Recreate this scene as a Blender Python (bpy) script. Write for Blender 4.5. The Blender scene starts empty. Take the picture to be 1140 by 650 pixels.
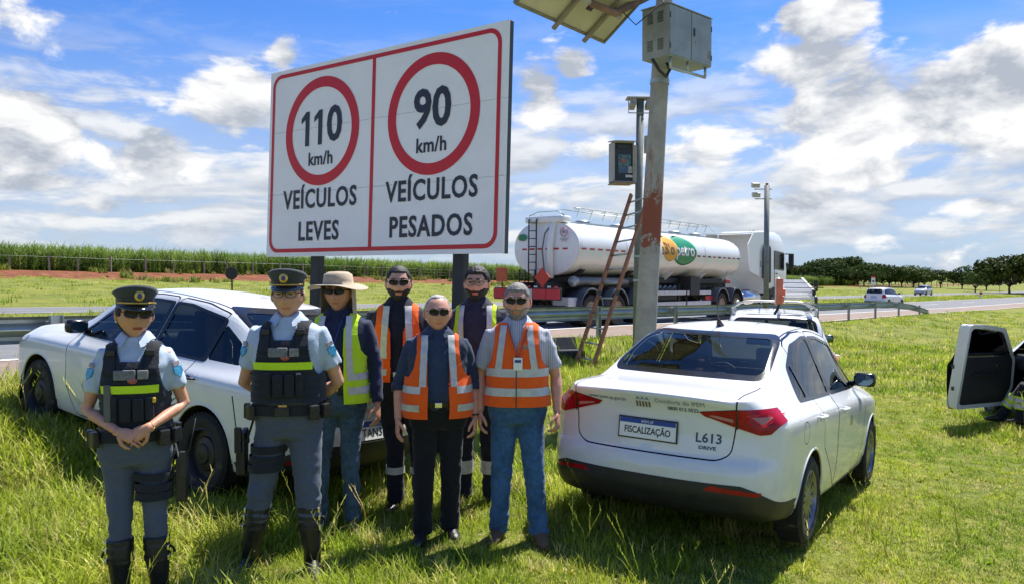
import bpy, bmesh, math, random
import numpy as np
from mathutils import Vector, Matrix, Euler, noise as mnoise
rng = np.random.default_rng(7); random.seed(7)
R = math.radians
scene = bpy.context.scene
C = scene.collection

# ------------------------------------------------------------------ camera
F_PX, HORIZON, CAM_H = 880.0, 303.0, 1.78          # focal length in photo pixels, horizon row, eye height
cam = bpy.data.cameras.new('camera'); cam_ob = bpy.data.objects.new('camera', cam); C.objects.link(cam_ob)
cam.sensor_width = 36; cam.lens = 36 * F_PX / 1140; cam.clip_start = 0.05; cam.clip_end = 12000
cam_ob.location = (0, 0, CAM_H); cam_ob.rotation_euler = (R(90) - math.atan((325 - HORIZON) / F_PX), 0, 0)
scene.camera = cam_ob

# ------------------------------------------------------------------ light
SUN_AZ, SUN_EL = R(38), R(61)                      # azimuth from +Y towards +X
sd = Vector((math.sin(SUN_AZ) * math.cos(SUN_EL), math.cos(SUN_AZ) * math.cos(SUN_EL), math.sin(SUN_EL)))
sun = bpy.data.lights.new('sun', 'SUN'); sun.energy = 4.2; sun.angle = R(0.55); sun.color = (1.0, 0.955, 0.87)
sun_ob = bpy.data.objects.new('sun', sun); C.objects.link(sun_ob)
sun_ob.rotation_euler = sd.to_track_quat('Z', 'Y').to_euler(); sun_ob.location = (20, 20, 40)

vs = scene.view_settings
vs.view_transform = 'Standard'; vs.look = 'None'; vs.gamma = 1.0; vs.exposure = 1.0
vs.use_curve_mapping = False

cy = scene.cycles
cy.max_bounces = 6; cy.diffuse_bounces = 3; cy.glossy_bounces = 3; cy.transmission_bounces = 4; cy.transparent_max_bounces = 12; cy.caustics_reflective = False; cy.caustics_refractive = False

# ------------------------------------------------------------------ node helper
class NT:
    def __init__(s, tree): s.t = tree; s.n = tree.nodes; s.l = tree.links
    def new(s, typ, **kw):
        nd = s.n.new(typ)
        for k, v in kw.items(): setattr(nd, k, v)
        return nd
    def put(s, sock, v):
        if hasattr(v, 'is_output'): s.l.new(v, sock)
        else: sock.default_value = v
    def math(s, op, a, b=None, c=None, clamp=False):
        nd = s.new('ShaderNodeMath', operation=op); nd.use_clamp = clamp
        s.put(nd.inputs[0], a)
        if b is not None: s.put(nd.inputs[1], b)
        if c is not None: s.put(nd.inputs[2], c)
        return nd.outputs[0]
    def vec(s, x, y, z):
        nd = s.new('ShaderNodeCombineXYZ')
        for i, v in enumerate((x, y, z)): s.put(nd.inputs[i], v)
        return nd.outputs[0]
    def sep(s, v):
        nd = s.new('ShaderNodeSeparateXYZ'); s.l.new(v, nd.inputs[0]); return nd.outputs
    def noise(s, v, scale, detail=4, rough=.5, dist=0.0, w=None):
        nd = s.new('ShaderNodeTexNoise'); s.put(nd.inputs['Vector'], v)
        nd.inputs['Scale'].default_value = scale; nd.inputs['Detail'].default_value = detail
        nd.inputs['Roughness'].default_value = rough; nd.inputs['Distortion'].default_value = dist
        return nd.outputs['Fac']
    def ramp(s, f, lo, hi, a=0.0, b=1.0, smooth=True):
        nd = s.new('ShaderNodeMapRange'); nd.interpolation_type = 'SMOOTHSTEP' if smooth else 'LINEAR'
        s.put(nd.inputs[0], f)
        for i, v in zip((1, 2, 3, 4), (lo, hi, a, b)): s.put(nd.inputs[i], v)
        return nd.outputs[0]
    def mix(s, f, a, b, blend='MIX'):
        nd = s.new('ShaderNodeMix', data_type='RGBA', blend_type=blend)
        s.put(nd.inputs[0], f)
        s.put(nd.inputs[6], (*a, 1) if isinstance(a, tuple) and len(a) == 3 else a)
        s.put(nd.inputs[7], (*b, 1) if isinstance(b, tuple) and len(b) == 3 else b)
        return nd.outputs[2]

# ------------------------------------------------------------------ world: Nishita sky with broken cumulus
SKY_STRENGTH = 0.12
world = bpy.data.worlds.new('World'); scene.world = world; world.use_nodes = True
w = NT(world.node_tree); w.n.clear()
sky = w.new('ShaderNodeTexSky', sky_type='NISHITA'); sky.sun_disc = False
sky.sun_elevation = SUN_EL; sky.sun_rotation = SUN_AZ; sky.altitude = 600; sky.air_density = 1.0; sky.dust_density = 0.6; sky.ozone_density = 2.5
tc = w.new('ShaderNodeTexCoord')
dx, dy, dz = w.sep(tc.outputs['Generated'])
az = w.math('ARCTAN2', dx, dy); el = w.math('ARCSINE', w.math('MINIMUM', w.math('MAXIMUM', dz, -1.0), 1.0))
def az_el(px, py):
    a = math.atan((px - 570) / F_PX); return a, math.atan((HORIZON - py) / F_PX * math.cos(a))
# cumulus banks: centre, half size in photo pixels (a bearing on the sky), weight
BANKS = [(1010, 118, 150, 46, 1.0), (1110, 92, 80, 42, .95), (900, 75, 70, 34, .8), (905, 24, 62, 22, .95), (975, 192, 46, 16, .8), (860, 150, 90, 30, .55),
         (1090, 228, 60, 14, .5), (800, 165, 50, 22, .5), (22, 148, 52, 38, 1.0), (168, 174, 58, 24, .9), (268, 112, 52, 46, .85), (318, 66, 26, 26, .8), (22, 202, 62, 16, .7),
         (120, 228, 60, 14, .55), (602, 108, 36, 30, .9), (636, 78, 24, 15, .8), (880, 225, 70, 16, .5), (660, 172, 60, 18, .45), (620, 225, 60, 14, .4), (60, 10, 90, 10, .3)]
blob = None
pe = w.vec(az, el, 0.0)
def vmath(op, a, b=None, c=None):
    nd = w.new('ShaderNodeVectorMath', operation=op); w.put(nd.inputs[0], a)
    if b is not None: w.put(nd.inputs[1], b)
    if c is not None: w.put(nd.inputs[2], c)
    return nd
for px, py, rx, ry, wt in BANKS:
    a0, e0 = az_el(px, py); ia, ie = F_PX / rx / 1.7, F_PX / ry / 1.85
    ln = vmath('LENGTH', vmath('MULTIPLY_ADD', pe, (ia, ie, 0), (-a0 * ia, -e0 * ie, 0)).outputs[0]).outputs['Value']
    b = w.math('MULTIPLY_ADD', ln, -wt, wt)
    blob = b if blob is None else w.math('MAXIMUM', blob, b)
blob = w.math('MAXIMUM', w.math('MULTIPLY', blob, 1.25), 0.0)
elsq = w.math('MULTIPLY', el, 1.9)
def cum(off_az, off_el, detail):
    p = w.vec(w.math('ADD', az, off_az), w.math('ADD', elsq, off_el), 0.37)
    n1 = w.noise(p, 9.0, detail, .58, .25)
    return n1
n0 = cum(0, 0, 9); n1 = cum(0.012, 0.055, 5)
far = w.ramp(el, 1.4, .8)                         # rows of puffs thin out overhead
gen = w.math('MULTIPLY', w.ramp(w.noise(w.vec(az, elsq, 5.1), 3.2, 3, .5), .42, .70), .42)
cov = w.math('ADD', w.math('MULTIPLY', n0, 1.0), w.math('MULTIPLY', w.math('MAXIMUM', blob, w.math('MULTIPLY', gen, far)), .46))
mask = w.ramp(cov, .67, .81)
lit = w.math('ADD', .52, w.math('MULTIPLY', w.math('SUBTRACT', n0, n1), 4.4), clamp=True)
thick = w.ramp(cov, .80, 1.05)
lit = w.math('SUBTRACT', lit, w.math('MULTIPLY', thick, .08), clamp=True)
ccol = w.mix(lit, (2.0, 2.2, 2.55), (4.3, 4.3, 4.3))
# thin high streaks and the milky band low down
q = w.vec(w.math('MULTIPLY', az, 2.4), w.math('MULTIPLY', el, 10.0), 1.3)
st = w.noise(q, 2.2, 7, .62, .6)
low = w.ramp(el, .36, .06)
stm = w.math('MULTIPLY', w.ramp(st, .44, .74), w.math('ADD', .18, w.math('MULTIPLY', low, .62)))
stm = w.math('MAXIMUM', stm, w.math('MULTIPLY', w.ramp(el, .32, .05), .78))
skyc = w.mix(1.0, sky.outputs[0], (.24, .43, .72), 'MULTIPLY')
scol = w.mix(w.ramp(w.noise(q, 1.3, 4, .5), .35, .7), (2.1, 2.45, 3.0), (3.1, 3.3, 3.55))
col = w.mix(stm, skyc, scol)
# flat rows of far cumulus low over the land
pl_ = w.vec(az, w.math('MULTIPLY', el, 3.6), 0.91); f0 = w.noise(pl_, 6.5, 8, .58, .3); f1_ = w.noise(w.vec(az, w.math('ADD', w.math('MULTIPLY', el, 3.6), .055), 0.91), 6.5, 4, .55, .3)
band = w.math('MULTIPLY', w.ramp(el, .30, .15), w.ramp(el, .0, .05))
fm = w.math('MULTIPLY', w.ramp(f0, .42, .56), w.math('MULTIPLY', band, .9))
fl_ = w.math('ADD', .5, w.math('MULTIPLY', w.math('SUBTRACT', f0, f1_), 4.2), clamp=True)
col = w.mix(fm, col, w.mix(fl_, (2.15, 2.35, 2.7), (3.9, 3.95, 4.0)))
col = w.mix(mask, col, ccol)
bg = w.new('ShaderNodeBackground'); w.l.new(col, bg.inputs[0]); bg.inputs[1].default_value = SKY_STRENGTH
wo = w.new('ShaderNodeOutputWorld'); w.l.new(bg.outputs[0], wo.inputs[0])
# ------------------------------------------------------------------ materials
MATS = {}
def nodes_of(name):
    m = bpy.data.materials.new(name); m.use_nodes = True; t = NT(m.node_tree); b = m.node_tree.nodes['Principled BSDF']
    MATS[name] = m; return m, t, b
def pmat(name, col, rough=.6, metal=0., var=.12, scale=6., bump=0., bscale=60., col2=None, f2=.5, coat=0., spec=.5, detail=4., stretch=None, soft=.12):
    """procedural surface: base colour with cloudy variation, optional second colour in patches, fine bump"""
    if name in MATS: return MATS[name]
    m, t, b = nodes_of(name)
    co = t.new('ShaderNodeTexCoord').outputs['Object']
    if stretch:
        mp = t.new('ShaderNodeMapping'); t.l.new(co, mp.inputs[0]); mp.inputs['Scale'].default_value = stretch; co = mp.outputs[0]
    n = t.noise(co, scale, detail, .6)
    dark = tuple(c * (1 - var) for c in col); lite = tuple(min(1, c * (1 + var)) for c in col)
    c = t.mix(t.ramp(n, .3, .7), dark, lite)
    if col2: c = t.mix(t.ramp(t.noise(co, scale * .45, 6, .65), f2 - soft / 2, f2 + soft / 2), c, col2)
    t.l.new(c, b.inputs['Base Color'])
    b.inputs['Roughness'].default_value = rough; b.inputs['Metallic'].default_value = metal
    b.inputs['Coat Weight'].default_value = coat; b.inputs['Specular IOR Level'].default_value = spec
    t.l.new(t.math('ADD', rough, t.math('MULTIPLY', t.math('SUBTRACT', n, .5), .25 * min(1, rough * 2))), b.inputs['Roughness'])
    if bump:
        bp = t.new('ShaderNodeBump'); bp.inputs['Strength'].default_value = bump; bp.inputs['Distance'].default_value = .02
        t.l.new(t.noise(co, bscale, 4, .6), bp.inputs['Height']); t.l.new(bp.outputs[0], b.inputs['Normal'])
    return m
def fabric(name, col, var=.18, rough=.85, weave=900., bump=.25):
    if name in MATS: return MATS[name]
    m, t, b = nodes_of(name)
    co = t.new('ShaderNodeTexCoord').outputs['Object']
    n = t.noise(co, 5, 5, .6); n2 = t.noise(co, 38, 3, .6)
    c = t.mix(t.ramp(t.math('ADD', t.math('MULTIPLY', n, .65), t.math('MULTIPLY', n2, .35)), .35, .65), tuple(x * (1 - var) for x in col), tuple(min(1, x * (1 + var)) for x in col))
    t.l.new(c, b.inputs['Base Color']); b.inputs['Roughness'].default_value = rough
    b.inputs['Sheen Weight'].default_value = .15; b.inputs['Specular IOR Level'].default_value = .25
    bp = t.new('ShaderNodeBump'); bp.inputs['Strength'].default_value = bump; bp.inputs['Distance'].default_value = .012
    hgt = t.math('ADD', t.math('MULTIPLY', t.noise(co, 26, 4, .55, .8), 1.0), t.math('MULTIPLY', t.noise(co, 300, 2), .12))
    t.l.new(hgt, bp.inputs['Height']); t.l.new(bp.outputs[0], b.inputs['Normal'])
    return m
def glassmat(name, tint, refl=.9, rough=.02):
    if name in MATS: return MATS[name]
    m, t, b = nodes_of(name); t.n.remove(b); out = t.n['Material Output']
    tr = t.new('ShaderNodeBsdfTransparent'); tr.inputs[0].default_value = (*tint, 1)
    gl = t.new('ShaderNodeBsdfGlossy'); gl.inputs[0].default_value = (refl,) * 3 + (1,); gl.inputs['Roughness'].default_value = rough
    fr = t.new('ShaderNodeFresnel'); fr.inputs[0].default_value = 1.6
    mx = t.new('ShaderNodeMixShader'); t.l.new(fr.outputs[0], mx.inputs[0]); t.l.new(tr.outputs[0], mx.inputs[1]); t.l.new(gl.outputs[0], mx.inputs[2])
    t.l.new(mx.outputs[0], out.inputs[0]); return m
def paint(name, col, rough=.28, dirt=(.36, .24, .15), inner=(.03, .03, .033)):
    """car paint: clear coat, dust gathered low on the panels, dark trim on the inner face"""
    if name in MATS: return MATS[name]
    m, t, b = nodes_of(name)
    co = t.new('ShaderNodeTexCoord').outputs['Object']; z = t.sep(co)[2]
    d = t.math('MULTIPLY', t.ramp(z, .75, .25), t.ramp(t.noise(co, 5, 6, .65), .35, .75))
    d = t.math('ADD', t.math('MULTIPLY', d, .42), t.math('MULTIPLY', t.ramp(t.noise(co, 2.2, 7, .7), .5, .8), .05))
    c = t.mix(d, col, dirt)
    geo = t.new('ShaderNodeNewGeometry')
    c = t.mix(geo.outputs['Backfacing'], c, inner)
    t.l.new(c, b.inputs['Base Color'])
    b.inputs['Roughness'].default_value = rough
    t.l.new(t.math('ADD', rough, t.math('MULTIPLY', d, .5)), b.inputs['Roughness'])
    t.l.new(t.math('MULTIPLY', t.math('SUBTRACT', 1.0, geo.outputs['Backfacing']), .8), b.inputs['Coat Weight']); b.inputs['Coat Roughness'].default_value = .04
    return m

# ------------------------------------------------------------------ mesh helpers
def link(name, me, parent=None, mats=(), loc=None, smooth=False):
    ob = bpy.data.objects.new(name, me); C.objects.link(ob)
    for mt in (mats if isinstance(mats, (list, tuple)) else [mats]): me.materials.append(mt)
    if smooth: me.polygons.foreach_set('use_smooth', [True] * len(me.polygons))
    if parent is not None: ob.parent = parent
    if loc is not None: ob.location = loc
    return ob
def tag(o, label, cat, group=None, kind=None):
    if label: o['label'] = label
    if cat: o['category'] = cat
    if group: o['group'] = group
    if kind: o['kind'] = kind
    return o
def empty(name, loc=(0, 0, 0), rot=(0, 0, 0)):
    o = bpy.data.objects.new(name, None); C.objects.link(o); o.location = loc; o.rotation_euler = rot; o.empty_display_size = .2; return o
def thing(name, label, cat, loc=(0, 0, 0), rot=(0, 0, 0), group=None):
    return tag(empty(name, loc, rot), label, cat, group)

class MB:
    """collects shapes; build() links them as ONE mesh object"""
    def __init__(s): s.v = []; s.f = []; s.m = []
    def add(s, verts, faces, mi=0):
        o = len(s.v); s.v += [tuple(p) for p in verts]; s.f += [tuple(i + o for i in f) for f in faces]; s.m += [mi] * len(faces); return s
    def box(s, c, size, mi=0, rot=None, bev=0.0):
        bm = bmesh.new(); bmesh.ops.create_cube(bm, size=1)
        for v in bm.verts: v.co = Vector((v.co.x * size[0], v.co.y * size[1], v.co.z * size[2]))
        if bev: bmesh.ops.bevel(bm, geom=list(bm.edges), offset=bev, segments=2, affect='EDGES', profile=.6)
        M = Matrix.Translation(c) @ (rot.to_matrix().to_4x4() if isinstance(rot, Euler) else (rot.to_4x4() if rot is not None else Matrix.Identity(4)))
        bm.verts.index_update()
        s.add([M @ v.co for v in bm.verts], [[v.index for v in f.verts] for f in bm.faces], mi); bm.free(); return s
    def loft(s, rings, mi=0, cap=True, closed=True):
        n = len(rings[0]); vs_ = [p for r in rings for p in r]; fs = []
        for i in range(len(rings) - 1):
            for j in range(n if closed else n - 1):
                k = (j + 1) % n; fs.append((i * n + j, i * n + k, (i + 1) * n + k, (i + 1) * n + j))
        if cap and closed:
            fs.append(tuple(range(n - 1, -1, -1))); fs.append(tuple(range((len(rings) - 1) * n, len(rings) * n)))
        return s.add(vs_, fs, mi)
    def tube(s, pts, r, n=8, mi=0, cap=True, up=None, flat=1.0):
        """swept circle along points; r a number, a list, or list of (rx, ry)"""
        pts = [Vector(p) for p in pts]; rings = []; prev = None
        for i, p in enumerate(pts):
            a = pts[max(i - 1, 0)]; b = pts[min(i + 1, len(pts) - 1)]; t = (b - a).normalized()
            ref = Vector(up) if up is not None else (prev if prev is not None else (Vector((0, 0, 1)) if abs(t.z) < .9 else Vector((0, -1, 0))))
            x = t.cross(ref)
            if x.length < 1e-5: x = t.cross(Vector((1, 0, 0)))
            x.normalize(); y = x.cross(t).normalized(); prev = y
            rr = r[i] if isinstance(r, (list, tuple)) else r
            rx, ry = rr if isinstance(rr, (list, tuple)) else (rr, rr * flat)
            rings.append([p + x * (rx * math.cos(2 * math.pi * k / n)) + y * (ry * math.sin(2 * math.pi * k / n)) for k in range(n)])
        return s.loft(rings, mi, cap)
    def lathe(s, prof, c=(0, 0, 0), axis='Z', n=24, mi=0, cap=True):
        rings = []
        for r, h in prof:
            ring = []
            for k in range(n):
                a = 2 * math.pi * k / n; u, v = r * math.cos(a), r * math.sin(a)
                p = {'Z': (u, v, h), 'Y': (u, h, -v), 'X': (h, u, v)}[axis]; ring.append(Vector(p) + Vector(c))
            rings.append(ring)
        return s.loft(rings, mi, cap)
    def ell(s, c, r, n=12, m=8, mi=0, rot=None):
        rings = []
        for i in range(m + 1):
            a = -math.pi / 2 + math.pi * i / m; rr = max(math.cos(a), 1e-3); 
            ring = []
            for k in range(n):
                b = 2 * math.pi * k / n; p = Vector((rr * math.cos(b) * r[0], rr * math.sin(b) * r[1], math.sin(a) * r[2]))
                if rot is not None: p = rot @ p
                ring.append(p + Vector(c))
            rings.append(ring)
        return s.loft(rings, mi, True)
    def prism(s, poly, h0, h1, axis='Z', mi=0, M=None):
        n = len(poly); vs_ = []
        for h in (h0, h1):
            for a, b in poly:
                p = Vector({'Z': (a, b, h), 'Y': (a, h, b), 'X': (h, a, b)}[axis]); vs_.append(M @ p if M is not None else p)
        fs = [tuple(range(n))[::-1], tuple(range(n, 2 * n))] + [(i, (i + 1) % n, n + (i + 1) % n, n + i) for i in range(n)]
        return s.add(vs_, fs, mi)
    def mesh(s, name, fix=True):
        me = bpy.data.meshes.new(name); me.from_pydata(s.v, [], s.f); me.polygons.foreach_set('material_index', s.m)
        if fix:
            bm = bmesh.new(); bm.from_mesh(me); bmesh.ops.recalc_face_normals(bm, faces=bm.faces); bm.to_mesh(me); bm.free()
        me.update(); return me
    def build(s, name, mats, parent=None, smooth=False, loc=None, fix=True, auto=None):
        ob = link(name, s.mesh(name, fix), parent, mats, loc, smooth)
        if auto: ob.data.set_sharp_from_angle(angle=R(auto))
        return ob
def text_mesh(body, size, depth=.001, bold=0.0, sx=1.0, align='CENTER', res=3, spacing=1.0):
    cu = bpy.data.curves.new('lettering', 'FONT'); cu.body = body; cu.size = size; cu.align_x = align; cu.align_y = 'CENTER'
    cu.extrude = depth; cu.offset = bold; cu.resolution_u = res; cu.space_character = spacing
    ob = bpy.data.objects.new('lettering', cu); C.objects.link(ob)
    dg = bpy.context.evaluated_depsgraph_get(); me = bpy.data.meshes.new_from_object(ob.evaluated_get(dg))
    bpy.data.objects.remove(ob); bpy.data.curves.remove(cu)
    if sx != 1.0:
        for v in me.vertices: v.co.x *= sx
    return me
def lettering(name, body, size, mat, parent, M, **kw):
    """writing lying in the local XY plane of M (x right, y up, z out of the surface)"""
    me = text_mesh(body, size, **kw); me.transform(M); me.materials.clear(); return link(name, me, parent, mat)
def frame(o, x, y):
    """matrix with origin o, x axis, y axis"""
    x = Vector(x).normalized(); y = Vector(y); z = x.cross(y).normalized(); y = z.cross(x)
    return Matrix(((x.x, y.x, z.x, o[0]), (x.y, y.y, z.y, o[1]), (x.z, y.z, z.z, o[2]), (0, 0, 0, 1)))
def copy_tree(o, parent=None):
    c = o.copy(); C.objects.link(c); c.parent = parent
    for ch in list(o.children): copy_tree(ch, c)
    return c
def pchip(xk, yk, x):
    xk = np.asarray(xk, float); yk = np.asarray(yk, float); x = np.asarray(x, float)
    h = np.diff(xk); d = np.diff(yk) / h; m = np.zeros_like(yk)
    for i in range(1, len(xk) - 1):
        if d[i - 1] * d[i] > 0:
            w1, w2 = 2 * h[i] + h[i - 1], h[i] + 2 * h[i - 1]; m[i] = (w1 + w2) / (w1 / d[i - 1] + w2 / d[i])
    m[0], m[-1] = d[0], d[-1]
    i = np.clip(np.searchsorted(xk, x) - 1, 0, len(h) - 1); t = np.clip((x - xk[i]) / h[i], 0, 1)
    return (yk[i] * (1 + 2 * t) * (1 - t) ** 2 + h[i] * m[i] * t * (1 - t) ** 2 + yk[i + 1] * t * t * (3 - 2 * t) + h[i] * m[i + 1] * t * t * (t - 1))
def sstep(a, b, x): u = np.clip((np.asarray(x, float) - a) / (b - a), 0, 1); return u * u * (3 - 2 * u)
def fbm(p, o=4): return mnoise.fractal(Vector(p), 1.0, 2.0, o)

white_paint = paint('white_car_paint', (.78, .79, .80))
black_plastic = pmat('black_plastic', (.022, .022, .024), .5, var=.2, scale=12, bump=.12, bscale=300)
black_gloss = pmat('black_gloss', (.012, .012, .014), .18, var=.1)
rubber = pmat('tyre_rubber', (.018, .018, .018), .8, var=.25, scale=15, col2=(.09, .07, .05), f2=.62)
galv = pmat('galvanised_steel', (.40, .44, .44), .42, metal=.65, var=.18, scale=3, bump=.08, bscale=40, stretch=(1, 1, 1))
dark_steel = pmat('dark_steel', (.06, .065, .07), .5, metal=.3, var=.2)
chrome = pmat('bright_metal', (.72, .73, .74), .22, metal=1.0, var=.06)
glass = glassmat('tinted_glass', (.34, .42, .40))
dark_glass = glassmat('dark_tinted_glass', (.10, .13, .13))
# ------------------------------------------------------------------ the lie of the land: road frame (t along, s towards the camera side)
_t = np.arange(-1500, 3200.01, 0.5)
_th = np.radians(np.interp(_t, [-20, 5, 20, 35, 65, 90], [36.8, 37.2, 38.6, 40, 43.6, 44.2]))
_dx, _dy = np.sin(_th) * .5, np.cos(_th) * .5
_i0 = int(np.argmin(abs(_t)))
_x = np.concatenate([[0], np.cumsum(_dx[:-1])]); _y = np.concatenate([[0], np.cumsum(_dy[:-1])])
_x = _x - _x[_i0] - 5.7; _y = _y - _y[_i0] + 8.8
def road_xy(t, s):
    t = np.asarray(t, float); x = np.interp(t, _t, _x); y = np.interp(t, _t, _y); th = np.interp(t, _t, _th)
    return x + s * np.cos(th), y - s * np.sin(th)
def road_ts(x, y):
    m = (_t > -60) & (_t < 500); d = (_x[m] - x) ** 2 + (_y[m] - y) ** 2; i = int(np.argmin(d)); t = _t[m][i]; th = _th[m][i]
    ex, ey = x - _x[m][i], y - _y[m][i]
    return t + ex * math.sin(th) + ey * math.cos(th), ex * math.cos(th) - ey * math.sin(th)
def edge_h(t): return np.interp(t, [-60, -20, 0, 30, 65, 200, 320, 600], [.95, .95, .5, -.26, -.98, -2.6, -3.4, -3.6])
def base_h(x, y):
    return -.34 * sstep(-.6, 4.8, x) * 1.0 - .0165 * np.clip(y - 12, 0, 150)
def rel_h(s, t):
    r = np.interp(t, [50, 150], [1.0, .42])
    lo = np.interp(s, [-64.0, -57, -30, -28.5, -21.5, -20.5, -17, -12.6, -11.2, 0], [2.0, 1.25, -.06, 0, 0, -.04, -.2, -.1, 0, 0])
    hi = np.interp(s, [-3000, -400, -84, -74, -64], [3.9, 3.4, 3.0, 2.2, 2.0])
    v = np.where(s < -64, hi, lo); return np.where(v > 0, v * r, v)
def land(t, s, x, y):
    e = edge_h(t); k = 1 - sstep(-.2, 4.8, s); b = base_h(x, y)
    return np.where(s >= -.2, b + (e - b) * k, e + rel_h(s, t))
def ground_z(x, y):
    t, s = road_ts(x, y); return float(land(t, s, x, y))
def px_ray(px, py): return Vector(((px - 570) / F_PX, 1.0, (HORIZON - py) / F_PX))
def at(px, py, Z):  return Vector((0, 0, CAM_H)) + px_ray(px, py) * Z
def lane_point(px, s):
    """the point of the line s = const that is seen in pixel column px"""
    k = (px - 570) / F_PX; ts_ = np.arange(-15, 400, .05); x, y = road_xy(ts_, s); g = x - k * y
    i = int(np.argmin(np.where(y > 2, abs(g), 1e9))); return float(ts_[i]), float(x[i]), float(y[i])

tcol = np.unique(np.concatenate([np.arange(-16, 24, .4), np.arange(24, 64, 1.0), np.arange(64, 160, 3.0), np.arange(160, 420, 10), [440, 500, 600, 800, 1100, 1500, 2100, 3000], [-20, -25, -32, -42, -60, -90, -140, -220, -400, -800, -1400]]))
srow = np.unique(np.concatenate([[-3000, -1500, -800, -400, -200, -120, -90, -78, -70, -67], np.arange(-65.5, -55, 1.0), np.arange(-55, -30, 2.5), [-30, -28.5, -25, -21.5, -20.5, -18.7, -17, -15, -12.6, -11.2, -7.2, -3.2, -.4, -.2], np.arange(0, 16, .33), [17, 19, 22, 26, 32, 40, 55, 80, 140, 300, 700, 1500]]))
TT, SS = np.meshgrid(tcol, srow, indexing='ij')
XX, YY = road_xy(TT, SS); ZZ = land(TT, SS, XX, YY)
bumpy = ((SS > .3) & (SS < 60)) * .030
ZZ = ZZ + bumpy * np.vectorize(lambda a, b: mnoise.noise(Vector((a * .9, b * .9, 0))))(XX, YY)
nt_, ns_ = TT.shape
vv = np.stack([XX, YY, ZZ], -1).reshape(-1, 3)
ii = np.arange(nt_ * ns_).reshape(nt_, ns_)
ff = np.stack([ii[:-1, :-1], ii[1:, :-1], ii[1:, 1:], ii[:-1, 1:]], -1).reshape(-1, 4)
gme = bpy.data.meshes.new('ground'); gme.from_pydata(vv.tolist(), [], ff[:, ::-1].tolist()); 
soil = (sstep(-53.5, -60.5, SS) * sstep(-67, -64.5, SS) * np.interp(TT, [60, 140], [1, .75]) + sstep(-.9, -.2, SS) * 0 + sstep(.9, .1, SS) * sstep(-.6, -.3, SS) * .35).reshape(-1)
a_ = gme.attributes.new('soil', 'FLOAT', 'POINT'); a_.data.foreach_set('value', soil.astype(np.float32))
m, t, b = nodes_of('grass_ground')
pos = t.new('ShaderNodeNewGeometry').outputs['Position']
n1 = t.noise(pos, .45, 5, .6); n2 = t.noise(pos, 5.5, 6, .7); n3 = t.noise(pos, 28, 4, .7)
gc = t.mix(t.ramp(n1, .35, .68), (.12, .165, .018), (.24, .25, .035))
gc = t.mix(t.math('MULTIPLY', t.ramp(n2, .42, .66), .55), gc, (.045, .075, .012))
gc = t.mix(t.math('MULTIPLY', t.ramp(n3, .46, .66), .7), gc, (.34, .29, .11)); gc = t.mix(t.math('MULTIPLY', t.ramp(t.noise(pos, 70, 3, .7), .52, .68), .6), gc, (.05, .055, .015))
at_s = t.new('ShaderNodeAttribute', attribute_name='soil').outputs['Fac']
sm = t.ramp(t.math('ADD', t.math('MULTIPLY', at_s, .62), t.math('MULTIPLY', t.noise(pos, .22, 7, .7), .95)), .84, .96)
soilc = t.mix(t.ramp(t.noise(pos, 1.2, 6, .7), .35, .65), (.13, .045, .022), (.25, .095, .05))
t.l.new(t.mix(sm, gc, soilc), b.inputs['Base Color']); b.inputs['Roughness'].default_value = .9; b.inputs['Specular IOR Level'].default_value = .15
bp = t.new('ShaderNodeBump'); bp.inputs['Strength'].default_value = .8; bp.inputs['Distance'].default_value = .06
t.l.new(t.math('ADD', n2, t.math('MULTIPLY', n3, .5)), bp.inputs['Height']); t.l.new(bp.outputs[0], b.inputs['Normal'])
ground = link('ground', gme, None, m, smooth=True); tag(ground, 'grassy roadside ground with a red earth bank beyond the highway', None, kind='structure')

def strip(name, s0, s1, t0, t1, mat, dz, parent=None, cols=None):
    tc_ = tcol[(tcol > t0) & (tcol < t1)]; tc_ = np.concatenate([[t0], tc_, [t1]])
    p = []
    for s_ in (s0, s1):
        x, y = road_xy(tc_, s_); z = edge_h(tc_) + rel_h(np.full_like(tc_, s_), tc_) + dz; p.append(np.stack([x, y, z], 1))
    n = len(tc_); me = bpy.data.meshes.new(name); me.from_pydata(np.concatenate(p).tolist(), [], [(i, i + 1, n + i + 1, n + i) for i in range(n - 1)])
    bm = bmesh.new(); bm.from_mesh(me); bmesh.ops.recalc_face_normals(bm, faces=bm.faces)
    if bm.faces[0].normal.z < 0: bmesh.ops.reverse_faces(bm, faces=bm.faces)
    bm.to_mesh(me); bm.free()
    return link(name, me, parent, mat)
def worldmat(name, c1, c2, c3, sc=2.0, rough=.85):
    m, t, b = nodes_of(name); pos = t.new('ShaderNodeNewGeometry').outputs['Position']
    c = t.mix(t.ramp(t.noise(pos, sc, 7, .7), .35, .65), c1, c2); c = t.mix(t.math('MULTIPLY', t.ramp(t.noise(pos, .25, 5, .6), .45, .7), .6), c, c3)
    c = t.mix(t.math('MULTIPLY', t.ramp(t.noise(pos, 60, 3, .7), .45, .7), .35), c, c2)
    t.l.new(c, b.inputs['Base Color']); b.inputs['Roughness'].default_value = rough
    bp = t.new('ShaderNodeBump'); bp.inputs['Strength'].default_value = .4; bp.inputs['Distance'].default_value = .01; t.l.new(t.noise(pos, 90, 3), bp.inputs['Height']); t.l.new(bp.outputs[0], b.inputs['Normal']); return m
asphalt = worldmat('asphalt', (.125, .128, .135), (.165, .166, .172), (.19, .185, .18))
shoulder_m = worldmat('dusty_shoulder', (.19, .13, .10), (.25, .185, .15), (.21, .165, .14))
line_white = worldmat('road_paint_white', (.62, .60, .57), (.70, .69, .66), (.5, .47, .42), 8)
road = strip('road', -3.1, -11.2, -60, 900, asphalt, .014); tag(road, 'grey asphalt carriageway beyond the guardrail', None, kind='structure')
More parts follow.
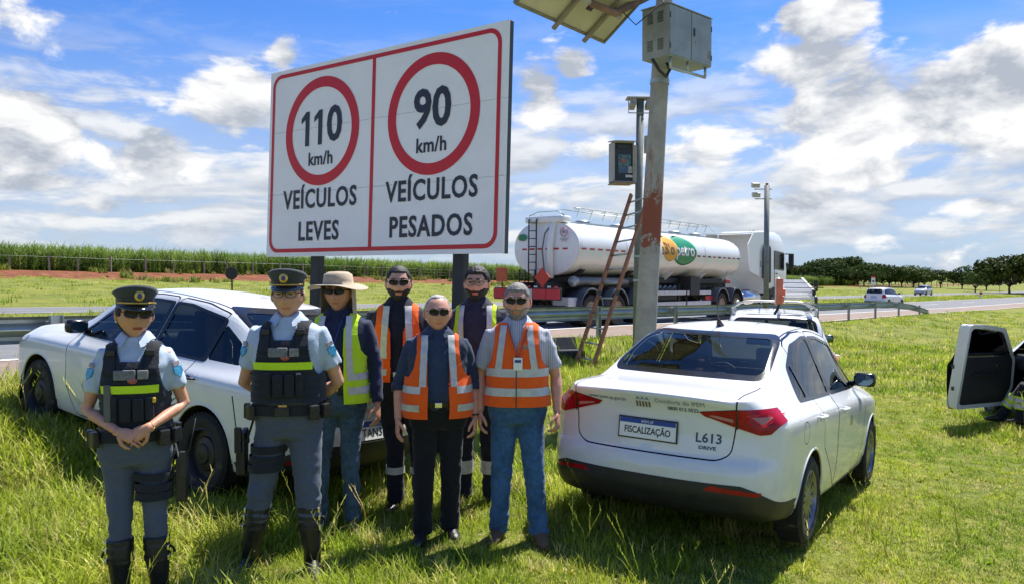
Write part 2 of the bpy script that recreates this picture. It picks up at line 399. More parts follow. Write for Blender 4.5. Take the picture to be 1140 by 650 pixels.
rs = strip('road_shoulder', -.25, -3.1, -60, 900, shoulder_m, .012); tag(rs, 'reddish brown dusty shoulder beside the carriageway', None, kind='structure')
road2 = strip('road', -21.5, -28.5, -60, 900, asphalt, .014); tag(road2, 'far carriageway beyond the grass median', None, kind='structure')
strip('edge_line', -3.04, -3.26, -60, 700, line_white, .020, road)
strip('edge_line', -10.85, -11.0, -60, 700, line_white, .020, road)
strip('edge_line', -21.75, -21.9, -60, 700, line_white, .020, road2)
strip('edge_line', -28.1, -28.25, -60, 700, line_white, .020, road2)
strip('concrete_edge', -.02, -.28, 24, 75, pmat('pale_concrete', (.42, .36, .30), .9, var=.2, scale=1.5), .02, rs)
for k in range(9): strip('lane_dash', -7.0, -7.15, -12 + k * 12, -8 + k * 12, line_white, .020, road)

# ------------------------------------------------------------------ grass and other ground cover (instanced clumps)
def leafmat(name, c1, c2, dry, trans=.45, dryf=.62, patch=.5, spec=.3):
    m, t, b = nodes_of(name); out = t.n['Material Output']
    rnd = t.new('ShaderNodeObjectInfo').outputs['Random']; pos = t.new('ShaderNodeNewGeometry').outputs['Position']
    c = t.mix(t.ramp(t.noise(pos, patch, 4, .6), .35, .65), c1, c2)
    f = t.math('ADD', t.math('MULTIPLY', rnd, .55), t.math('MULTIPLY', t.noise(pos, 1.6, 4, .6), .6))
    c = t.mix(t.ramp(f, dryf, dryf + .22), c, dry)
    r2 = t.math('FRACT', t.math('MULTIPLY', rnd, 17.3)); c = t.mix(1.0, c, t.mix(r2, (.55, .58, .50), (1.25, 1.22, 1.2)), 'MULTIPLY')
    t.l.new(c, b.inputs['Base Color']); b.inputs['Roughness'].default_value = .5; b.inputs['Specular IOR Level'].default_value = spec
    tr = t.new('ShaderNodeBsdfTranslucent'); t.l.new(c, tr.inputs[0])
    mx = t.new('ShaderNodeMixShader'); mx.inputs[0].default_value = trans; t.l.new(b.outputs[0], mx.inputs[1]); t.l.new(tr.outputs[0], mx.inputs[2])
    t.l.new(mx.outputs[0], out.inputs[0]); return m
def blade(mb, base, az, L, wd, bend, nseg=3, lean=.15):
    d = Vector((math.cos(az), math.sin(az), 0)); sidev = Vector((-d.y, d.x, 0)); pts = []; a = lean; p = Vector(base)
    for i in range(nseg + 1):
        pts.append((p.copy(), wd * (1 - (i / nseg) ** 1.6) + .0004)); p = p + (d * math.sin(a) + Vector((0, 0, 1)) * math.cos(a)) * (L / nseg); a += bend / nseg
    vs_ = []
    for q, ww in pts: vs_ += [q - sidev * ww, q + sidev * ww]
    mb.add(vs_, [(2 * i, 2 * i + 1, 2 * i + 3, 2 * i + 2) for i in range(nseg)])
def tuft(n, rad, lo, hi, wd, bend, seeds=0, seed=0, nseg=3):
    rr = random.Random(seed); mb = MB()
    for _ in range(n):
        a = rr.uniform(0, 6.28); r_ = rad * math.sqrt(rr.random())
        blade(mb, (r_ * math.cos(a), r_ * math.sin(a), -.015), rr.uniform(0, 6.28), rr.uniform(lo, hi), wd * rr.uniform(.7, 1.3), rr.uniform(.25, 1.0) * bend, nseg, rr.uniform(0, .55))
    for _ in range(seeds):                                   # tall thin stalks carrying seed heads
        a = rr.uniform(0, 6.28); L = hi * rr.uniform(1.4, 1.9); p = Vector((0, 0, 0)); d = Vector((math.cos(a), math.sin(a), 0))
        top = d * L * .35 + Vector((0, 0, L)); mid = d * L * .1 + Vector((0, 0, L * .6))
        mb.tube([p, mid, top], [.0015, .0012, .0008], 3)
        for q in range(7):
            f = .68 + q * .05; c = mid.lerp(top, (f - .6) / .4) if f > .6 else mid
            blade(mb, c, a + rr.uniform(-1.6, 1.6), .03 + .02 * rr.random(), .003, .8, 1, .7)
    return mb
def proto_collection(name, mbs, mat):
    col_ = bpy.data.collections.new(name)
    for i, mb in enumerate(mbs):
        me = mb.mesh(name, fix=False); me.materials.append(mat); me.polygons.foreach_set('use_smooth', [True] * len(me.polygons))
        o = bpy.data.objects.new(f'{name}_{i:02d}', me); col_.objects.link(o)
    return col_
def scatter(name, pts, sc, idx, col_, label, cat=None):
    n = len(pts); me = bpy.data.meshes.new(name); me.from_pydata(np.asarray(pts).tolist(), [], [])
    me.attributes.new('sc', 'FLOAT', 'POINT').data.foreach_set('value', np.asarray(sc, np.float32))
    me.attributes.new('rz', 'FLOAT', 'POINT').data.foreach_set('value', rng.uniform(0, 6.283, n).astype(np.float32))
    me.attributes.new('pick', 'INT', 'POINT').data.foreach_set('value', np.asarray(idx, np.int32))
    ob = link(name, me)
    g = bpy.data.node_groups.new(name, 'GeometryNodeTree'); g.is_modifier = True
    g.interface.new_socket('Geometry', in_out='INPUT', socket_type='NodeSocketGeometry'); g.interface.new_socket('Geometry', in_out='OUTPUT', socket_type='NodeSocketGeometry')
    gi, go = g.nodes.new('NodeGroupInput'), g.nodes.new('NodeGroupOutput')
    ip = g.nodes.new('GeometryNodeInstanceOnPoints'); ci = g.nodes.new('GeometryNodeCollectionInfo'); ci.inputs[0].default_value = col_; ci.inputs['Separate Children'].default_value = True; ci.inputs['Reset Children'].default_value = True
    def att(nm, ty):
        a = g.nodes.new('GeometryNodeInputNamedAttribute'); a.data_type = ty; a.inputs[0].default_value = nm; return a.outputs[0]
    cx = g.nodes.new('ShaderNodeCombineXYZ'); g.links.new(att('rz', 'FLOAT'), cx.inputs[2])
    g.links.new(gi.outputs[0], ip.inputs['Points']); g.links.new(ci.outputs[0], ip.inputs['Instance']); ip.inputs['Pick Instance'].default_value = True
    g.links.new(att('pick', 'INT'), ip.inputs['Instance Index']); g.links.new(cx.outputs[0], ip.inputs['Rotation']); g.links.new(att('sc', 'FLOAT'), ip.inputs['Scale'])
    g.links.new(ip.outputs[0], go.inputs[0])
    ob.modifiers.new('clumps', 'NODES').node_group = g
    return tag(ob, label, None, kind='stuff')
_mt = np.arange(-30, 130, .25); _mx = np.interp(_mt, _t, _x); _my = np.interp(_mt, _t, _y); _mth = np.interp(_mt, _t, _th)
def ts_many(x, y):
    tt = np.zeros_like(x); ss = np.zeros_like(x)
    for i0 in range(0, len(x), 4000):
        xs, ys = x[i0:i0 + 4000], y[i0:i0 + 4000]; d = (xs[:, None] - _mx) ** 2 + (ys[:, None] - _my) ** 2; i = d.argmin(1)
        ex, ey = xs - _mx[i], ys - _my[i]; tt[i0:i0 + 4000] = _mt[i] + ex * np.sin(_mth[i]) + ey * np.cos(_mth[i]); ss[i0:i0 + 4000] = ex * np.cos(_mth[i]) - ey * np.sin(_mth[i])
    return tt, ss
def zone(r0, r1, dens):
    n = int(dens * .5 * (r1 * r1 - r0 * r0) * 2 * R(44)); r_ = np.sqrt(rng.uniform(r0 * r0, r1 * r1, n)); a = rng.uniform(-R(44), R(44), n); return r_ * np.sin(a), r_ * np.cos(a)
def nz(x, y, f, o): return np.array([mnoise.noise(Vector((a * f + o, b * f, o))) for a, b in zip(x, y)])
grass_m = leafmat('grass_blades', (.25, .38, .024), (.46, .53, .048), (.72, .61, .25), .48, .645, .6)
protos = [tuft(22, .10, .06, .14, .0036, 1.5, 0, 1), tuft(22, .11, .08, .19, .0038, 1.7, 0, 2), tuft(18, .10, .11, .25, .004, 1.8, 0, 3), tuft(24, .11, .035, .09, .0034, 1.4, 0, 4), tuft(26, .11, .03, .075, .0036, 1.6, 0, 5),
          tuft(7, .06, .12, .26, .0036, 1.5, 2, 6), tuft(18, .22, .06, .15, .010, 1.4, 0, 7, 2), tuft(18, .26, .08, .20, .012, 1.5, 0, 8, 2), tuft(11, .03, .05, .11, .013, 1.5, 0, 9, 3)]
gcol = proto_collection('grass_tuft', protos, grass_m)
TRODDEN = [(-2.0, 4.15, .45), (-1.40, 4.65, .4), (-1.2, 4.65, .4), (-1.14, 5.4, .4), (-.85, 5.85, .4), (-.5, 5.2, .45), (-.27, 6.0, .4), (.04, 5.25, .45), (6.8, 10.9, .4)]   # grass flattened by feet and tyres
for (cx_, cy_, ya_, wb_) in ((1.379, 5.981, .991, 2.52), (-1.885, 6.62, 2.522, 2.65)):
    for q in (0, wb_):
        for sd__ in (-.755, .755): TRODDEN.append((cx_ + q * math.cos(ya_) - sd__ * math.sin(ya_), cy_ + q * math.sin(ya_) + sd__ * math.cos(ya_), .36))
P_, S_, I_ = [], [], []
for r0, r1, dens in ((1.9, 4.6, 320), (4.6, 8.5, 250), (8.5, 15, 95), (15, 28, 26), (28, 62, 5.0)):
    x, y = zone(r0, r1, dens); tt, ss = ts_many(x, y); k = (ss > .15) & (tt > -25); x, y, tt, ss = x[k], y[k], tt[k], ss[k]
    n = len(x); lush = .46 + .9 * nz(x, y, .35, 3.0) + np.clip(-x * .16, -.55, .45) + .25 * (ss < 3.2)
    lush = lush + rng.normal(0, .16, n); clear = nz(x, y, 1.1, 9.0) + rng.normal(0, .25, n) > -.62
    x, y, tt, ss, lush = x[clear], y[clear], tt[clear], ss[clear], lush[clear]; n = len(x)
    if r1 <= 15: idx = np.select([lush < .18, lush < .42, lush < .66, lush < .95], [4, 3, 0, 1], 2); idx = np.where(rng.random(n) < .018, 5, idx); idx = np.where((rng.random(n) < .05) & (nz(x, y, .7, 5.0) > .05), 8, idx)
    else: idx = np.where(lush > .6, 7, 6)
    z = land(tt, ss, x, y) + .03 * np.where(ss > .3, nz(x, y, .9, 0), 0) * 0
    z = z + np.where(ss > .3, .030 * np.array([mnoise.noise(Vector((a * .9, c * .9, 0))) for a, c in zip(x, y)]), 0)
    sc = rng.uniform(.75, 1.3, n) * np.clip(.8 + .35 * lush, .65, 1.2) * (1.0 if r1 <= 8.5 else 1.15)
    for tx, ty_, tr_ in TRODDEN: dd_ = np.hypot(x - tx, y - ty_); sc = sc * (.60 + .40 * sstep(tr_ * .4, tr_ * 1.2, dd_))
    P_.append(np.stack([x, y, z], 1)); S_.append(sc); I_.append(idx)
scatter('grass', np.concatenate(P_), np.concatenate(S_), np.concatenate(I_), gcol, 'long bright green roadside grass with dry straw blades')
# median and far verge
n = 5200; tt = rng.uniform(-12, 150, n); ss = np.where(rng.random(n) < .5, rng.uniform(-20.9, -11.9, n), rng.uniform(-60, -29.2, n)); x, y = road_xy(tt, ss); z = land(tt, ss, x, y)
scatter('grass', np.stack([x, y, z], 1), rng.uniform(1.0, 2.2, n), np.where(rng.random(n) < .5, 6, 7), gcol, 'mown grass of the highway median and far verge')
# weeds on the red bank
weed_m = leafmat('weed_leaves', (.16, .23, .03), (.27, .31, .045), (.38, .33, .13), .4)
wcol = proto_collection('bank_weed', [tuft(40, .5, .3, .8, .05, 1.2, 0, 20 + k, 2) for k in range(3)], weed_m)
n = 1500; tt = rng.uniform(-15, 170, n); ss = -64.8 + 10 * rng.random(n) ** .8; x, y = road_xy(tt, ss); k = nz(x, y, .12, 4) > .02; tt, ss, x, y = tt[k], ss[k], x[k], y[k]
scatter('bank_weeds', np.stack([x, y, land(tt, ss, x, y)], 1), rng.uniform(.3, 1.0, len(x)), rng.integers(0, 3, len(x)), wcol, 'green weeds growing over the red earth bank')
# sugar cane
cane_m = leafmat('cane_leaves', (.13, .23, .03), (.22, .31, .05), (.34, .36, .10), .45, .74, .05)
def cane(seed):
    rr = random.Random(seed); mb = MB()
    for _ in range(9):
        a = rr.uniform(0, 6.28); r_ = .55 * math.sqrt(rr.random()); b0 = Vector((r_ * math.cos(a), r_ * math.sin(a), 0)); H_ = rr.uniform(1.3, 1.9)
        mb.tube([b0 - Vector((0, 0, .1)), b0 + Vector((rr.uniform(-.1, .1), rr.uniform(-.1, .1), H_))], [.022, .014], 4)
        for q in range(13):
            blade(mb, b0 + Vector((0, 0, H_ * max(0, -.1 + 1.1 * q / 12))), rr.uniform(0, 6.28), rr.uniform(.7, 1.15), .028, rr.uniform(1.0, 2.3), 4, rr.uniform(.05, .5))
    return mb
ccol_ = proto_collection('cane_clump', [cane(k) for k in range(4)], cane_m)
pp = []
for row in range(16):
    s_ = -66.2 - row * .8; t_ = np.arange(-30, 215, .75 if row < 4 else 1.1); t_ = t_ + rng.uniform(-.3, .3, len(t_)); pp.append(np.stack([t_, np.full_like(t_, s_) + rng.uniform(-.25, .25, len(t_))], 1))
pp = np.concatenate(pp); x, y = road_xy(pp[:, 0], pp[:, 1])
scatter('sugar_cane', np.stack([x, y, land(pp[:, 0], pp[:, 1], x, y)], 1), rng.uniform(.8, 1.1, len(x)), rng.integers(0, 4, len(x)), ccol_, 'field of tall green sugar cane on top of the red bank')

# ------------------------------------------------------------------ far trees
bark = pmat('tree_bark', (.09, .07, .055), .9, var=.3, scale=3, bump=.5, bscale=14)
tree_leaf = leafmat('tree_leaves', (.035, .065, .014), (.065, .10, .022), (.10, .125, .03), .25, .6, .12, .05)
def tree_meshes(seed, H, W, trunk_h, dense=1.0):
    rr = random.Random(seed); tb = MB(); cb = MB()
    tb.tube([(0, 0, -.2), (.05 * H * rr.uniform(-1, 1) * .3, 0, trunk_h * .6), (0, .1, trunk_h + .1 * H)], [.035 * H, .026 * H, .018 * H], 8)
    lobes = []
    for k in range(9):
        a = k * .7 + rr.uniform(-.3, .3); rad = W * rr.uniform(.15, .42); h = trunk_h + (H - trunk_h) * rr.uniform(.25, .8)
        e = Vector((rad * math.cos(a), rad * math.sin(a), h)); tb.tube([(0, 0, trunk_h * .75), e * .5 + Vector((0, 0, trunk_h * .45)), e], [.014 * H, .009 * H, .004 * H], 5); lobes.append((e, W * rr.uniform(.2, .34)))
    lobes.append((Vector((0, 0, H * .8)), W * .3))
    for c_, r_ in lobes:
        for _ in range(int(190 * dense)):
            u = Vector((rr.gauss(0, 1), rr.gauss(0, 1), rr.gauss(0, 1))).normalized() * (r_ * rr.uniform(.45, 1.0) ** .5); u.z *= .55; p = c_ + u
            p.z = max(p.z, trunk_h * rr.uniform(.75, 1.0)); n_ = (u.normalized() + Vector((rr.gauss(0, .5), rr.gauss(0, .5), rr.gauss(0, .5) + .4))).normalized(); x_ = n_.orthogonal().normalized(); x_.rotate(Matrix.Rotation(rr.uniform(0, 6.28), 3, n_)); y_ = n_.cross(x_); q = W * .034 * rr.uniform(.6, 1.4)
            cb.add([p - x_ * q, p - y_ * q * .6, p + x_ * q, p + y_ * q * .6 + n_ * q * .3], [(0, 1, 2, 3)])
    return tb.mesh('trunk'), cb.mesh('crown', fix=False)
TREES = [tree_meshes(1, 9, 13, 1.7, 1.2), tree_meshes(2, 8, 11, 1.4, 1.2), tree_meshes(3, 10.5, 16, 2.3, 1.6), tree_meshes(4, 6, 6, 1.2, .9)]
for tm, cm in TREES: tm.materials.append(bark); cm.materials.append(tree_leaf); tm.polygons.foreach_set('use_smooth', [True] * len(tm.polygons))
def tree(px, Z, kind, sc, label, group=None, sink=0):
    x = (px - 570) / F_PX * Z; root = thing('tree', label, 'tree', (x, Z, ground_z(x, Z) - sink), (0, 0, rng.uniform(0, 6.28)), group); root.scale = (sc, sc, sc * rng.uniform(.92, 1.06))
    sc_ = sc; link('trunk', TREES[kind][0], root); link('crown', TREES[kind][1], root); return root
# ------------------------------------------------------------------ tree line, fences and small signs far off
k = 0; ORD = 'first second third fourth fifth sixth seventh eighth ninth tenth eleventh twelfth thirteenth'.split()
for px, Z, kd, sc in ((872, 205, 2, .95), (884, 215, 0, 1.0), (899, 200, 0, 1.05), (914, 222, 2, .9), (929, 205, 0, 1.0), (938, 260, 2, 1.35), (948, 212, 1, 1.05), (962, 202, 0, .98), (976, 216, 2, .85), (990, 204, 0, .98), (1004, 214, 1, 1.1), (1017, 206, 0, .95), (1029, 216, 1, 1.05)):
    tree(px, Z, kd, sc * .62 * rng.uniform(.78, 1.15), ORD[k] + ' dark spreading tree from the left in the row beyond the road', 'dark trees in the row beyond the road'); k += 1
for q_, px in enumerate((878, 891, 906, 921, 955, 969, 983, 997, 1010, 1023)): tree(px, 236 + 7 * (q_ % 3), q_ % 2, .64 * rng.uniform(.8, 1.2), ORD[q_] + ' tree from the left standing behind the dark front row', 'trees behind the front row')
tree(1047, 210, 3, .85, 'small round tree standing alone in the gap of the tree line')
tree(1071, 200, 1, .66, 'left tree of the right-hand clump, beside the gap in the tree line')
tree(1086, 165, 3, .80, 'lighter small tree in front of the right-hand clump')
tree(1098, 190, 1, .68, 'middle tree of the right-hand clump beyond the road')
tree(1124, 150, 2, .66, 'tall wide tree at the right edge of the picture')
tree(1152, 158, 0, .8, 'dark tree cut off by the right edge beside the tall wide tree')
tree(1110, 300, 2, .62, 'distant tree showing behind the right-hand clump'); tree(1060, 330, 3, .75, 'small far tree seen through the gap in the tree line')
hm = pmat('far_hills', (.075, .10, .10), .95, var=.15, scale=.004)
hp = MB(); hx = np.linspace(-900, 4200, 120); hz_ = [-8 + 16 * (.5 + .5 * mnoise.noise(Vector((a * .0018, 3, 0)))) for a in hx]
hp.loft([[(a, 2300 + 200 * math.sin(a * .002), -14), (a, 2340 + 200 * math.sin(a * .002), h), (a, 2600, h * .9), (a, 2700, -14)] for a, h in zip(hx, hz_)], closed=False, cap=False)
tag(hp.build('hills', hm, smooth=True), 'low far hills on the skyline', None, kind='structure')

wood_old = pmat('weathered_wood', (.26, .22, .18), .9, var=.3, scale=5, bump=.3, bscale=30)
def fence(label, t0, t1, s_, step, h, mat, rails=3):
    x0, y0 = road_xy(t0, s_); root = thing('fence', label, 'fence', (float(x0), float(y0), 0))
    pm = MB().box((0, 0, h / 2 - .1), (.14, .14, h + .2)).mesh('post'); pm.materials.append(mat); tops = []
    for t_ in np.arange(t0, t1, step):
        t_ = t_ + rng.uniform(-.3, .3); x, y = road_xy(t_, s_); z = float(land(t_, s_, x, y)); o = link('post', pm, root, loc=(float(x - x0), float(y - y0), z)); o.rotation_euler = (rng.normal(0, .04), rng.normal(0, .04), rng.uniform(0, 1)); o.scale.z = rng.uniform(.9, 1.15); tops.append(Vector((float(x - x0), float(y - y0), z)))
    for q in range(rails): MB().tube([p + Vector((0, 0, h * (.35 + .28 * q))) for p in tops], .012, 4).build('wire', dark_steel, root)
fence('old wooden post and wire fence along the top of the red bank', -14, 150, -65.2, 2.6, 1.35, wood_old)
fence('pale post fence in front of the row of dark trees', 178, 330, -52, 5.0, 1.5, pmat('pale_posts', (.45, .43, .40), .9, var=.2), 2)

sign_back = pmat('sign_back_black', (.02, .02, .022), .6, var=.2)
sign_red = pmat('sign_red', (.56, .012, .018), .45, var=.05, scale=3); sign_white = pmat('sign_white', (.84, .84, .82), .42, var=.03, scale=2.5); sign_black = pmat('sign_black', (.018, .022, .035), .45, var=.1)
def small_sign(px, s_, shape, w_, h_, H_, label, front, face=0.0, name='road_sign'):
    t_, x, y = lane_point(px, s_); z = float(land(t_, s_, x, y)); root = thing(name, label, 'sign', (x, y, z), (0, 0, face))
    MB().tube([(0, 0, -.2), (0, 0, H_)], .05, 8).build('post', galv if front != sign_back else sign_back, root, True)
    if shape == 'round': MB().lathe([(w_ / 2, -.015), (w_ / 2, .015)], (0, -.07, H_ - h_ / 2), 'Y', 20).build('plate', front, root)
    else:
        MB().box((0, -.07, H_ - h_ / 2), (w_, .03, h_), bev=.006).build('plate', front, root)
        if front is sign_white:
            MB().box((0, -.09, H_ - h_ * .1), (w_ * 1.0, .012, h_ * .2)).build('red_band', sign_red, root); MB().box((0, -.09, H_ - h_ * .55), (w_ * .5, .012, h_ * .18)).build('black_symbol', sign_black, root)
    return root
small_sign(258, -30.5, 'round', .72, .72, 2.15, 'black back of a round road sign on the far verge', sign_back)
small_sign(1113, -30.5, 'round', 1.25, 1.25, 2.6, 'small dark round sign near the right-hand trees', sign_back)
small_sign(972, -31, 'rect', .62, 1.5, 2.9, 'white sign with red top just above the white hatchback', sign_white)
small_sign(908, -31, 'rect', .55, 1.5, 2.1, 'narrow dark back of a sign left of the hatchback', sign_back)
orange_plastic = pmat('orange_plastic', (.75, .24, .02), .5)
t_, x, y = lane_point(288, -30.0); mk = thing('marker_post', 'short orange marker post on the far verge', 'marker', (x, y, float(land(t_, -30, x, y))))
MB().tube([(0, 0, -.1), (0, 0, .45)], [.07, .06], 10).build('shaft', orange_plastic, mk); MB().ell((0, 0, .5), (.13, .13, .12)).build('head', orange_plastic, mk, True)
t_, x, y = lane_point(1092, -13.5); mk = thing('marker_post', 'red and white marker post beside the road at far right', 'marker', (x, y, float(land(t_, -13.5, x, y))))
MB().box((0, 0, .45), (.35, .08, .9)).build('shaft', sign_white, mk); MB().box((0, -.05, .7), (.35, .03, .3)).build('red_band', sign_red, mk)

# ------------------------------------------------------------------ guardrail
gr = thing('guardrail', 'galvanised steel W-beam guardrail running along the near edge of the road', 'guardrail', (0, 0, 0))
wprof = [(.0, .155), (-.03, .15), (-.08, .12), (-.08, .075), (-.02, .035), (-.0, .0), (-.02, -.035), (-.08, -.075), (-.08, -.12), (-.03, -.15), (.0, -.155), (.006, -.155), (-.024, -.145), (-.074, -.118), (-.074, -.077), (-.014, -.033), (.006, 0), (-.014, .033), (-.074, .077), (-.074, .118), (-.024, .145), (.006, .155)]
T_END = lane_point(1034, -.05)[0]
def rail_h(t_): return float(np.interp(t_, [T_END - 8, T_END - 3.5, T_END], [.63, .42, .05]))
t_ = -27.5; seg = []
while t_ < T_END - .1: seg.append((t_, min(t_ + 4.0, T_END))); t_ += 4.0
galv_green = pmat('guardrail_steel', (.33, .38, .37), .46, metal=.55, var=.2, scale=1.2, bump=.06, bscale=20, col2=(.42, .43, .42), f2=.55, soft=.3)
for a, b_ in seg:
    mb = MB(); rings = []
    for q in np.linspace(a - .12, b_, 5):
        rings.append([Vector((*[float(v) for v in road_xy(q, .02 + ds + (.006 if q < a else 0))], float(edge_h(q)) + rail_h(q) + dz)) for ds, dz in wprof])
    mb.loft(rings, cap=True).build('rail_panel', galv_green, gr, True, auto=40)
    ln_ = MB()
    for q in (a, b_):
        if q < T_END - 2:
            pass
    for q in (a, a + 2.0):
        if q > T_END - 1.5: continue
        x, y = road_xy(q, .17); th = float(np.interp(q, _t, _th)); hz = rail_h(q) + .17; z0 = float(edge_h(q))
        M_ = Matrix.Rotation(-th, 3, 'Z')
        if q != a and q > 6: continue
        pb = MB()
        for cx, cyy, sx_, sy_ in ((0, 0, .14, .008), (-.066, .03, .008, .06), (.066, .03, .008, .06)): pb.box(Vector((float(x), float(y), z0 + hz / 2 - .2)) + M_ @ Vector((cyy, cx, 0)), (sy_, sx_, hz + .4), rot=M_)
        po = pb.build('post', galv_green, gr)
        MB().box(Vector((float(x), float(y), z0 + rail_h(q))) + M_ @ Vector((-.08, 0, 0)), (.1, .12, .2), rot=M_).build('spacer_block', galv_green, po)

# ------------------------------------------------------------------ the big speed sign
sg = thing('speed_limit_sign', 'large white speed limit sign with 110 and 90 in red rings', 'road sign', (-3.343, 10.76, 1.982), (-.042, .001, -.623))
W_, H_ = 4.0, 2.5
mb = MB(); pw = W_ / 1
for k in range(3):                                                      # three sheets of the face, butted with fine seams
    h0, h1 = H_ * k / 3, H_ * (k + 1) / 3; MB().box((W_ / 2, .012, (h0 + h1) / 2), (W_, .024, h1 - h0 - .003), bev=.002).build('face_panel', sign_white, sg)
bk = MB()
for z_ in (.08, .85, 1.65, 2.42): bk.box((W_ / 2, .055, z_), (W_ - .06, .06, .05))
bk.build('back_rail', dark_steel, sg)
MB().box((W_ - .012, .055, H_ / 2), (.03, .062, H_), bev=.003).box((.012, .055, H_ / 2), (.03, .062, H_), bev=.003).build('side_frame', dark_steel, sg)
def rrect(x0, z0, x1, z1, r, n=7):
    pts = []
    for cx, cz, a0 in ((x1 - r, z1 - r, 0), (x0 + r, z1 - r, 90), (x0 + r, z0 + r, 180), (x1 - r, z0 + r, 270)):
        for q in range(n): a = R(a0 + 90 * q / (n - 1)); pts.append((cx + r * math.cos(a), cz + r * math.sin(a)))
    return pts
def ring_poly(outer, inner, y, name, mat):
    n = len(outer); vs_ = [(a, y, b) for a, b in outer] + [(a, y, b) for a, b in inner]; mb = MB().add(vs_, [(i, n + i, n + (i + 1) % n, (i + 1) % n) for i in range(n)]); return mb.build(name, mat, sg)
ring_poly(rrect(.055, .055, W_ - .085, H_ - .055, .17), rrect(.105, .105, W_ - .135, H_ - .105, .125), -.004, 'red_border', sign_red)
MB().box((1.985, -.003, H_ / 2), (.055, .002, H_ - .2)).build('divider', sign_red, sg)
def circ(cx, cz, r, n=72): return [(cx + r * math.cos(2 * math.pi * k / n), cz + r * math.sin(2 * math.pi * k / n)) for k in range(n)]
def face_text(body, x, z, h, sx=.82, bold=.012, sp=1.06):
    M_ = frame((x, -.006, z), (1, 0, 0), (0, 0, 1)); return lettering('lettering', body, h, sign_black, sg, M_, bold=bold, sx=sx, depth=.001, spacing=sp)
for cx, num, l2, dx_ in ((1.05, '110', 'LEVES', -.01), (2.94, '90', 'PESADOS', .0)):
    ring_poly(circ(cx, 1.61, .70), circ(cx, 1.61, .565), -.0045, 'red_ring', sign_red)
    if num == '90': face_text(num, cx, 1.66, .62, .92, .016, 1.02)
    else:
        face_text('0', cx + .25, 1.66, .62, .92, .016)
        for ox2 in (-.27, -.02): MB().prism([(cx + ox2 - .035, 1.435), (cx + ox2 + .04, 1.435), (cx + ox2 + .04, 1.885), (cx + ox2 - .02, 1.885), (cx + ox2 - .115, 1.80), (cx + ox2 - .115, 1.735), (cx + ox2 - .035, 1.785)], -.0065, -.005, 'Y').build('lettering', sign_black, sg)
    face_text('km/h', cx, 1.25, .235, .95, .005)
    face_text('VEÍCULOS', cx + dx_, .735, .34, .84, .008, 1.10); face_text(l2, cx + dx_, .315, .34, .84, .008, 1.10)
post_m = pmat('sign_post_black', (.025, .028, .032), .5, metal=.2, var=.25)
gz_ = [ground_z(*( -3.343 + .812 * u, 10.76 - .584 * u)) - 1.982 for u in (.876, 3.30)]
for u, g in zip((.876, 3.30), gz_):
    MB().box((u, .10, (g - .4 + 2.4) / 2), (.15, .012, 2.4 - g + .4)).box((u - .07, .15, (g - .4 + 2.4) / 2), (.012, .09, 2.4 - g + .4)).box((u + .07, .15, (g - .4 + 2.4) / 2), (.012, .09, 2.4 - g + .4)).build('post', post_m, sg)

# ------------------------------------------------------------------ concrete pole with cabinet and solar panel
m, t, b = nodes_of('stained_concrete'); co = t.new('ShaderNodeTexCoord').outputs['Object']
c = t.mix(t.ramp(t.noise(co, 3, 7, .7), .35, .65), (.29, .28, .25), (.40, .385, .345))
ox, oy, oz = t.sep(co)
rust = t.ramp(t.math('ADD', t.noise(t.vec(t.math('MULTIPLY', ox, 4), t.math('MULTIPLY', oy, 4), t.math('MULTIPLY', oz, .8)), 3.4, 6, .7), t.math('MULTIPLY', t.math('ABSOLUTE', t.math('SUBTRACT', oz, 3.0)), -.32)), .44, .50)
rust2 = t.ramp(t.math('ADD', t.noise(co, 7.0, 7, .75), t.math('MULTIPLY', t.math('ABSOLUTE', t.math('SUBTRACT', oz, 2.62)), -.75)), .24, .30)
c = t.mix(t.math('MAXIMUM', t.math('MULTIPLY', rust, .6), rust2), c, (.24, .075, .045))
t.l.new(c, b.inputs['Base Color']); b.inputs['Roughness'].default_value = .88
bp = t.new('ShaderNodeBump'); bp.inputs['Strength'].default_value = .35; bp.inputs['Distance'].default_value = .01; t.l.new(t.noise(co, 30, 5, .7), bp.inputs['Height']); t.l.new(bp.outputs[0], b.inputs['Normal'])
concrete = m
PX, PY = (715.5 - 570) / F_PX * 10.6, 10.6; pz = ground_z(PX, PY)
lean = math.atan(19 / 360) * 1.0
cp = thing('concrete_pole', 'tall leaning round concrete pole with reddish stain behind the white sedan', 'pole', (PX - .02, PY, pz), (0, lean, 0))
MB().lathe([(.158, -.4), (.152, 0), (.128, 3.0), (.105, 6.0), (.085, 8.6), (.0845, 8.62)], n=28).build('shaft', concrete, cp, True, auto=50)
for z_ in (4.45, 5.35): MB().lathe([(.124, z_ - .03), (.13, z_ - .03), (.13, z_ + .03), (.124, z_ + .03)], n=20, cap=False).build('clamp_band', galv, cp)
pole_pt = lambda h: Vector((PX - .02 + math.sin(lean) * h, PY, pz + h * math.cos(lean)))
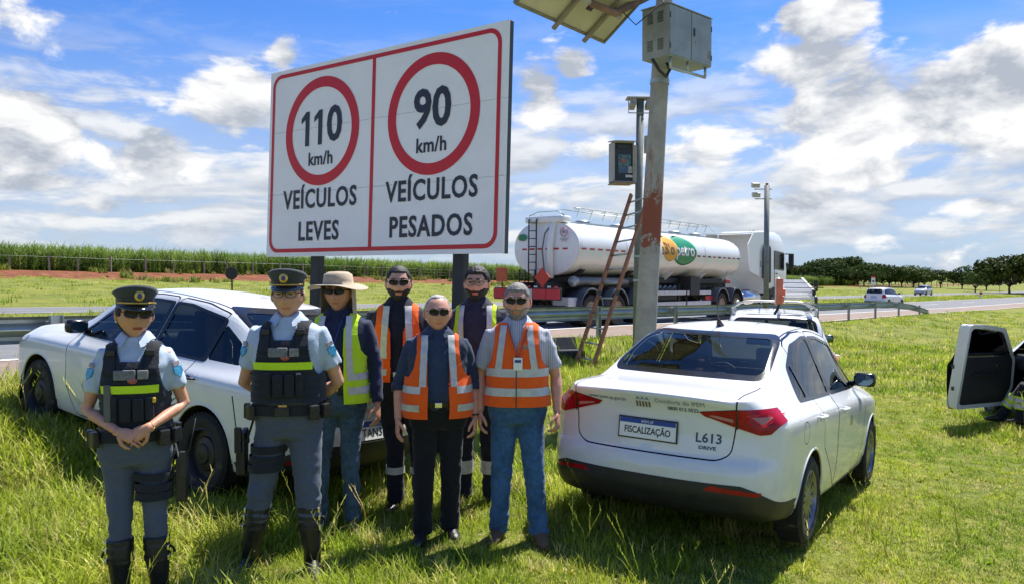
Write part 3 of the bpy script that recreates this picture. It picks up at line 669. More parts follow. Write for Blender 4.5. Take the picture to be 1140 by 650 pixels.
# cabinet: long side parallel to the road
cab_m = pmat('cabinet_grey', (.27, .30, .31), .5, metal=.15, var=.14, scale=4, col2=(.22, .17, .12), f2=.68, soft=.1, bump=.05)
wd_, dd_ = Vector((.73, .683, 0)), Vector((-.683, .73, 0))
corner = at(743.5, 63, 9.95)                                              # nearest lower corner
cb = thing('equipment_cabinet', 'grey two-door steel cabinet with louvres fixed high on the concrete pole', 'cabinet', corner, (0, 0, math.atan2(.683, .73)))
CW, CD, CH = .94, .42, .64
MB().box((CW / 2, CD / 2, CH / 2), (CW, CD, CH), bev=.008).build('case', cab_m, cb)
MB().box((CW / 2, CD / 2, CH + .008), (CW + .03, CD + .03, .014), bev=.003).build('lid', cab_m, cb)
for k in range(2):
    d = MB().box((CW * (.25 + .5 * k), -.006, CH / 2), (CW / 2 - .014, .012, CH - .03), bev=.004).build('door', cab_m, cb)
    for z_ in (.12, .5): MB().tube([(CW * k + (.012 if k == 0 else -.012), -.012, z_ - .035), (CW * k + (.012 if k == 0 else -.012), -.012, z_ + .035)], .008, 6).build('hinge', dark_steel, d)
    if k: MB().tube([(CW * .56, -.02, .33), (CW * .56, -.02, .43)], .010, 6).build('handle', dark_steel, d); MB().lathe([(.014, -.02), (.012, -.008)], (CW * .6, 0, .26), 'Y', 10).build('lock', pmat('brass_lock', (.45, .28, .08), .4, metal=.8), d)
for r_ in range(6):
    for q in (.13, .29):
        for zb in (.10, .44): MB().box((-.006, q, zb + r_ * .024), (.012, .085, .006)).build('louvre', dark_steel, cb)
ub = MB()
for x_ in (.10, CW * .5, CW - .06): ub.tube([(x_, .05, 0), (x_, .05, -.13)], .018, 8)
ub.tube([(.10, .05, -.13), (CW - .06, .05, -.13)], .02, 8); ub.build('mounting_frame', galv, cb, True)
MB().tube([(.3, .25, .0), (.3, .2, -.1), (.22, .2, -.2), (.1, .22, -.14), (.0, .26, .0)], .02, 8).build('cable_conduit', black_plastic, cb, True)
# solar panel
c2 = at(671, 48.7, 10.5); ea = Vector((-.61, -.79, 0)); tl = R(38); eb = Vector((.79 * math.cos(tl), -.61 * math.cos(tl), math.sin(tl)))
sp = thing('solar_panel', 'solar panel with cream underside on an arm from the concrete pole', 'solar panel', (0, 0, 0))
M_ = frame(c2, ea, eb); cream = pmat('panel_backsheet', (.52, .48, .36), .6, var=.08, scale=2)
def sbox(c_, s_): mb = MB().box(c_, s_, bev=.002); mb.v = [tuple(M_ @ Vector(p)) for p in mb.v]; return mb
sbox((.95, .55, .0), (1.88, 1.08, .006)).build('backsheet', cream, sp)
sbox((.95, .55, .012), (1.87, 1.07, .006)).build('cell_sheet', pmat('solar_cells', (.012, .018, .05), .15, var=.2), sp)
for c_, s_ in (((.95, -.0, 0), (1.92, .035, .045)), ((.95, 1.1, 0), (1.92, .035, .045)), ((-.01, .55, 0), (.035, 1.13, .045)), ((1.91, .55, 0), (.035, 1.13, .045))): sbox(c_, s_).build('frame_bar', pmat('panel_frame', (.22, .20, .15), .5, metal=.4), sp)
for x_ in (.42, 1.1): sbox((x_, .52, -.045), (.05, 1.22, .04)).build('support_rail', pmat('rail_brown', (.25, .21, .16), .6), sp)
sbox((.9, .42, -.095), (1.3, .05, .06)).build('cross_bar', pmat('rail_grey', (.4, .38, .34), .5, metal=.4), sp)
sbox((.75, .32, -.014), (.10, .06, .02)).build('junction_box', black_plastic, sp)
p0_ = M_ @ Vector((.45, .45, -.14)); p1_ = pole_pt(5.55 - pz); MB().tube([M_ @ Vector((.95, .42, -.12)), p0_, p1_], .045, 8).build('arm', pmat('arm_rust', (.21, .12, .085), .7, var=.25), sp, True)
MB().tube([M_ @ Vector((.35, .5, -.06)), M_ @ Vector((.2, .5, -.32)), M_ @ Vector((.05, .9, -.3)), p1_ + Vector((0, -.1, -.05))], .008, 6).build('cable', black_plastic, sp, True)

# ------------------------------------------------------------------ slim camera pole, camera box and ladder
TX, TY = (708.5 - 570) / F_PX * 16, 16.0; tz = ground_z(TX, TY)
tp = thing('camera_pole', 'slim steel pole with camera mast head behind the concrete pole', 'pole', (TX, TY, tz), (0, R(.7), 0))
toph = at(708, 112, 16).z - tz
MB().tube([(0, 0, -.3), (0, 0, toph)], .075, 14).build('shaft', pmat('pole_steel', (.17, .19, .17), .7, metal=.1, var=.2), tp, True)
tan_m = pmat('housing_tan', (.30, .28, .23), .6, var=.15)
MB().box((-.02, 0, toph + .01), (.52, .28, .03), bev=.004).build('head_plate', tan_m, tp)
for x_ in (-.16, .16): MB().box((x_, -.05, toph - .12), (.11, .30, .11), rot=Euler((R(-12), 0, 0)), bev=.01).build('camera_unit', tan_m, tp)
MB().tube([(-.25, -.12, toph), (-.25, -.12, toph - .3), (.25, -.12, toph - .3), (.25, -.12, toph)], .012, 6).build('guard_frame', tan_m, tp)
for z_ in (1.62, 2.1, 2.72): MB().lathe([(.08, z_ - .02), (.085, z_ - .02), (.085, z_ + .02), (.08, z_ + .02)], n=14, cap=False).build('clamp_band', galv, tp)
MB().box((.14, 0, 4.35), (.09, .1, .35), bev=.01).build('small_box', tan_m, tp)
bx = thing('camera_box', 'open beige electronics box with dark screen mounted on the slim pole', 'box', at(683, 203, 15.85), (0, 0, R(10)))
BW, BD, BH = .42, .34, .80
case = MB()
for c_, s_ in (((BW / 2, BD, BH / 2), (BW, .02, BH)), ((.01, BD / 2, BH / 2), (.02, BD, BH)), ((BW - .01, BD / 2, BH / 2), (.02, BD, BH)), ((BW / 2, BD / 2, BH - .01), (BW, BD, .02)), ((BW / 2, BD / 2, .01), (BW, BD, .02))): case.box(c_, s_)
case.build('case', pmat('housing_beige', (.38, .36, .30), .55, var=.12), bx)
MB().box((BW / 2, .05, BH / 2), (BW - .06, .02, BH - .06)).build('inner_panel', sign_black, bx)
MB().box((BW * .55, .035, BH * .46), (BW * .62, .012, BH * .46)).build('screen', pmat('screen_teal', (.05, .13, .14), .25, var=.6, scale=14), bx)
for (q, z_, w2, h2, cc) in ((.12, .70, .2, .06, (.02, .03, .04)), (.16, .42, .1, .09, (.30, .10, .09)), (.30, .25, .09, .13, (.40, .38, .36)), (.18, .23, .1, .1, (.05, .10, .22)), (.28, .12, .16, .05, (.55, .54, .5))):
    MB().box((q + .05, .026, z_), (w2, .012, h2)).build('module', pmat('module_%d' % int(z_ * 100), cc, .4, var=.3, scale=20), bx)
MB().box((BW / 2, .1, BH + .02), (BW + .04, BD + .16, .02), rot=Euler((R(6), 0, 0))).build('rain_hood', pmat('housing_beige', (.38, .36, .30)), bx)
MB().box((BW / 2 - .02, .1, -.03), (BW + .02, BD + .1, .02)).build('bottom_shelf', pmat('shelf_brown', (.30, .20, .12), .7), bx)
MB().box((BW + .09, BD * .5, BH * .46), (.16, .3, BH * .94), bev=.008).build('side_case', pmat('housing_beige', (.38, .36, .30)), bx)
# ladder
la, lb = at(641, 399, 14.5), at(659.5, 404, 14.25); la.z = ground_z(la.x, la.y) - .03; lb.z = ground_z(lb.x, lb.y) - .03
ta, tb_ = at(702.5, 217, 15.85), at(724, 210, 15.6)
ld = thing('ladder', 'brown two-rail ladder leaning against the slim camera pole', 'ladder', (0, 0, 0))
wood_red = pmat('ladder_rail_brown', (.30, .115, .055), .55, var=.2, scale=6, bump=.1)
for a, b_ in ((la, ta), (lb, tb_)):
    d = (b_ - a); y_ = d.normalized(); x_ = (lb - la).normalized(); z_ = x_.cross(y_).normalized(); x_ = y_.cross(z_)
    M3 = Matrix((x_, z_, y_)).transposed(); MB().box((a + b_) / 2, (.04, .085, d.length), rot=M3, bev=.004).build('rail', wood_red, ld)
for k in range(12):
    f = (k + .55) / 12.2; MB().tube([la.lerp(ta, f), lb.lerp(tb_, f)], .017, 8).build('rung', galv, ld, True)
for f in (.40,):
    for a, b_ in ((la, ta), (lb, tb_)): MB().box(a.lerp(b_, f), (.07, .11, .09)).build('lock_bracket', dark_steel, ld)
cs = thing('equipment_case', 'open black case lying in the grass beside the foot of the ladder', 'case', (0, 0, 0))
c0 = at(636, 396, 14.9); c0.z = ground_z(c0.x, c0.y); cs.location = c0; cs.rotation_euler = (0, 0, R(22))
MB().box((-.05, 0, .10), (.52, .36, .16), bev=.02).build('tray', black_plastic, cs); MB().box((-.05, .2, .27), (.52, .03, .30), rot=Euler((R(-25), 0, 0)), bev=.012).build('lid', black_plastic, cs); MB().tube([(-.15, -.2, .1), (-.15, -.23, .1), (.05, -.23, .1), (.05, -.2, .1)], .012, 6).build('handle', black_plastic, cs)
# second mast on the right
MX, MY = (853 - 570) / F_PX * 26.5, 26.5; mz = ground_z(MX, MY); mh = at(853, 207, 26.5).z - mz
ms = thing('camera_mast', 'grey mast with two small floodlights in front of the truck cab', 'pole', (MX, MY, mz))
MB().tube([(0, 0, -.3), (0, 0, mh)], .088, 14).build('shaft', pmat('mast_grey', (.22, .235, .225), .6, metal=.3, var=.2), ms, True)
for z_, x0_ in ((mh - .13, -.42), (mh - .45, -.40)):
    MB().tube([(x0_, 0, z_), (.16, 0, z_)], .02, 6).build('arm', galv, ms); MB().box((x0_ + .02, -.06, z_ + .13), (.24, .2, .15), rot=Euler((R(15), 0, 0)), bev=.01).build('floodlight', pmat('lamp_pale', (.48, .46, .42), .4, var=.1), ms)
MB().lathe([(.05, mh), (.05, mh + .07), (.01, mh + .09)], n=10).build('cap', pmat('cap_brown', (.25, .15, .1), .7), ms)
# ------------------------------------------------------------------ cars (frame: x forward from rear axle, y left, z up from the ground)
from mathutils.bvhtree import BVHTree
seat_fab = fabric('seat_fabric', (.035, .036, .04)); dash_m = pmat('dash_plastic', (.03, .03, .032), .6, var=.15, scale=20)
lamp_red = pmat('tail_lamp_red', (.36, .004, .012), .22, var=.25, scale=14, spec=.35); lamp_red2 = pmat('tail_lamp_bright', (.62, .03, .03), .25, var=.1, spec=.3)
lamp_clear = pmat('lamp_clear', (.62, .64, .66), .12, var=.1, coat=1.0); lamp_inner = pmat('lamp_inner_pale', (.48, .22, .20), .25, spec=.3)
rim_m = pmat('alloy_rim', (.24, .25, .26), .35, metal=.85, var=.12); rim_black = pmat('black_steel_rim', (.03, .03, .032), .45, metal=.4, var=.2)
blue_print = pmat('print_blue', (.01, .06, .32), .4); dark_print = pmat('print_dark_blue', (.03, .07, .14), .45); grey_print = pmat('print_grey', (.25, .25, .26), .5)
plate_white = pmat('plate_white', (.88, .89, .90), .35, var=.03)
liner_m = pmat('wheel_well', (.012, .012, .012), .95, var=.1)

def offset_poly(p, d):
    n = len(p); out = []
    for i in range(n):
        a, b_, c_ = Vector(p[i - 1]), Vector(p[i]), Vector(p[(i + 1) % n]); e1 = (b_ - a).normalized(); e2 = (c_ - b_).normalized()
        n1, n2 = Vector((e1.y, -e1.x)), Vector((e2.y, -e2.x)); m_ = (n1 + n2); k = d / max(.35, m_.length_squared / 2); q = b_ + m_ * k * .5 * 1.0
        q = b_ + m_.normalized() * d / max(.5, m_.normalized().dot(n1)); out.append((q.x, q.y))
    return out
def ccw(p):
    a = sum(p[i - 1][0] * p[i][1] - p[i][0] * p[i - 1][1] for i in range(len(p))); return list(p) if a > 0 else list(p)[::-1]
def clip_poly(p, pt, nrm):
    out = []
    for i in range(len(p)):
        a, b_ = p[i - 1], p[i]; da = (a[0] - pt[0]) * nrm[0] + (a[1] - pt[1]) * nrm[1]; db = (b_[0] - pt[0]) * nrm[0] + (b_[1] - pt[1]) * nrm[1]
        if (da < 0) != (db < 0): f = da / (da - db); out.append((a[0] + (b_[0] - a[0]) * f, a[1] + (b_[1] - a[1]) * f))
        if db >= 0: out.append(b_)
    return out
def round_poly(p, r, n=2):
    p = ccw(p); out = []
    for i in range(len(p)):
        a, b_, c_ = Vector(p[i - 1]), Vector(p[i]), Vector(p[(i + 1) % len(p)]); rr = min(r, (a - b_).length * .45, (c_ - b_).length * .45)
        s_, e_ = b_ + (a - b_).normalized() * rr, b_ + (c_ - b_).normalized() * rr
        for k in range(n + 1): f = k / n; q = s_ * (1 - f) ** 2 + b_ * 2 * f * (1 - f) + e_ * f * f; out.append((q.x, q.y))
    return out
def cut(bm, axis, poly, filt, reg, lay):
    """cookie-cut a convex polygon, given in the plane seen along axis, into the surface; mark the inside with reg"""
    poly = ccw(poly); ia, ib = {'Y': (0, 2), 'X': (1, 2), 'Z': (0, 1)}[axis]
    a0, a1, b0, b1 = min(p[0] for p in poly) - .12, max(p[0] for p in poly) + .12, min(p[1] for p in poly) - .12, max(p[1] for p in poly) + .12
    faces = []
    for f in bm.faces:
        c_ = f.verts[0].co
        if a0 < c_[ia] < a1 and b0 < c_[ib] < b1:
            if filt(f.calc_center_median(), f.normal): faces.append(f)
    for i in range(len(poly)):
        p, q = poly[i - 1], poly[i]; e = (q[0] - p[0], q[1] - p[1]); L = math.hypot(*e)
        if L < 1e-6: continue
        co = [0, 0, 0]; no = [0, 0, 0]; co[ia], co[ib] = p; no[ia], no[ib] = e[1] / L, -e[0] / L
        no_v = Vector(no); k0 = no_v.dot(Vector(co)); inside, strad = [], []
        for f in faces:
            d = [v.co.dot(no_v) - k0 for v in f.verts]
            if max(d) <= 1e-6: inside.append(f)
            elif min(d) < -1e-6: strad.append(f)
        if strad:
            geom = set(strad)
            for f in strad: geom.update(f.edges); geom.update(f.verts)
            r_ = bmesh.ops.bisect_plane(bm, geom=list(geom), dist=1e-6, plane_co=co, plane_no=no)
            inside += [f for f in r_['geom'] if isinstance(f, bmesh.types.BMFace) and f.calc_center_median().dot(no_v) < k0]
        faces = inside
        if not faces: return []
    for f in faces: f[lay] = reg
    return faces

def car_surface(sp):
    K = np.array(sp['keys'], float); xk = K[:, 0]; xr, xf = xk[0], xk[-1]
    xs = np.unique(np.concatenate([np.linspace(xr, xr + .5, 24), np.linspace(xr + .5, xf - .5, int((xf - xr - 1) / .055)), np.linspace(xf - .5, xf, 20)]))
    cols = [pchip(xk, K[:, i], xs) for i in range(1, 8)]; rings = []
    cnt = [4, 4, 4, 12, 4, 4, 9, 5, 5, 3, 6]
    for zt, wt, cam_, zb, wb, wm, zl in zip(*cols):
        cp_ = [(0, zt), (wt * .5, zt - cam_ * .3), (wt * .85, zt - cam_ * .8), (wt, zt - cam_ * 1.35), (wb, zb), (wm - .006, zb - .075), (wm, zb - .16), (wm - .004, .55), (wm - .012, .40), (wm - .045, zl + .04), (wm - .11, zl), (0, zl)]
        pts = [np.array(cp_[0])]
        for (a, b_), n in zip(zip(cp_[:-1], cp_[1:]), cnt):
            for k in range(1, n + 1): pts.append(np.array(a) + (np.array(b_) - np.array(a)) * k / n)
        P = np.array(pts); full = np.concatenate([P[::-1] * [-1, 1], P[1:]]) ; 
        for _ in range(3):
            Q = full.copy(); Q[1:-1] = (full[:-2] + 2 * full[1:-1] + full[2:]) / 4; full = Q
        rings.append(full[:-1])                              # closed ring, bottom centre once
    G = np.zeros((len(xs), len(rings[0]), 3))
    for i, (x_, r_) in enumerate(zip(xs, rings)): G[i, :, 0] = x_; G[i, :, 1:] = r_
    def end_dx(y, z, tab, bow, wdt): return np.interp(z, [q[0] for q in tab], [q[1] for q in tab]) + bow * (np.abs(y) / wdt) ** 2.6
    for i, x_ in enumerate(xs):
        wr = np.clip((xr + .45 - x_) / .45, 0, 1) ** 1.6; wf = np.clip((x_ - xf + .45) / .45, 0, 1) ** 1.6
        G[i, :, 0] += wr * end_dx(G[i, :, 1], G[i, :, 2], sp['rear'], sp['rbow'], .8) - wf * end_dx(G[i, :, 1], G[i, :, 2], sp['front'], sp['fbow'], .8)
    M = G.shape[1]; V = list(map(tuple, G.reshape(-1, 3))); Fc = []
    for i in range(len(xs) - 1):
        for j in range(M): k = (j + 1) % M; Fc.append((i * M + j, i * M + k, (i + 1) * M + k, (i + 1) * M + j))
    for base_i, ring, tab, bow, sg_ in ((0, rings[0], sp['rear'], sp['rbow'], 1), ((len(xs) - 1) * M, rings[-1], sp['front'], sp['fbow'], -1)):
        x0 = xr if sg_ > 0 else xf; zc = (ring[:, 1].max() + ring[:, 1].min()) / 2; prev = [base_i + j for j in range(M)]; nl = 12
        for q in range(1, nl):
            f = 1 - q / nl; y = ring[:, 0] * f; z = zc + (ring[:, 1] - zc) * (f ** .9)
            x_ = x0 + sg_ * end_dx(y, z, tab, bow, .8); o = len(V); V += list(zip(x_, y, z)); cur = list(range(o, o + M))
            for j in range(M):
                k = (j + 1) % M; Fc.append((prev[j], cur[j], cur[k], prev[k]) if sg_ > 0 else (prev[k], cur[k], cur[j], prev[j]))
            prev = cur
        o = len(V); V.append((x0 + sg_ * float(end_dx(np.array(0.), np.array(zc), tab, bow, .8)), 0, zc))
        for j in range(M): k = (j + 1) % M; Fc.append((prev[j], o, prev[k]) if sg_ > 0 else (prev[k], o, prev[j]))
    bm = bmesh.new(); vs_ = [bm.verts.new(p) for p in V]
    for f in Fc:
        try: bm.faces.new([vs_[i] for i in f])
        except ValueError: pass
    bmesh.ops.recalc_face_normals(bm, faces=bm.faces); bm.normal_update(); return bm

def part_from(bm, faces, name, mat, parent, push=0.0, origin=None):
    idx = {}; V = []; N = []; Fc = []
    for f in faces:
        r_ = []
        for v in f.verts:
            if v.index not in idx: idx[v.index] = len(V); V.append(tuple(v.co + v.normal * push)); N.append(tuple(v.normal))
            r_.append(idx[v.index])
        Fc.append(r_)
    me = bpy.data.meshes.new(name); me.from_pydata(V, [], Fc); ob = link(name, me, parent, mat, smooth=True)
    me.normals_split_custom_set_from_vertices(N); return ob

def wheel_parts(rad, wid, rim_r, style, rimmat):
    ty = MB().lathe([(rim_r, -wid / 2 + .01), (rim_r + .02, -wid / 2), (rad - .03, -wid / 2), (rad - .006, -wid / 2 + .02), (rad, -wid / 2 + .04), (rad, wid / 2 - .04), (rad - .006, wid / 2 - .02), (rad - .03, wid / 2), (rim_r + .02, wid / 2), (rim_r, wid / 2 - .01)], axis='Y', n=40, cap=False)
    for k in range(40):                                               # tread blocks
        a = 2 * math.pi * k / 40; ty.box((rad * math.cos(a) * .998, 0, rad * math.sin(a) * .998), (.008, wid * .8, rad * .11), rot=Euler((0, -a, 0)))
    rm = MB().lathe([(rim_r, wid / 2 - .012), (rim_r - .012, wid / 2 - .006), (rim_r - .022, wid / 2 - .02), (rim_r - .03, -wid / 2 + .03), (rim_r, -wid / 2 + .02)], axis='Y', n=40, cap=False)
    yo = wid / 2 - .03
    rm.lathe([(.055, yo - .05), (.06, yo + .006), (.03, yo + .016), (.001, yo + .018)], axis='Y', n=16)
    n_sp = {'multi': 10, 'five': 5, 'steel': 0}[style]
    for k in range(n_sp):
        a = 2 * math.pi * k / n_sp + .3; d = Vector((math.cos(a), 0, math.sin(a))); tn = Vector((-math.sin(a), 0, math.cos(a)))
        for off in ((-.02, .02) if style == 'multi' and k % 2 == 0 else (0,)):
            w0, w1 = (.016, .010) if style == 'multi' else (.04, .03)
            p0, p1 = d * .045 + tn * off * .6, d * (rim_r - .015) + tn * off * 1.6
            q = lambda p, w_, y_: [p - tn * w_ + Vector((0, y_, 0)), p + tn * w_ + Vector((0, y_, 0))]
            rm.add(q(p0, w0, yo + .006) + q(p1, w1, yo + .008) + q(p0, w0 * 1.2, yo - .03) + q(p1, w1 * 1.2, yo - .025), [(0, 1, 3, 2), (0, 2, 6, 4), (1, 5, 7, 3)])
    disc = MB().lathe([(rim_r - .05, yo - .07), (rim_r - .05, yo - .06), (.05, yo - .06)], axis='Y', n=24)
    if style == 'steel':
        rm.lathe([(rim_r - .02, yo - .025), (rim_r - .05, yo - .045), (rim_r * .62, yo - .01), (.08, yo + .0), (.07, yo + .012), (.001, yo + .014)], axis='Y', n=40)
    me = [x.mesh(n_) for x, n_ in ((ty, 'wheel'), (rm, 'rim'), (disc, 'brake_disc'))]
    me[0].materials.append(rubber); me[1].materials.append(rimmat); me[2].materials.append(dark_steel)
    for q in me: q.polygons.foreach_set('use_smooth', [True] * len(q.polygons)); q.set_sharp_from_angle(angle=R(35))
    return me

def make_car(sp, name, label, loc, rot, mat, group=None):
    root = thing(name, label, 'car', loc, rot, group); bm = car_surface(sp); lay = bm.faces.layers.int.new('reg')
    REG = {}; nid = [1]
    def region(key): REG[nid[0]] = key; nid[0] += 1; return nid[0] - 1
    bvh = BVHTree.FromBMesh(bm)
    # wheel arches
    arch = {}
    for sx_ in (0.0, sp['wb']):
        for sy in (1, -1):
            rid = region(('arch', sx_, sy)); cx = sx_
            cut(bm, 'Y', [(cx + sp['ar'] * math.cos(a), sp['wr'] + .01 + sp['ar'] * math.sin(a)) for a in np.linspace(0, 2 * math.pi, 25)[:-1]], lambda c_, n_: c_.y * sy > .45 and c_.z < 1.0 and abs(c_.x - cx) < .6, rid, lay)
    def gap_cut(axis, poly, filt, key, gap=.0045):
        g = region(('gap',)); cut(bm, axis, offset_poly(ccw(poly), gap), filt, g, lay)
        if key is None: cut(bm, axis, offset_poly(ccw(poly), -gap), filt, 0, lay); return 0
        r_ = region(key); cut(bm, axis, offset_poly(ccw(poly), -gap), filt, r_, lay); return r_
    side = lambda sy: (lambda c_, n_: c_.y * sy > .4 and abs(n_.y) > .12)
    for sy in (1, -1):
        for k, dpoly in enumerate(sp['doors']): gap_cut('Y', round_poly(dpoly, .05), side(sy), ('door', k, sy))
        dlo = round_poly(sp['dlo'], .035); tr = {}
        for k, (x0, x1) in enumerate(sp['panes']):
            pl = clip_poly(clip_poly(ccw(sp['dlo']), (x0 - .052, 0), (1, 0)), (x1 + .052, 0), (-1, 0)); rid = region(('frame', k, sy)); cut(bm, 'Y', offset_poly(round_poly(pl, .03), -.001), side(sy), rid, lay)
            pl = offset_poly(ccw(sp['dlo']), -.026); pl = clip_poly(clip_poly(pl, (x0, 0), (1, 0)), (x1, 0), (-1, 0)); rid = region(('pane', k, sy)); cut(bm, 'Y', round_poly(pl, .03), side(sy), rid, lay)
    fb = lambda c_, n_: c_.x < sp['lid_x'] and n_.x < .25
    if 'lid' in sp: gap_cut('X', round_poly(sp['lid'], .12, 5), lambda c_, n_: c_.x < sp['lid_x'], ('lid',))
    rw = sp['rear_window']; f_rear = lambda c_, n_: c_.x < sp['mid'] and c_.z > sp['deck'] and n_.z > .08 and n_.x < -.08
    rid = region(('rw_frame',)); cut(bm, 'X', round_poly(rw, .10, 6), f_rear, rid, lay); rid = region(('rear_window',)); cut(bm, 'X', round_poly(offset_poly(ccw(rw), -.035), .075, 6), f_rear, rid, lay)
    ws = sp['windshield']; f_fr = lambda c_, n_: c_.x > sp['mid'] and c_.z > .9 and n_.x > .08
    rid = region(('ws_frame',)); cut(bm, 'X', round_poly(ws, .08, 5), f_fr, rid, lay); rid = region(('windshield',)); cut(bm, 'X', round_poly(offset_poly(ccw(ws), -.03), .06, 5), f_fr, rid, lay)
    rid = region(('bumper',)); cut(bm, 'X', sp['bumper'], lambda c_, n_: c_.x < -.40 and c_.z < .6, rid, lay)
    rid = region(('fbumper',)); cut(bm, 'X', sp['fbumper'], lambda c_, n_: c_.x > sp['wb'] + .38 and c_.z < .6, rid, lay)
    for sy in (1, -1):
        for key, pl, xl in (('tail', sp['tail'], sp['tail_x']),):
            rid = region((key, sy)); cut(bm, 'X', [(a * sy, b_) for a, b_ in pl], lambda c_, n_: c_.x < xl and c_.y * sy > .2, rid, lay)
        rid = region(('head', sy)); cut(bm, 'X', [(a * sy, b_) for a, b_ in sp['head']], lambda c_, n_: c_.x > sp['head_x'] and c_.y * sy > .2, rid, lay)
        if 'reflector' in sp: rid = region(('reflector', sy)); cut(bm, 'X', [(a * sy, b_) for a, b_ in sp['reflector']], lambda c_, n_: c_.x < -.5 and c_.y * sy > .2, rid, lay)
    if 'fuel' in sp: gap_cut('Y', circ(*sp['fuel'], 20), side(-1), None, .003)
    for f in bm.faces:
        if f[lay] == 0 and f.normal.z < -.6 and f.calc_center_median().z < .35: f[lay] = 9999
    bm.normal_update(); bm.verts.index_update(); bm.faces.index_update()
    groups = {}
    for f in bm.faces: groups.setdefault(f[lay], []).append(f)
    out = {}; pend = []
    out['body'] = part_from(bm, groups.pop(0), 'body', mat, root)
    if 9999 in groups: part_from(bm, groups.pop(9999), 'underbody', black_plastic, root)
    gapf = []
    for rid, fs in groups.items():
        key = REG[rid]
        if key[0] == 'arch': continue
        if key[0] == 'gap': part_from(bm, fs, 'panel_gap', black_gloss, root, -.004)
        elif key[0] == 'door': out[key] = part_from(bm, fs, 'door', mat, root)
        elif key[0] == 'lid': out['lid'] = part_from(bm, fs, sp.get('lid_name', 'boot_lid'), mat, root)
        elif key[0] in ('bumper', 'fbumper'): out[key[0]] = part_from(bm, fs, 'bumper', black_plastic, root, .004)
        else: pend.append((key, fs))
    for key, fs in pend:
        k = key[0]
        if k in ('frame', 'pane'):
            d = out.get(('door', sp['pane_door'][key[1]], key[2])); pr = d if d else root
            part_from(bm, fs, 'window_frame' if k == 'frame' else 'window', black_gloss if k == 'frame' else sp['glass'], pr, .002 if k == 'frame' else -.004)
        elif k in ('rw_frame', 'ws_frame'): part_from(bm, fs, 'window_frame', black_gloss, root, .001)
        elif k in ('rear_window', 'windshield'): out[k] = part_from(bm, fs, k, sp['glass_r'] if k == 'rear_window' else glass, root, -.003)
        elif k == 'tail': out[key] = part_from(bm, fs, 'tail_light', lamp_red, root, .007)
        elif k == 'head': out[key] = part_from(bm, fs, 'headlight', lamp_clear, root, .004)
        elif k == 'reflector': part_from(bm, fs, 'reflector', lamp_red, root, .006)
    bm.free()
    def hit(o, d):
        r_ = bvh.ray_cast(Vector(o), Vector(d)); return (r_[0], r_[1]) if r_[0] is not None else (Vector(o), -Vector(d))
    out['root'], out['hit'] = root, hit
    # wheels and wells
    wm_ = sp['wheel_mesh']
    for sx_ in (0.0, sp['wb']):
        for sy in (1, -1):
            wo_ = link('wheel', wm_[0], root, loc=(sx_, sy * sp['track'], sp['wr'])); wo_.rotation_euler = (0, rng.uniform(0, 6), 0 if sy > 0 else math.pi)
            link('rim', wm_[1], wo_); link('brake_disc', wm_[2], wo_)
            lp = []
            n = 20; mb = MB(); rA = sp['ar'] - .003; yo_, yi_ = sy * (sp['wm'] - .02), sy * .45
            ring = lambda y_: [(sx_ + rA * math.cos(a), y_, sp['wr'] + .01 + rA * math.sin(a)) for a in np.linspace(-.35, math.pi + .35, n)]
            mb.loft([ring(yo_), ring(yi_)], closed=False, cap=False); mb.add(ring(yi_), [tuple(range(n))]); mb.build('wheel_well', liner_m, root)
            hp_ = []
            for a in np.linspace(.0, math.pi, 26):                 # rolled arch lip following the side
                x_, z_ = sx_ + sp['ar'] * math.cos(a), sp['wr'] + .01 + sp['ar'] * math.sin(a); p_, n_ = hit((x_, sy * 2, z_), (0, -sy, 0)); abs(p_.y) < 1 and hp_.append(Vector((x_, p_.y - sy * .004, z_)))
            MB().tube(hp_, .011, 6).build('arch_lip', mat if not sp.get('clad') else black_plastic, root, True)
    # cabin
    xs_, zf = sp['seat_x'], .30
    MB().box(((sp['mid'] + .3), 0, .27), (sp['wb'] - .55, 1.25, .06)).build('cabin_floor', liner_m, root)
    for x_, sy in ((xs_, .36), (xs_, -.36)):
        st_ = MB().box((x_ + .05, sy, .56), (.48, .46, .20), bev=.05).box((x_ - .24, sy, .86), (.14, .46, .56), rot=Euler((0, R(-14), 0)), bev=.05).build('seat', seat_fab, root, True)
        MB().box((x_ - .34, sy, 1.23), (.09, .26, .17), rot=Euler((0, R(-10), 0)), bev=.03).build('headrest', seat_fab, st_, True)
    rb = MB().box((xs_ - .82, 0, .55), (.46, 1.2, .2), bev=.05).box((xs_ - 1.06, 0, .82), (.14, 1.22, .52), rot=Euler((0, R(-20), 0)), bev=.05).build('rear_bench', seat_fab, root, True)
    if sp.get('rear_headrests', True):
        for sy in (-.36, .36): MB().box((xs_ - 1.14, sy, 1.13), (.08, .24, .12), bev=.03).build('headrest', seat_fab, rb, True)
    MB().box((sp['dash_x'], 0, .86), (.40, 1.34, .22), bev=.06).build('dashboard', dash_m, root, True)
    if 'shelf' in sp: MB().box(sp['shelf'][:3], sp['shelf'][3:], bev=.01).build('parcel_shelf', dash_m, root)
    sw = MB(); cS = Vector((xs_ + .52, .36, .94)); Ms = Euler((0, R(-62), 0)).to_matrix()
    sw.tube([cS + Ms @ Vector((.18 * math.cos(a), .18 * math.sin(a), 0)) for a in np.linspace(0, 2 * math.pi, 25)], .014, 6); sw.box(cS, (.05, .30, .05), rot=Ms).box(cS - Ms @ Vector((.08, 0, 0)), (.16, .05, .03), rot=Ms).tube([cS, cS + Vector((.25, 0, -.12))], .03, 6); sw.build('steering_wheel', dash_m, root, True)
    MB().box((sp['mirror_in'][0], 0, sp['mirror_in'][1]), (.03, .22, .06), bev=.01).build('rear_view_mirror', black_plastic, root)
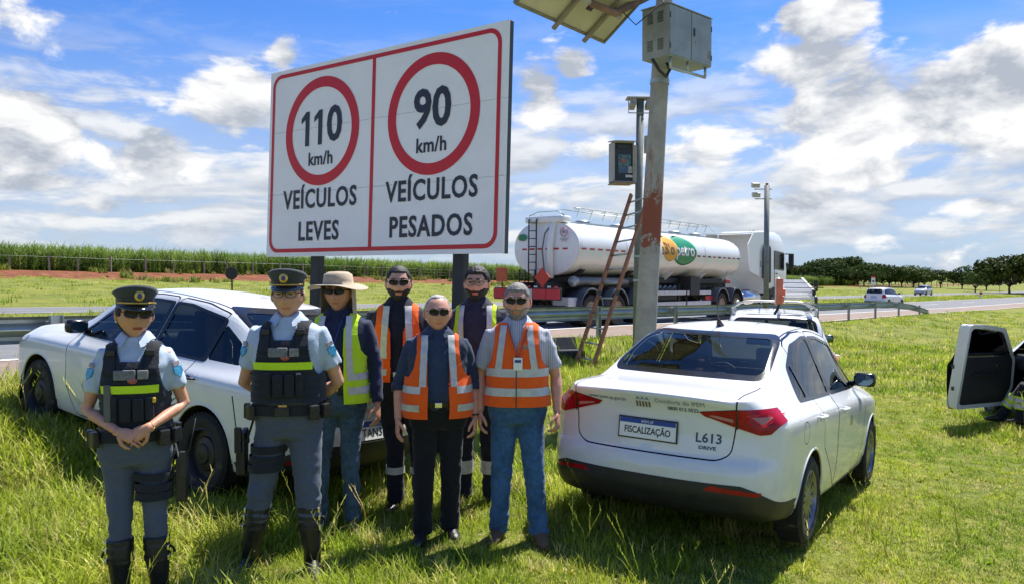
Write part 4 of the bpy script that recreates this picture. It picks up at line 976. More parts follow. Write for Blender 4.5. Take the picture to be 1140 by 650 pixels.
    # mirrors and handles
    for sy in (1, -1):
        mx, mz_ = sp['mirror']; p_, n_ = hit((mx, sy * 2, mz_), (0, -sy, 0)); q = Vector((mx - .02, p_.y + sy * .125, mz_ + .045))
        d0 = out.get(('door', 0, sy), root)
        mr = MB().box(q, (.10, .185, .125), bev=.04).tube([p_ + Vector((.03, -sy * .02, -.01)), q + Vector((.02, -sy * .05, -.03))], [.03, .022], 8).build('wing_mirror', sp.get('mirror_m', mat), d0, True)
        g_ = MB(); g_.lathe([(.001, 0), (1, 0)], axis='X', n=20); g_.v = [(q.x - .0525 + 0 * a, q.y + b_ * .078, q.z + c_ * .05) for a, b_, c_ in g_.v]; g_.v = [(x_ if i < 20 else x_ + .002, y_, z_) for i, (x_, y_, z_) in enumerate(g_.v)]
        g_.build('mirror_glass', pmat('mirror_glass', (.10, .16, .20), .04, metal=.9, var=.05), d0)
        for k, (hx_, hz_2) in enumerate(sp['handles']):
            p_, n_ = hit((hx_, sy * 2, hz_2), (0, -sy, 0)); dd = out.get(('door', k, sy), root)
            MB().tube([p_ + Vector((-.09, sy * .0, 0)), p_ + Vector((-.075, sy * .032, 0)), p_ + Vector((.0, sy * .04, .002)), p_ + Vector((.075, sy * .032, 0)), p_ + Vector((.09, 0, 0))], [(.016, .010)] * 5, 8).build('handle', sp.get('handle_m', mat), dd, True)
            MB().ell(p_ + Vector((.01, -sy * .006, -.012)), (.06, .012, .026), 12, 8).build('handle_recess', sp.get('recess_m', pmat('recess_grey', (.30, .31, .32), .4)), dd, True)
    # roof ditch strips
    for sy in (1, -1):
        pl, pr_ = [], []
        for x_ in np.linspace(*sp['ditch'][:2], 22):
            for lst, yy in ((pl, sp['ditch'][2] - .006), (pr_, sp['ditch'][2] + .006)): p_, n_ = hit((x_, sy * yy, 3), (0, 0, -1)); lst.append(p_ + Vector((0, 0, .0025)))
        mb = MB(); mb.loft([[a, b_] for a, b_ in zip(pl, pr_)], closed=False, cap=False); mb.build('roof_trim', black_gloss, root, True)
    return out
def shrink(me, hit, origin_fn, off=.003):
    """lay a flat mesh given in (u, v) on the car's skin; origin_fn maps (u, v) to a ray"""
    for v in me.vertices:
        o, d = origin_fn(v.co.x, v.co.y); p_, n_ = hit(o, d); v.co = p_ + (n_ if n_.dot(Vector(d)) < 0 else -n_) * off
def skin_text(car, body, size, y, z, mat, name='lettering', sx=1.0, bold=0.0, side=None, parent=None):
    me = text_mesh(body, size, depth=0.0, sx=sx, bold=bold, res=2); me.materials.clear()
    if side is None: shrink(me, car['hit'], lambda u, v: ((-3, y - u, z + v), (1, 0, 0)))
    else: shrink(me, car['hit'], lambda u, v: ((y - u * side, 3 * side, z + v), (0, -side, 0)))
    return link(name, me, parent or car['root'], mat)
def plate(car, y, z, w_, h_, txt, head, x_off=.012, tsize=.075, parent=None, bold=.0):
    p_, n_ = car['hit']((-3, y, z), (1, 0, 0)); n_ = Vector((n_.x, 0, n_.z)).normalized(); n_ = n_ if n_.x < 0 else -n_; up = Vector((0, 0, 1)) - n_ * n_.z; M_ = frame(p_ + n_ * x_off, (0, -1, 0), up)
    def bb(c_, s_, mt, nm, par): mb = MB().box(c_, s_, bev=.002); mb.v = [tuple(M_ @ Vector(q)) for q in mb.v]; return mb.build(nm, mt, par)
    pl = bb((0, 0, 0), (w_, h_, .008), plate_white, 'number_plate', parent or car['root']); bb((0, 0, -.004), (w_ + .02, h_ + .02, .008), black_plastic, 'plate_holder', pl)
    bb((0, h_ * .5 - .0155, .0035), (w_ - .004, .031, .004), blue_print, 'blue_band', pl)
    M2 = M_ @ Matrix.Translation((0, -.014, .0052)); lettering('lettering', txt, tsize, sign_black, pl, M2, depth=.0003, bold=bold, sx=w_ * .9 / max(.1, tsize * .62 * len(txt)))
    if head: lettering('lettering', head, .026, plate_white, pl, M_ @ Matrix.Translation((0, h_ * .5 - .0165, .0065)), depth=.0002)
    return pl

# Fiat-like compact sedan
sedan_a = dict(keys=[  # x, top, top half width, camber, belt, belt half width, max half width, underside
    (-.99, 1.05, .55, .02, .955, .61, .70, .31), (-.92, 1.072, .60, .02, .97, .665, .75, .28), (-.78, 1.088, .645, .022, .98, .72, .81, .26), (-.55, 1.10, .66, .025, .985, .755, .842, .24), (-.40, 1.117, .645, .03, .982, .768, .852, .22),
    (-.10, 1.285, .585, .038, .977, .778, .86, .20), (.25, 1.442, .555, .042, .97, .783, .862, .19), (.60, 1.503, .555, .042, .96, .786, .862, .185), (1.0, 1.523, .56, .042, .95, .787, .862, .18), (1.4, 1.507, .56, .042, .94, .787, .862, .18), (1.62, 1.468, .56, .04, .935, .786, .862, .18),
    (1.85, 1.33, .585, .035, .93, .782, .861, .18), (2.12, 1.12, .63, .03, .92, .775, .86, .18), (2.32, 1.01, .665, .03, .91, .765, .858, .19), (2.6, .975, .66, .03, .89, .75, .852, .2), (2.95, .92, .62, .03, .83, .71, .815, .21), (3.15, .86, .57, .03, .76, .64, .75, .22), (3.30, .78, .50, .03, .68, .55, .66, .24), (3.37, .70, .42, .03, .60, .46, .55, .26)],
    rear=[(.25, .17), (.34, .05), (.44, .0), (.58, -.005), (.635, .012), (.67, .045), (.80, .06), (.93, .055), (1.0, .02), (1.045, -.012), (1.08, .0), (1.2, 0)], rbow=.17, front=[(.2, .12), (.4, .0), (.6, .0), (.8, .06), (1, .12)], fbow=.20,
    wb=2.521, wr=.302, ar=.352, track=.755, wm=.862, mid=.9, deck=1.09, lid_x=-.36,
    doors=[[(.85, .25), (1.86, .25), (2.03, .50), (2.07, .93), (1.60, 1.398), (1.15, 1.458), (.86, 1.466)], [(.838, .25), (.43, .25), (.375, .52), (.12, .80), (-.13, .985), (.02, 1.25), (.28, 1.40), (.55, 1.452), (.838, 1.466)]],
    dlo=[(-.10, .985), (2.0, .955), (2.03, .99), (1.60, 1.358), (1.15, 1.425), (.72, 1.43), (.34, 1.372), (.05, 1.215)], panes=[(.93, 2.2), (.18, .82), (-.2, .135)], pane_door=[0, 1, 1],
    rear_window=[(-.60, 1.125), (.60, 1.125), (.525, 1.442), (-.525, 1.442)], windshield=[(-.66, 1.03), (.66, 1.03), (.53, 1.445), (-.53, 1.445)],
    lid=[(-.575, 1.3), (-.575, .95), (-.545, .70), (-.47, .655), (.47, .655), (.545, .70), (.575, .95), (.575, 1.3)],
    bumper=[(-.62, .515), (.62, .515), (.70, .49), (.90, .34), (.90, .1), (-.90, .1), (-.90, .34), (-.70, .49)], fbumper=[(-.5, .38), (.5, .38), (.5, .1), (-.5, .1)],
    tail=[(.345, .955), (.38, .925), (.58, .868), (.70, .832), (.755, .84), (.83, .93), (.86, .985), (.80, .995), (.56, .985)], tail_x=-.60, head=[(.50, .64), (.82, .70), (.84, .80), (.50, .73)], head_x=2.85,
    reflector=[(.40, .468), (.72, .455), (.73, .478), (.44, .500)], fuel=(-.22, .80, .075),
    seat_x=1.05, dash_x=2.0, shelf=(-.12, 0, 1.0, .55, 1.2, .03), mirror=(1.93, .99), mirror_in=(1.55, 1.33), handles=[(1.02, .855), (.18, .875)], ditch=(.15, 1.62, .50), glass=dark_glass, glass_r=glassmat('clear_green_glass', (.66, .73, .70)), mirror_m=black_gloss)
sedan_a['wheel_mesh'] = wheel_parts(.302, .195, .212, 'multi', rim_m)
fiat = make_car(sedan_a, 'parked_sedan', 'white sedan seen from behind with FISCALIZAÇÃO plate and L613 on its boot', (1.379, 5.981, -.107), (.018, .053, .991), white_paint)
def sedan_a_extras(c):
    lid = c['lid']
    plate(c, 0, .80, .40, .125, 'FISCALIZAÇÃO', 'IPEM-SP', .012, .062, lid, .0012)
    skin_text(c, 'www.ipem.sp.gov.br', .036, .30, .985, dark_print, parent=lid); skin_text(c, 'Ouvidoria do IPEM', .043, -.22, 1.0, grey_print, parent=lid); skin_text(c, '0800 013 0522', .034, -.24, .957, dark_print, parent=lid, bold=.0006)
    skin_text(c, 'L613', .085, -.405, .785, dark_print, parent=lid, bold=.0015); skin_text(c, 'DRIVE', .030, -.40, .725, dark_print, parent=lid, sx=1.35, bold=.001)
    for k in range(5): skin_text(c, 'I', .055, .075 - k * .022, .965, pmat('emblem_brown', (.20, .16, .10), .5), 'emblem_bar', sx=2.6, parent=lid)
    for k in range(3): skin_text(c, 'A', .03, .065 - k * .033, 1.005, blue_print, 'emblem_top', sx=1.4, parent=lid)
    for sy in (1, -1):
        tl_ = c.get(('tail', sy)); 
        for pl, mt, nm, off in ((ccw([(.40 * sy, .935), (.55 * sy, .90), (.55 * sy, .925), (.42 * sy, .945)]), lamp_inner, 'lamp_lens', .010), (ccw([(.615 * sy, .955), (.79 * sy, .96), (.72 * sy, .875)]), lamp_red2, 'lamp_ring', .009), (ccw([(.645 * sy, .942), (.755 * sy, .945), (.71 * sy, .893)]), lamp_inner, 'lamp_lens', .012)):
            mb = bmesh.new(); vs_ = [mb.verts.new((a, b_, 0)) for a, b_ in round_poly(pl, .012, 3)]; mb.faces.new(vs_); bmesh.ops.triangulate(mb, faces=mb.faces); bmesh.ops.subdivide_edges(mb, edges=mb.edges, cuts=2); me = bpy.data.meshes.new(nm); mb.to_mesh(me); mb.free()
            shrink(me, c['hit'], lambda u, v: ((-3, u, v), (1, 0, 0)), off); link(nm, me, tl_, mt, smooth=True)
        mb = bmesh.new(); vs_ = [mb.verts.new((a * sy, b_, 0)) for a, b_ in ((.566, .86), (.576, .86), (.576, .99), (.566, .99))]; mb.faces.new(vs_); bmesh.ops.subdivide_edges(mb, edges=mb.edges, cuts=4); me = bpy.data.meshes.new('lamp_seam'); mb.to_mesh(me); mb.free(); shrink(me, c['hit'], lambda u, v: ((-3, u, v), (1, 0, 0)), .0095); link('lamp_seam', me, tl_, black_gloss)
    p_, n_ = c['hit']((.42, 0, 3), (0, 0, -1))
    MB().tube([p_ + Vector((.04, 0, -.005)), p_ + Vector((0, 0, .03)), p_ + Vector((-.02, 0, .06))], [.035, .022, .008], 8).tube([p_ + Vector((-.01, 0, .04)), p_ + Vector((-.13, 0, .30))], .0045, 6).build('antenna', black_plastic, c['root'], True)
    # coloured crest on the door
    for k, (cc, dx_) in enumerate((((.62, .55, .05), .0), ((.12, .30, .12), .05))): skin_text(c, 'I', .12, 1.35 + dx_, .72, pmat('crest_%d' % k, cc, .5), 'door_crest', sx=1.8, side=-1, parent=c[('door', 0, -1)])
sedan_a_extras(fiat)

# larger sedan on the left
sedan_b = dict(sedan_a)
def remap(keys, f): return [tuple([f(k[0])] + list(k[1:])) for k in keys]
sedan_b.update(keys=[(-.97, 1.03, .56, .02, .95, .62, .71, .31), (-.88, 1.06, .62, .02, .965, .68, .78, .28), (-.70, 1.085, .655, .022, .975, .735, .83, .26), (-.57, 1.11, .66, .025, .975, .76, .85, .24), (-.46, 1.13, .64, .03, .972, .77, .86, .22),
    (-.17, 1.28, .585, .038, .965, .78, .87, .20), (.17, 1.41, .56, .042, .957, .786, .873, .19), (.55, 1.458, .558, .042, .95, .79, .874, .185), (1.05, 1.472, .56, .042, .942, .79, .874, .18), (1.45, 1.458, .56, .042, .935, .79, .874, .18), (1.68, 1.42, .56, .04, .93, .789, .874, .18),
    (1.92, 1.295, .585, .035, .925, .785, .873, .18), (2.2, 1.115, .63, .03, .915, .778, .872, .18), (2.42, 1.015, .67, .03, .91, .77, .870, .19), (2.75, .985, .68, .03, .90, .76, .868, .2), (3.08, .94, .66, .03, .86, .735, .845, .21), (3.28, .89, .61, .03, .80, .68, .80, .22), (3.44, .80, .54, .03, .70, .60, .72, .24), (3.52, .70, .46, .03, .60, .52, .62, .26)],
    wb=2.651, wr=.312, ar=.368, track=.765, wm=.874, tail=[(.40, .88), (.70, .86), (.86, .90), (.86, .98), (.70, 1.0), (.40, .985)], reflector=[(.45, .40), (.72, .40), (.72, .43), (.45, .43)],
    doors=[[(.90, .25), (1.93, .25), (2.10, .50), (2.15, .93), (1.66, 1.362), (1.2, 1.41), (.91, 1.415)], [(.888, .25), (.45, .25), (.385, .54), (.16, .80), (-.12, .97), (-.06, 1.22), (.2, 1.355), (.52, 1.405), (.888, 1.415)]],
    dlo=[(-.27, .99), (2.08, .945), (2.11, .98), (1.66, 1.325), (1.2, 1.375), (.70, 1.382), (.22, 1.325), (-.12, 1.18)], panes=[(.98, 2.3), (.22, .87), (-.3, .17)], handles=[(1.08, .845), (.24, .862)],
    rear_window=[(-.60, 1.135), (.60, 1.135), (.53, 1.405), (-.53, 1.405)], windshield=[(-.66, 1.03), (.66, 1.03), (.53, 1.40), (-.53, 1.40)], seat_x=1.12, dash_x=2.1, mirror=(2.02, .985), mirror_in=(1.62, 1.31), ditch=(.2, 1.68, .50), head_x=2.95,
    head=[(.50, .66), (.84, .74), (.86, .83), (.50, .75)], glass=glassmat('green_tint_glass', (.36, .42, .42)), glass_r=dark_glass, handle_m=black_plastic, recess_m=black_plastic)
sedan_b['wheel_mesh'] = wheel_parts(.312, .195, .20, 'steel', rim_black)
VW_POSE = dict(loc=(-1.885, 6.62, .055), rot=(.055, -.087, 2.522))
vw = make_car(sedan_b, 'parked_sedan', 'white sedan on the left parked behind the two police officers', VW_POSE['loc'], VW_POSE['rot'], white_paint)
plate(vw, 0, .60, .40, .13, 'TAN3C10', 'BRASIL', .014, .088, None, .001)

# hatchbacks
hatch = dict(sedan_a)
hatch.update(keys=[(-.74, .98, .56, .02, .93, .62, .70, .32), (-.70, 1.10, .58, .03, .945, .66, .75, .29), (-.60, 1.27, .575, .04, .955, .70, .79, .27), (-.44, 1.435, .57, .045, .957, .735, .82, .25), (-.2, 1.475, .575, .045, .957, .76, .84, .22), (.2, 1.50, .58, .045, .955, .775, .853, .2), (.6, 1.515, .58, .045, .95, .78, .855, .19), (1.0, 1.51, .58, .045, .945, .78, .855, .18), (1.3, 1.49, .575, .045, .94, .78, .855, .18), (1.52, 1.44, .575, .04, .935, .78, .855, .18),
    (1.76, 1.31, .59, .035, .93, .778, .855, .18), (2.05, 1.12, .63, .03, .92, .77, .853, .18), (2.25, 1.01, .665, .03, .91, .76, .85, .19), (2.5, .975, .66, .03, .89, .75, .845, .2), (2.8, .92, .62, .03, .83, .71, .81, .21), (3.0, .86, .57, .03, .76, .64, .75, .22), (3.12, .78, .50, .03, .68, .55, .66, .24), (3.19, .70, .42, .03, .60, .46, .55, .26)],
    rear=[(.25, .12), (.4, .0), (.58, -.005), (.65, .03), (.95, .06), (1.1, .03), (1.6, 0)], rbow=.14, wb=2.42, wr=.295, ar=.345, wm=.855, mid=.7, deck=.98, lid_x=-.30,
    doors=[[(.78, .25), (1.76, .25), (1.94, .50), (1.99, .93), (1.52, 1.38), (1.1, 1.44), (.79, 1.45)], [(.768, .25), (.43, .25), (.375, .52), (.12, .80), (-.08, .96), (.0, 1.36), (.2, 1.43), (.768, 1.45)]],
    dlo=[(-.38, 1.02), (1.9, .955), (1.94, .99), (1.50, 1.345), (1.05, 1.405), (.4, 1.41), (-.2, 1.36), (-.40, 1.20)], panes=[(.86, 2.1), (.1, .75), (-.5, .02)], pane_door=[0, 1, 9],
    rear_window=[(-.58, 1.06), (.58, 1.06), (.53, 1.40), (-.53, 1.40)], windshield=[(-.66, 1.03), (.66, 1.03), (.54, 1.43), (-.54, 1.43)], lid=[(-.60, 1.44), (-.62, 1.0), (-.58, .60), (-.5, .55), (.5, .55), (.58, .60), (.62, 1.0), (.60, 1.44)], lid_name='tailgate',
    tail=[(.58, .72), (.80, .74), (.84, .98), (.72, 1.02), (.58, .95)], tail_x=-.40, head_x=2.7, reflector=[(.5, .40), (.7, .40), (.7, .43), (.5, .43)], fuel=(-.3, .80, .07), seat_x=.98, dash_x=1.9, mirror=(1.84, .99), mirror_in=(1.45, 1.36), handles=[(.95, .86), (.17, .88)], ditch=(-.3, 1.52, .52), rear_headrests=False)
hatch.pop('shelf'); hatch['wheel_mesh'] = wheel_parts(.295, .185, .20, 'five', rim_m)
def copy_car(src, label, name, loc, rot, mat=None):
    mp = {}
    def rec(o, par):
        c_ = o.copy(); C.objects.link(c_); c_.parent = par; mp[o.name] = c_
        if mat and c_.type == 'MESH' and c_.data.materials and c_.data.materials[0] is white_paint: c_.material_slots[0].link = 'OBJECT'; c_.material_slots[0].material = mat
        for ch in list(o.children): rec(ch, c_)
        return c_
    r_ = rec(src['root'], None); r_.name = name; r_['label'] = label; r_.location = loc; r_.rotation_euler = rot
    out = {k: (mp[v.name] if hasattr(v, 'name') else v) for k, v in src.items()}; return out
h1x, h1y = 3.68, 11.15; H1R = (.01, .03, 1.27)
car3 = make_car(hatch, 'parked_hatchback', 'white hatchback with roof rack and ladder parked just ahead of the sedan', (h1x, h1y, -.25), H1R, white_paint)
base_hatch = dict(car3)
t5, x5, y5 = lane_point(977, -6.6); z5 = float(edge_h(t5)); th5 = float(np.interp(t5, _t, _th))
car5 = copy_car(base_hatch, 'small white hatchback driving away on the road beyond the guardrail end', 'passing_hatchback', (x5, y5, z5), (0, .012, math.pi / 2 - th5 - R(4)))
silver = paint('silver_car_paint', (.42, .45, .50), .3)
t6, x6, y6 = lane_point(1028, -23.5); z6 = float(edge_h(t6)); th6 = float(np.interp(t6, _t, _th))
car6 = copy_car(base_hatch, 'small silver car coming towards the camera on the far carriageway', 'oncoming_car', (x6 + 1.2 * math.sin(th6), y6 + 1.2 * math.cos(th6), z6), (0, -.012, -math.pi / 2 - th6), silver)
o_head = math.pi / 2 - R(11); ox_, oy_ = 7.50, 9.25
car4 = copy_car(base_hatch, 'white hatchback at the right edge with its driver door wide open', 'parked_hatchback', (ox_, oy_, -.36), (0, .0, o_head))
plate(car3, 0, .78, .40, .13, 'EWJ2D47', 'BRASIL', .012, .088)
hh = car3['hit']
rk = MB()
for x_ in (-.15, .95):
    pts = []
    for y_ in np.linspace(-.56, .56, 13): p_, n_ = hh((x_, float(y_) * .98, 3), (0, 0, -1)); pts.append(Vector((x_, y_ * 1.0, 1.52 + .10 * (1 - (abs(y_) / .56) ** 6))))
    rk.tube(pts, .014, 7)
for y_ in (-.5, -.17, .17, .5): rk.tube([(-.22, y_, 1.60), (.4, y_, 1.625), (1.02, y_, 1.61)], .011, 6)
for x_ in (-.15, .95):
    for y_ in (-.56, .56): p_, n_ = hh((x_, y_ * .97, 3), (0, 0, -1)); rk.tube([(x_, y_, 1.53), p_ - Vector((0, 0, .02))], .02, 6)
rk.build('roof_rack', pmat('rack_white', (.62, .62, .60), .4, metal=.2), car3['root'], True)
MB().box((-.44, 0, 1.405), (.03, .30, .03), bev=.008).build('brake_light', lamp_red, car3['root'])
MB().tube([(.0, 0, 1.50), (-.12, 0, 1.72)], .004, 6).build('antenna', black_plastic, car3['root'])
# ladder carried on that roof
rl = thing('roof_ladder', 'white extension ladder with red and black ends tied on a hatchback roof', 'ladder', (h1x, h1y, -.25), H1R)
lw = pmat('ladder_white', (.70, .71, .71), .45, var=.06); lo_ = pmat('ladder_tip_red', (.62, .16, .10), .5)
LT = Matrix.Translation((-.5, 0, 1.66)) @ Matrix.Rotation(R(-4.5), 4, 'Y')
def lbox(c_, s_, nm, mt, bev=.003): mb = MB().box(c_, s_, bev=bev); mb.v = [tuple(LT @ Vector(p)) for p in mb.v]; return mb.build(nm, mt, rl)
for sec, (x0, x1, z_) in enumerate(((.0, 3.0, .0), (.15, 3.1, .08))):
    for y_ in (-.52 + .02 * sec, -.10 - .02 * sec):
        lbox(((x0 + x1) / 2, y_, z_), (x1 - x0, .028, .075), 'rail', lw); lbox((x0 - .05, y_, z_), (.12, .036, .085), 'end_cap', lo_ if y_ > -.2 else black_plastic, .006)
    for q in range(10): lbox((x0 + .12 + q * .28, -.31, z_), (.03, .40, .028), 'rung', lw)
lbox((-.06, -.06, .10), (.02, .09, .34), 'red_board', lo_, .006); lbox((-.045, -.015, .10), (.02, .03, .34), 'white_board_edge', lw, .004)
for x_ in (.4, 1.45): lbox((x_, -.31, .125), (.05, .50, .008), 'tie_strap', black_plastic)
MB().tube([(-.50, -.06, 1.62), (-.50, -.04, 1.52), (-.52, .0, 1.45)], .02, 6).build('strap', black_plastic, rl)

# hatchback with its driver's door open at the right edge
dr = car4[('door', 0, 1)]; hinge = Vector((1.93, .80, 0))
inn = MB().prism(round_poly([(.83, .33), (1.72, .33), (1.88, .52), (1.92, .93), (1.84, .965), (.84, .965)], .05, 3), .70, .765, 'Y'); inn.build('door_panel', dash_m, dr)
MB().prism(round_poly([(.80, .27), (1.76, .27), (1.93, .51), (1.975, .93), (1.52, 1.37), (1.1, 1.43), (.80, 1.44)], .05, 3), .772, .79, 'Y').v  # (shape reused below)
fr_o = round_poly([(.795, .265), (1.755, .265), (1.93, .51), (1.975, .93), (1.52, 1.372), (1.1, 1.432), (.797, 1.44)], .05, 4)
def ystrip(poly, y0, y1, name, mat, par, scale_top=True):
    yy = lambda z, y_: y_ - (max(0, z - .95) * .42 if scale_top else 0)
    n = len(poly); MB().add([(a, yy(b_, y0), b_) for a, b_ in poly] + [(a, yy(b_, y1), b_) for a, b_ in poly], [(i, (i + 1) % n, n + (i + 1) % n, n + i) for i in range(n)]).build(name, mat, par)
    return yy
door_white = pmat('door_white', (.74, .75, .76), .35, var=.03)
yy = ystrip(fr_o, .70, .86, 'door_edge', door_white, dr)
fi = round_poly(offset_poly(ccw([(.795, .265), (1.755, .265), (1.93, .51), (1.975, .93), (1.52, 1.372), (1.1, 1.432), (.797, 1.44)]), -.055), .05, 4); n = len(fi)
if len(fi) == len(fr_o): MB().add([(a, yy(b_, .70), b_) for a, b_ in fr_o] + [(a, yy(b_, .70), b_) for a, b_ in fi], [(i, (i + 1) % n, n + (i + 1) % n, n + i) for i in range(n)]).build('door_frame', door_white, dr)
MB().box((1.35, .685, .72), (.5, .04, .05), bev=.015).build('armrest', black_plastic, dr); MB().box((1.62, .69, .84), (.12, .02, .03), bev=.006).build('inner_handle', chrome, dr)
for z_ in (.55, .85): MB().box((.79, .76, z_), (.02, .03, .05)).build('latch', dark_steel, dr)
A_ = R(-56); dr.matrix_local = Matrix.Translation(hinge) @ Matrix.Rotation(A_, 4, 'Z') @ Matrix.Translation(-hinge)
for z_ in (.45, .8): MB().box((1.96, .80, z_), (.06, .05, .06)).build('door_hinge', white_paint, car4['root'])

plate(car5, 0, .78, .40, .13, 'FKL4B12', None, .012, .088)
# ------------------------------------------------------------------ tanker truck on the near carriageway (x forward, origin under the tank's rear end)
tk_t, tk_x, tk_y = lane_point(607, -4.6); tk_th = float(np.interp(tk_t + 8, _t, _th)); tk_z = float(edge_h(tk_t)) + .015
tk = thing('tanker_truck', 'white fuel tanker truck with green and orange oval logo driving behind the guardrail', 'truck', (tk_x, tk_y, tk_z), (0, math.atan(.014), math.pi / 2 - tk_th))
tank_w = pmat('tank_white', (.80, .81, .81), .25, var=.03, scale=1.2, coat=.5, col2=(.62, .60, .56), f2=.70, soft=.2); chassis = pmat('chassis_black', (.02, .021, .023), .6, var=.3, scale=5)
ZC, TA, TB, TL = 2.44, 1.27, .87, 12.25
def tank_ring(x_, f=1.0, n=48, dz=0.0): return [(x_, f * TA * math.copysign(abs(math.cos(a)) ** (2 / 2.25), math.cos(a)), ZC + dz + f * TB * math.copysign(abs(math.sin(a)) ** (2 / 2.25), math.sin(a))) for a in np.linspace(0, 2 * math.pi, n, endpoint=False)]
rg = [tank_ring(-.10 + .10 * (1 - q), math.sqrt(max(0, 1 - (q / 1.0) ** 2)) * .0 + (1 - .985 * q ** 3)) for q in (1, .85, .6, .35, .15)][::1]
rg += [tank_ring(0)] + [tank_ring(x_) for x_ in np.linspace(.3, TL - .3, 22)] + [tank_ring(TL)] + [tank_ring(TL + .10 * q, 1 - .985 * q ** 3) for q in (.15, .35, .6, .85, 1)]
tank = MB().loft(rg).build('tank', tank_w, tk, True, auto=35)
for x_ in (.03, 2.9, 5.9, 8.9, TL - .04): MB().loft([tank_ring(x_ - .03, 1.006), tank_ring(x_ + .03, 1.006)], cap=False).build('tank_band', tank_w, tank, True)
def tank_y(z): u = (z - ZC) / TB; return TA * (1 - abs(u) ** 2.25) ** (1 / 2.25)
# dashed red and white stripe round the middle
red_tape = pmat('red_tape', (.50, .02, .03), .4); grey_tape = pmat('white_tape', (.6, .6, .6), .4)
for k in range(26):
    x0 = .12 + k * .47; y_ = tank_y(2.42) + .006; MB().box((x0 + .15, -y_, 2.42), (.26, .008, .055)).build('stripe_dash', red_tape if k % 2 == 0 or k < 14 else chassis, tk)
for k in range(8):
    yy_ = -1.12 + k * .32; MB().box((-.108 + .09 * abs(yy_) ** 3 / 1.4, yy_, 2.42), (.008, .19, .055)).build('stripe_dash', red_tape, tk)
# oval logo on the flank
def flank(cx, cz, rx, rz, name, mat, off):
    V = []; n = 36
    for q in np.linspace(1, .02, 8):
        for a in np.linspace(0, 2 * math.pi, n, endpoint=False): x_, z_ = cx + rx * q * math.cos(a), cz + rz * q * math.sin(a); V.append(Vector((x_, -tank_y(z_) - off, z_)))
    return MB().loft([V[i * n:(i + 1) * n] for i in range(8)], cap=True).build(name, mat, tk, True)
lg_g = pmat('logo_green', (.01, .24, .10), .4, var=.03); lg_o = pmat('logo_orange', (.75, .36, .03), .4, var=.03)
LX, LZ = 6.55, 2.62
flank(LX + .5, LZ - .02, 1.02, .56, 'logo_green_oval', lg_g, .010)
flank(LX - .62, LZ + .02, .58, .47, 'logo_orange_oval', lg_o, .016)
for body, x_, sz, mt in (('Bio', LX - .70, .62, pmat('logo_brown', (.18, .10, .04), .5)), ('petro', LX + .58, .66, pmat('logo_white', (.8, .8, .8), .5))):
    me = text_mesh(body, sz, depth=0, bold=.012, res=2); me.materials.clear()
    for v in me.vertices: v.co = Vector((x_ + v.co.x, -tank_y(LZ - .02 + v.co.y) - .024, LZ - .02 + v.co.y))
    link('logo_lettering', me, tk, mt)
me = text_mesh('• • • • •', .12, depth=0); me.materials.clear()
for v in me.vertices: v.co = Vector((LX + .3 + v.co.x, -tank_y(LZ - .42 + v.co.y) - .024, LZ - .42 + v.co.y))
link('logo_lettering', me, tk, lg_o)
# rear end: logo, ladder, hood box, pipes
rear_x = lambda y_, z_: -.112 + .10 * (min(1, math.hypot(y_ / TA, (z_ - ZC) / TB)) ** 6)
for dy, mt, nm, rr_ in ((.86, lg_g, 'logo_green_oval', .17), (.97, lg_o, 'logo_orange_oval', .10)): mb = MB(); mb.lathe([(.001, 0), (1, 0)], axis='X', n=20); mb.v = [(rear_x(dy, 2.78) - .012 - (.003 if rr_ < .15 else 0), dy + b_ * rr_, 2.80 + c_ * .11 + .0) for a, b_, c_ in mb.v]; mb.v[20:] = [(x_ - .002, y_, z_) for x_, y_, z_ in mb.v[20:]]; mb.build(nm, mt, tk)
mb = MB(); mb.tube([(-.13, -.78 + .13 * math.cos(a), 2.93 + .13 * math.sin(a)) for a in np.linspace(0, 2 * math.pi, 21)], .012, 5); mb.build('warning_ring', red_tape, tk)
lettering('lettering', '80', .14, sign_black, tk, frame((-.135, -.78, 2.93), (0, -1, 0), (0, 0, 1)))
for k in range(3): MB().box((-.122, -.78, 2.74 - k * .045), (.006, .34 - .06 * k, .014)).build('warning_line', grey_print, tk)
rl_ = MB()
for y_ in (.22, .52): rl_.tube([(-.22, y_, 1.35), (-.22, y_, 3.35), (.05, y_, 3.5)], .022, 6)
for k in range(8): rl_.tube([(-.22, .22, 1.5 + k * .25), (-.22, .52, 1.5 + k * .25)], .016, 6)
rl_.build('rear_ladder', chassis, tk, True)
MB().box((.1, .0, 3.36), (.55, 1.45, .22), bev=.06).build('rear_hood', tank_w, tk, True)
MB().tube([(-.16, -.30, 1.5), (-.18, -.30, 2.5), (-.12, -.34, 3.1), (.02, -.42, 3.38)], [.11, .11, .11, .10], 10).build('vent_duct', tank_w, tk, True)
MB().tube([(-.2, -.12, 1.5), (-.22, -.02, 2.4), (-.2, -.1, 2.9), (-.1, -.3, 3.2)], .022, 6).build('hose', pmat('hose_brown', (.16, .12, .09), .6), tk, True)
MB().tube([(-.05, .65, 3.48), (-.05, .3, 3.60), (-.05, -.5, 3.60), (-.05, -.75, 3.46)], .018, 6).build('grab_rail', galv, tk, True)
MB().box((-.1, .0, 3.43), (.06, .5, .06)).build('marker_bar', red_tape, tk)
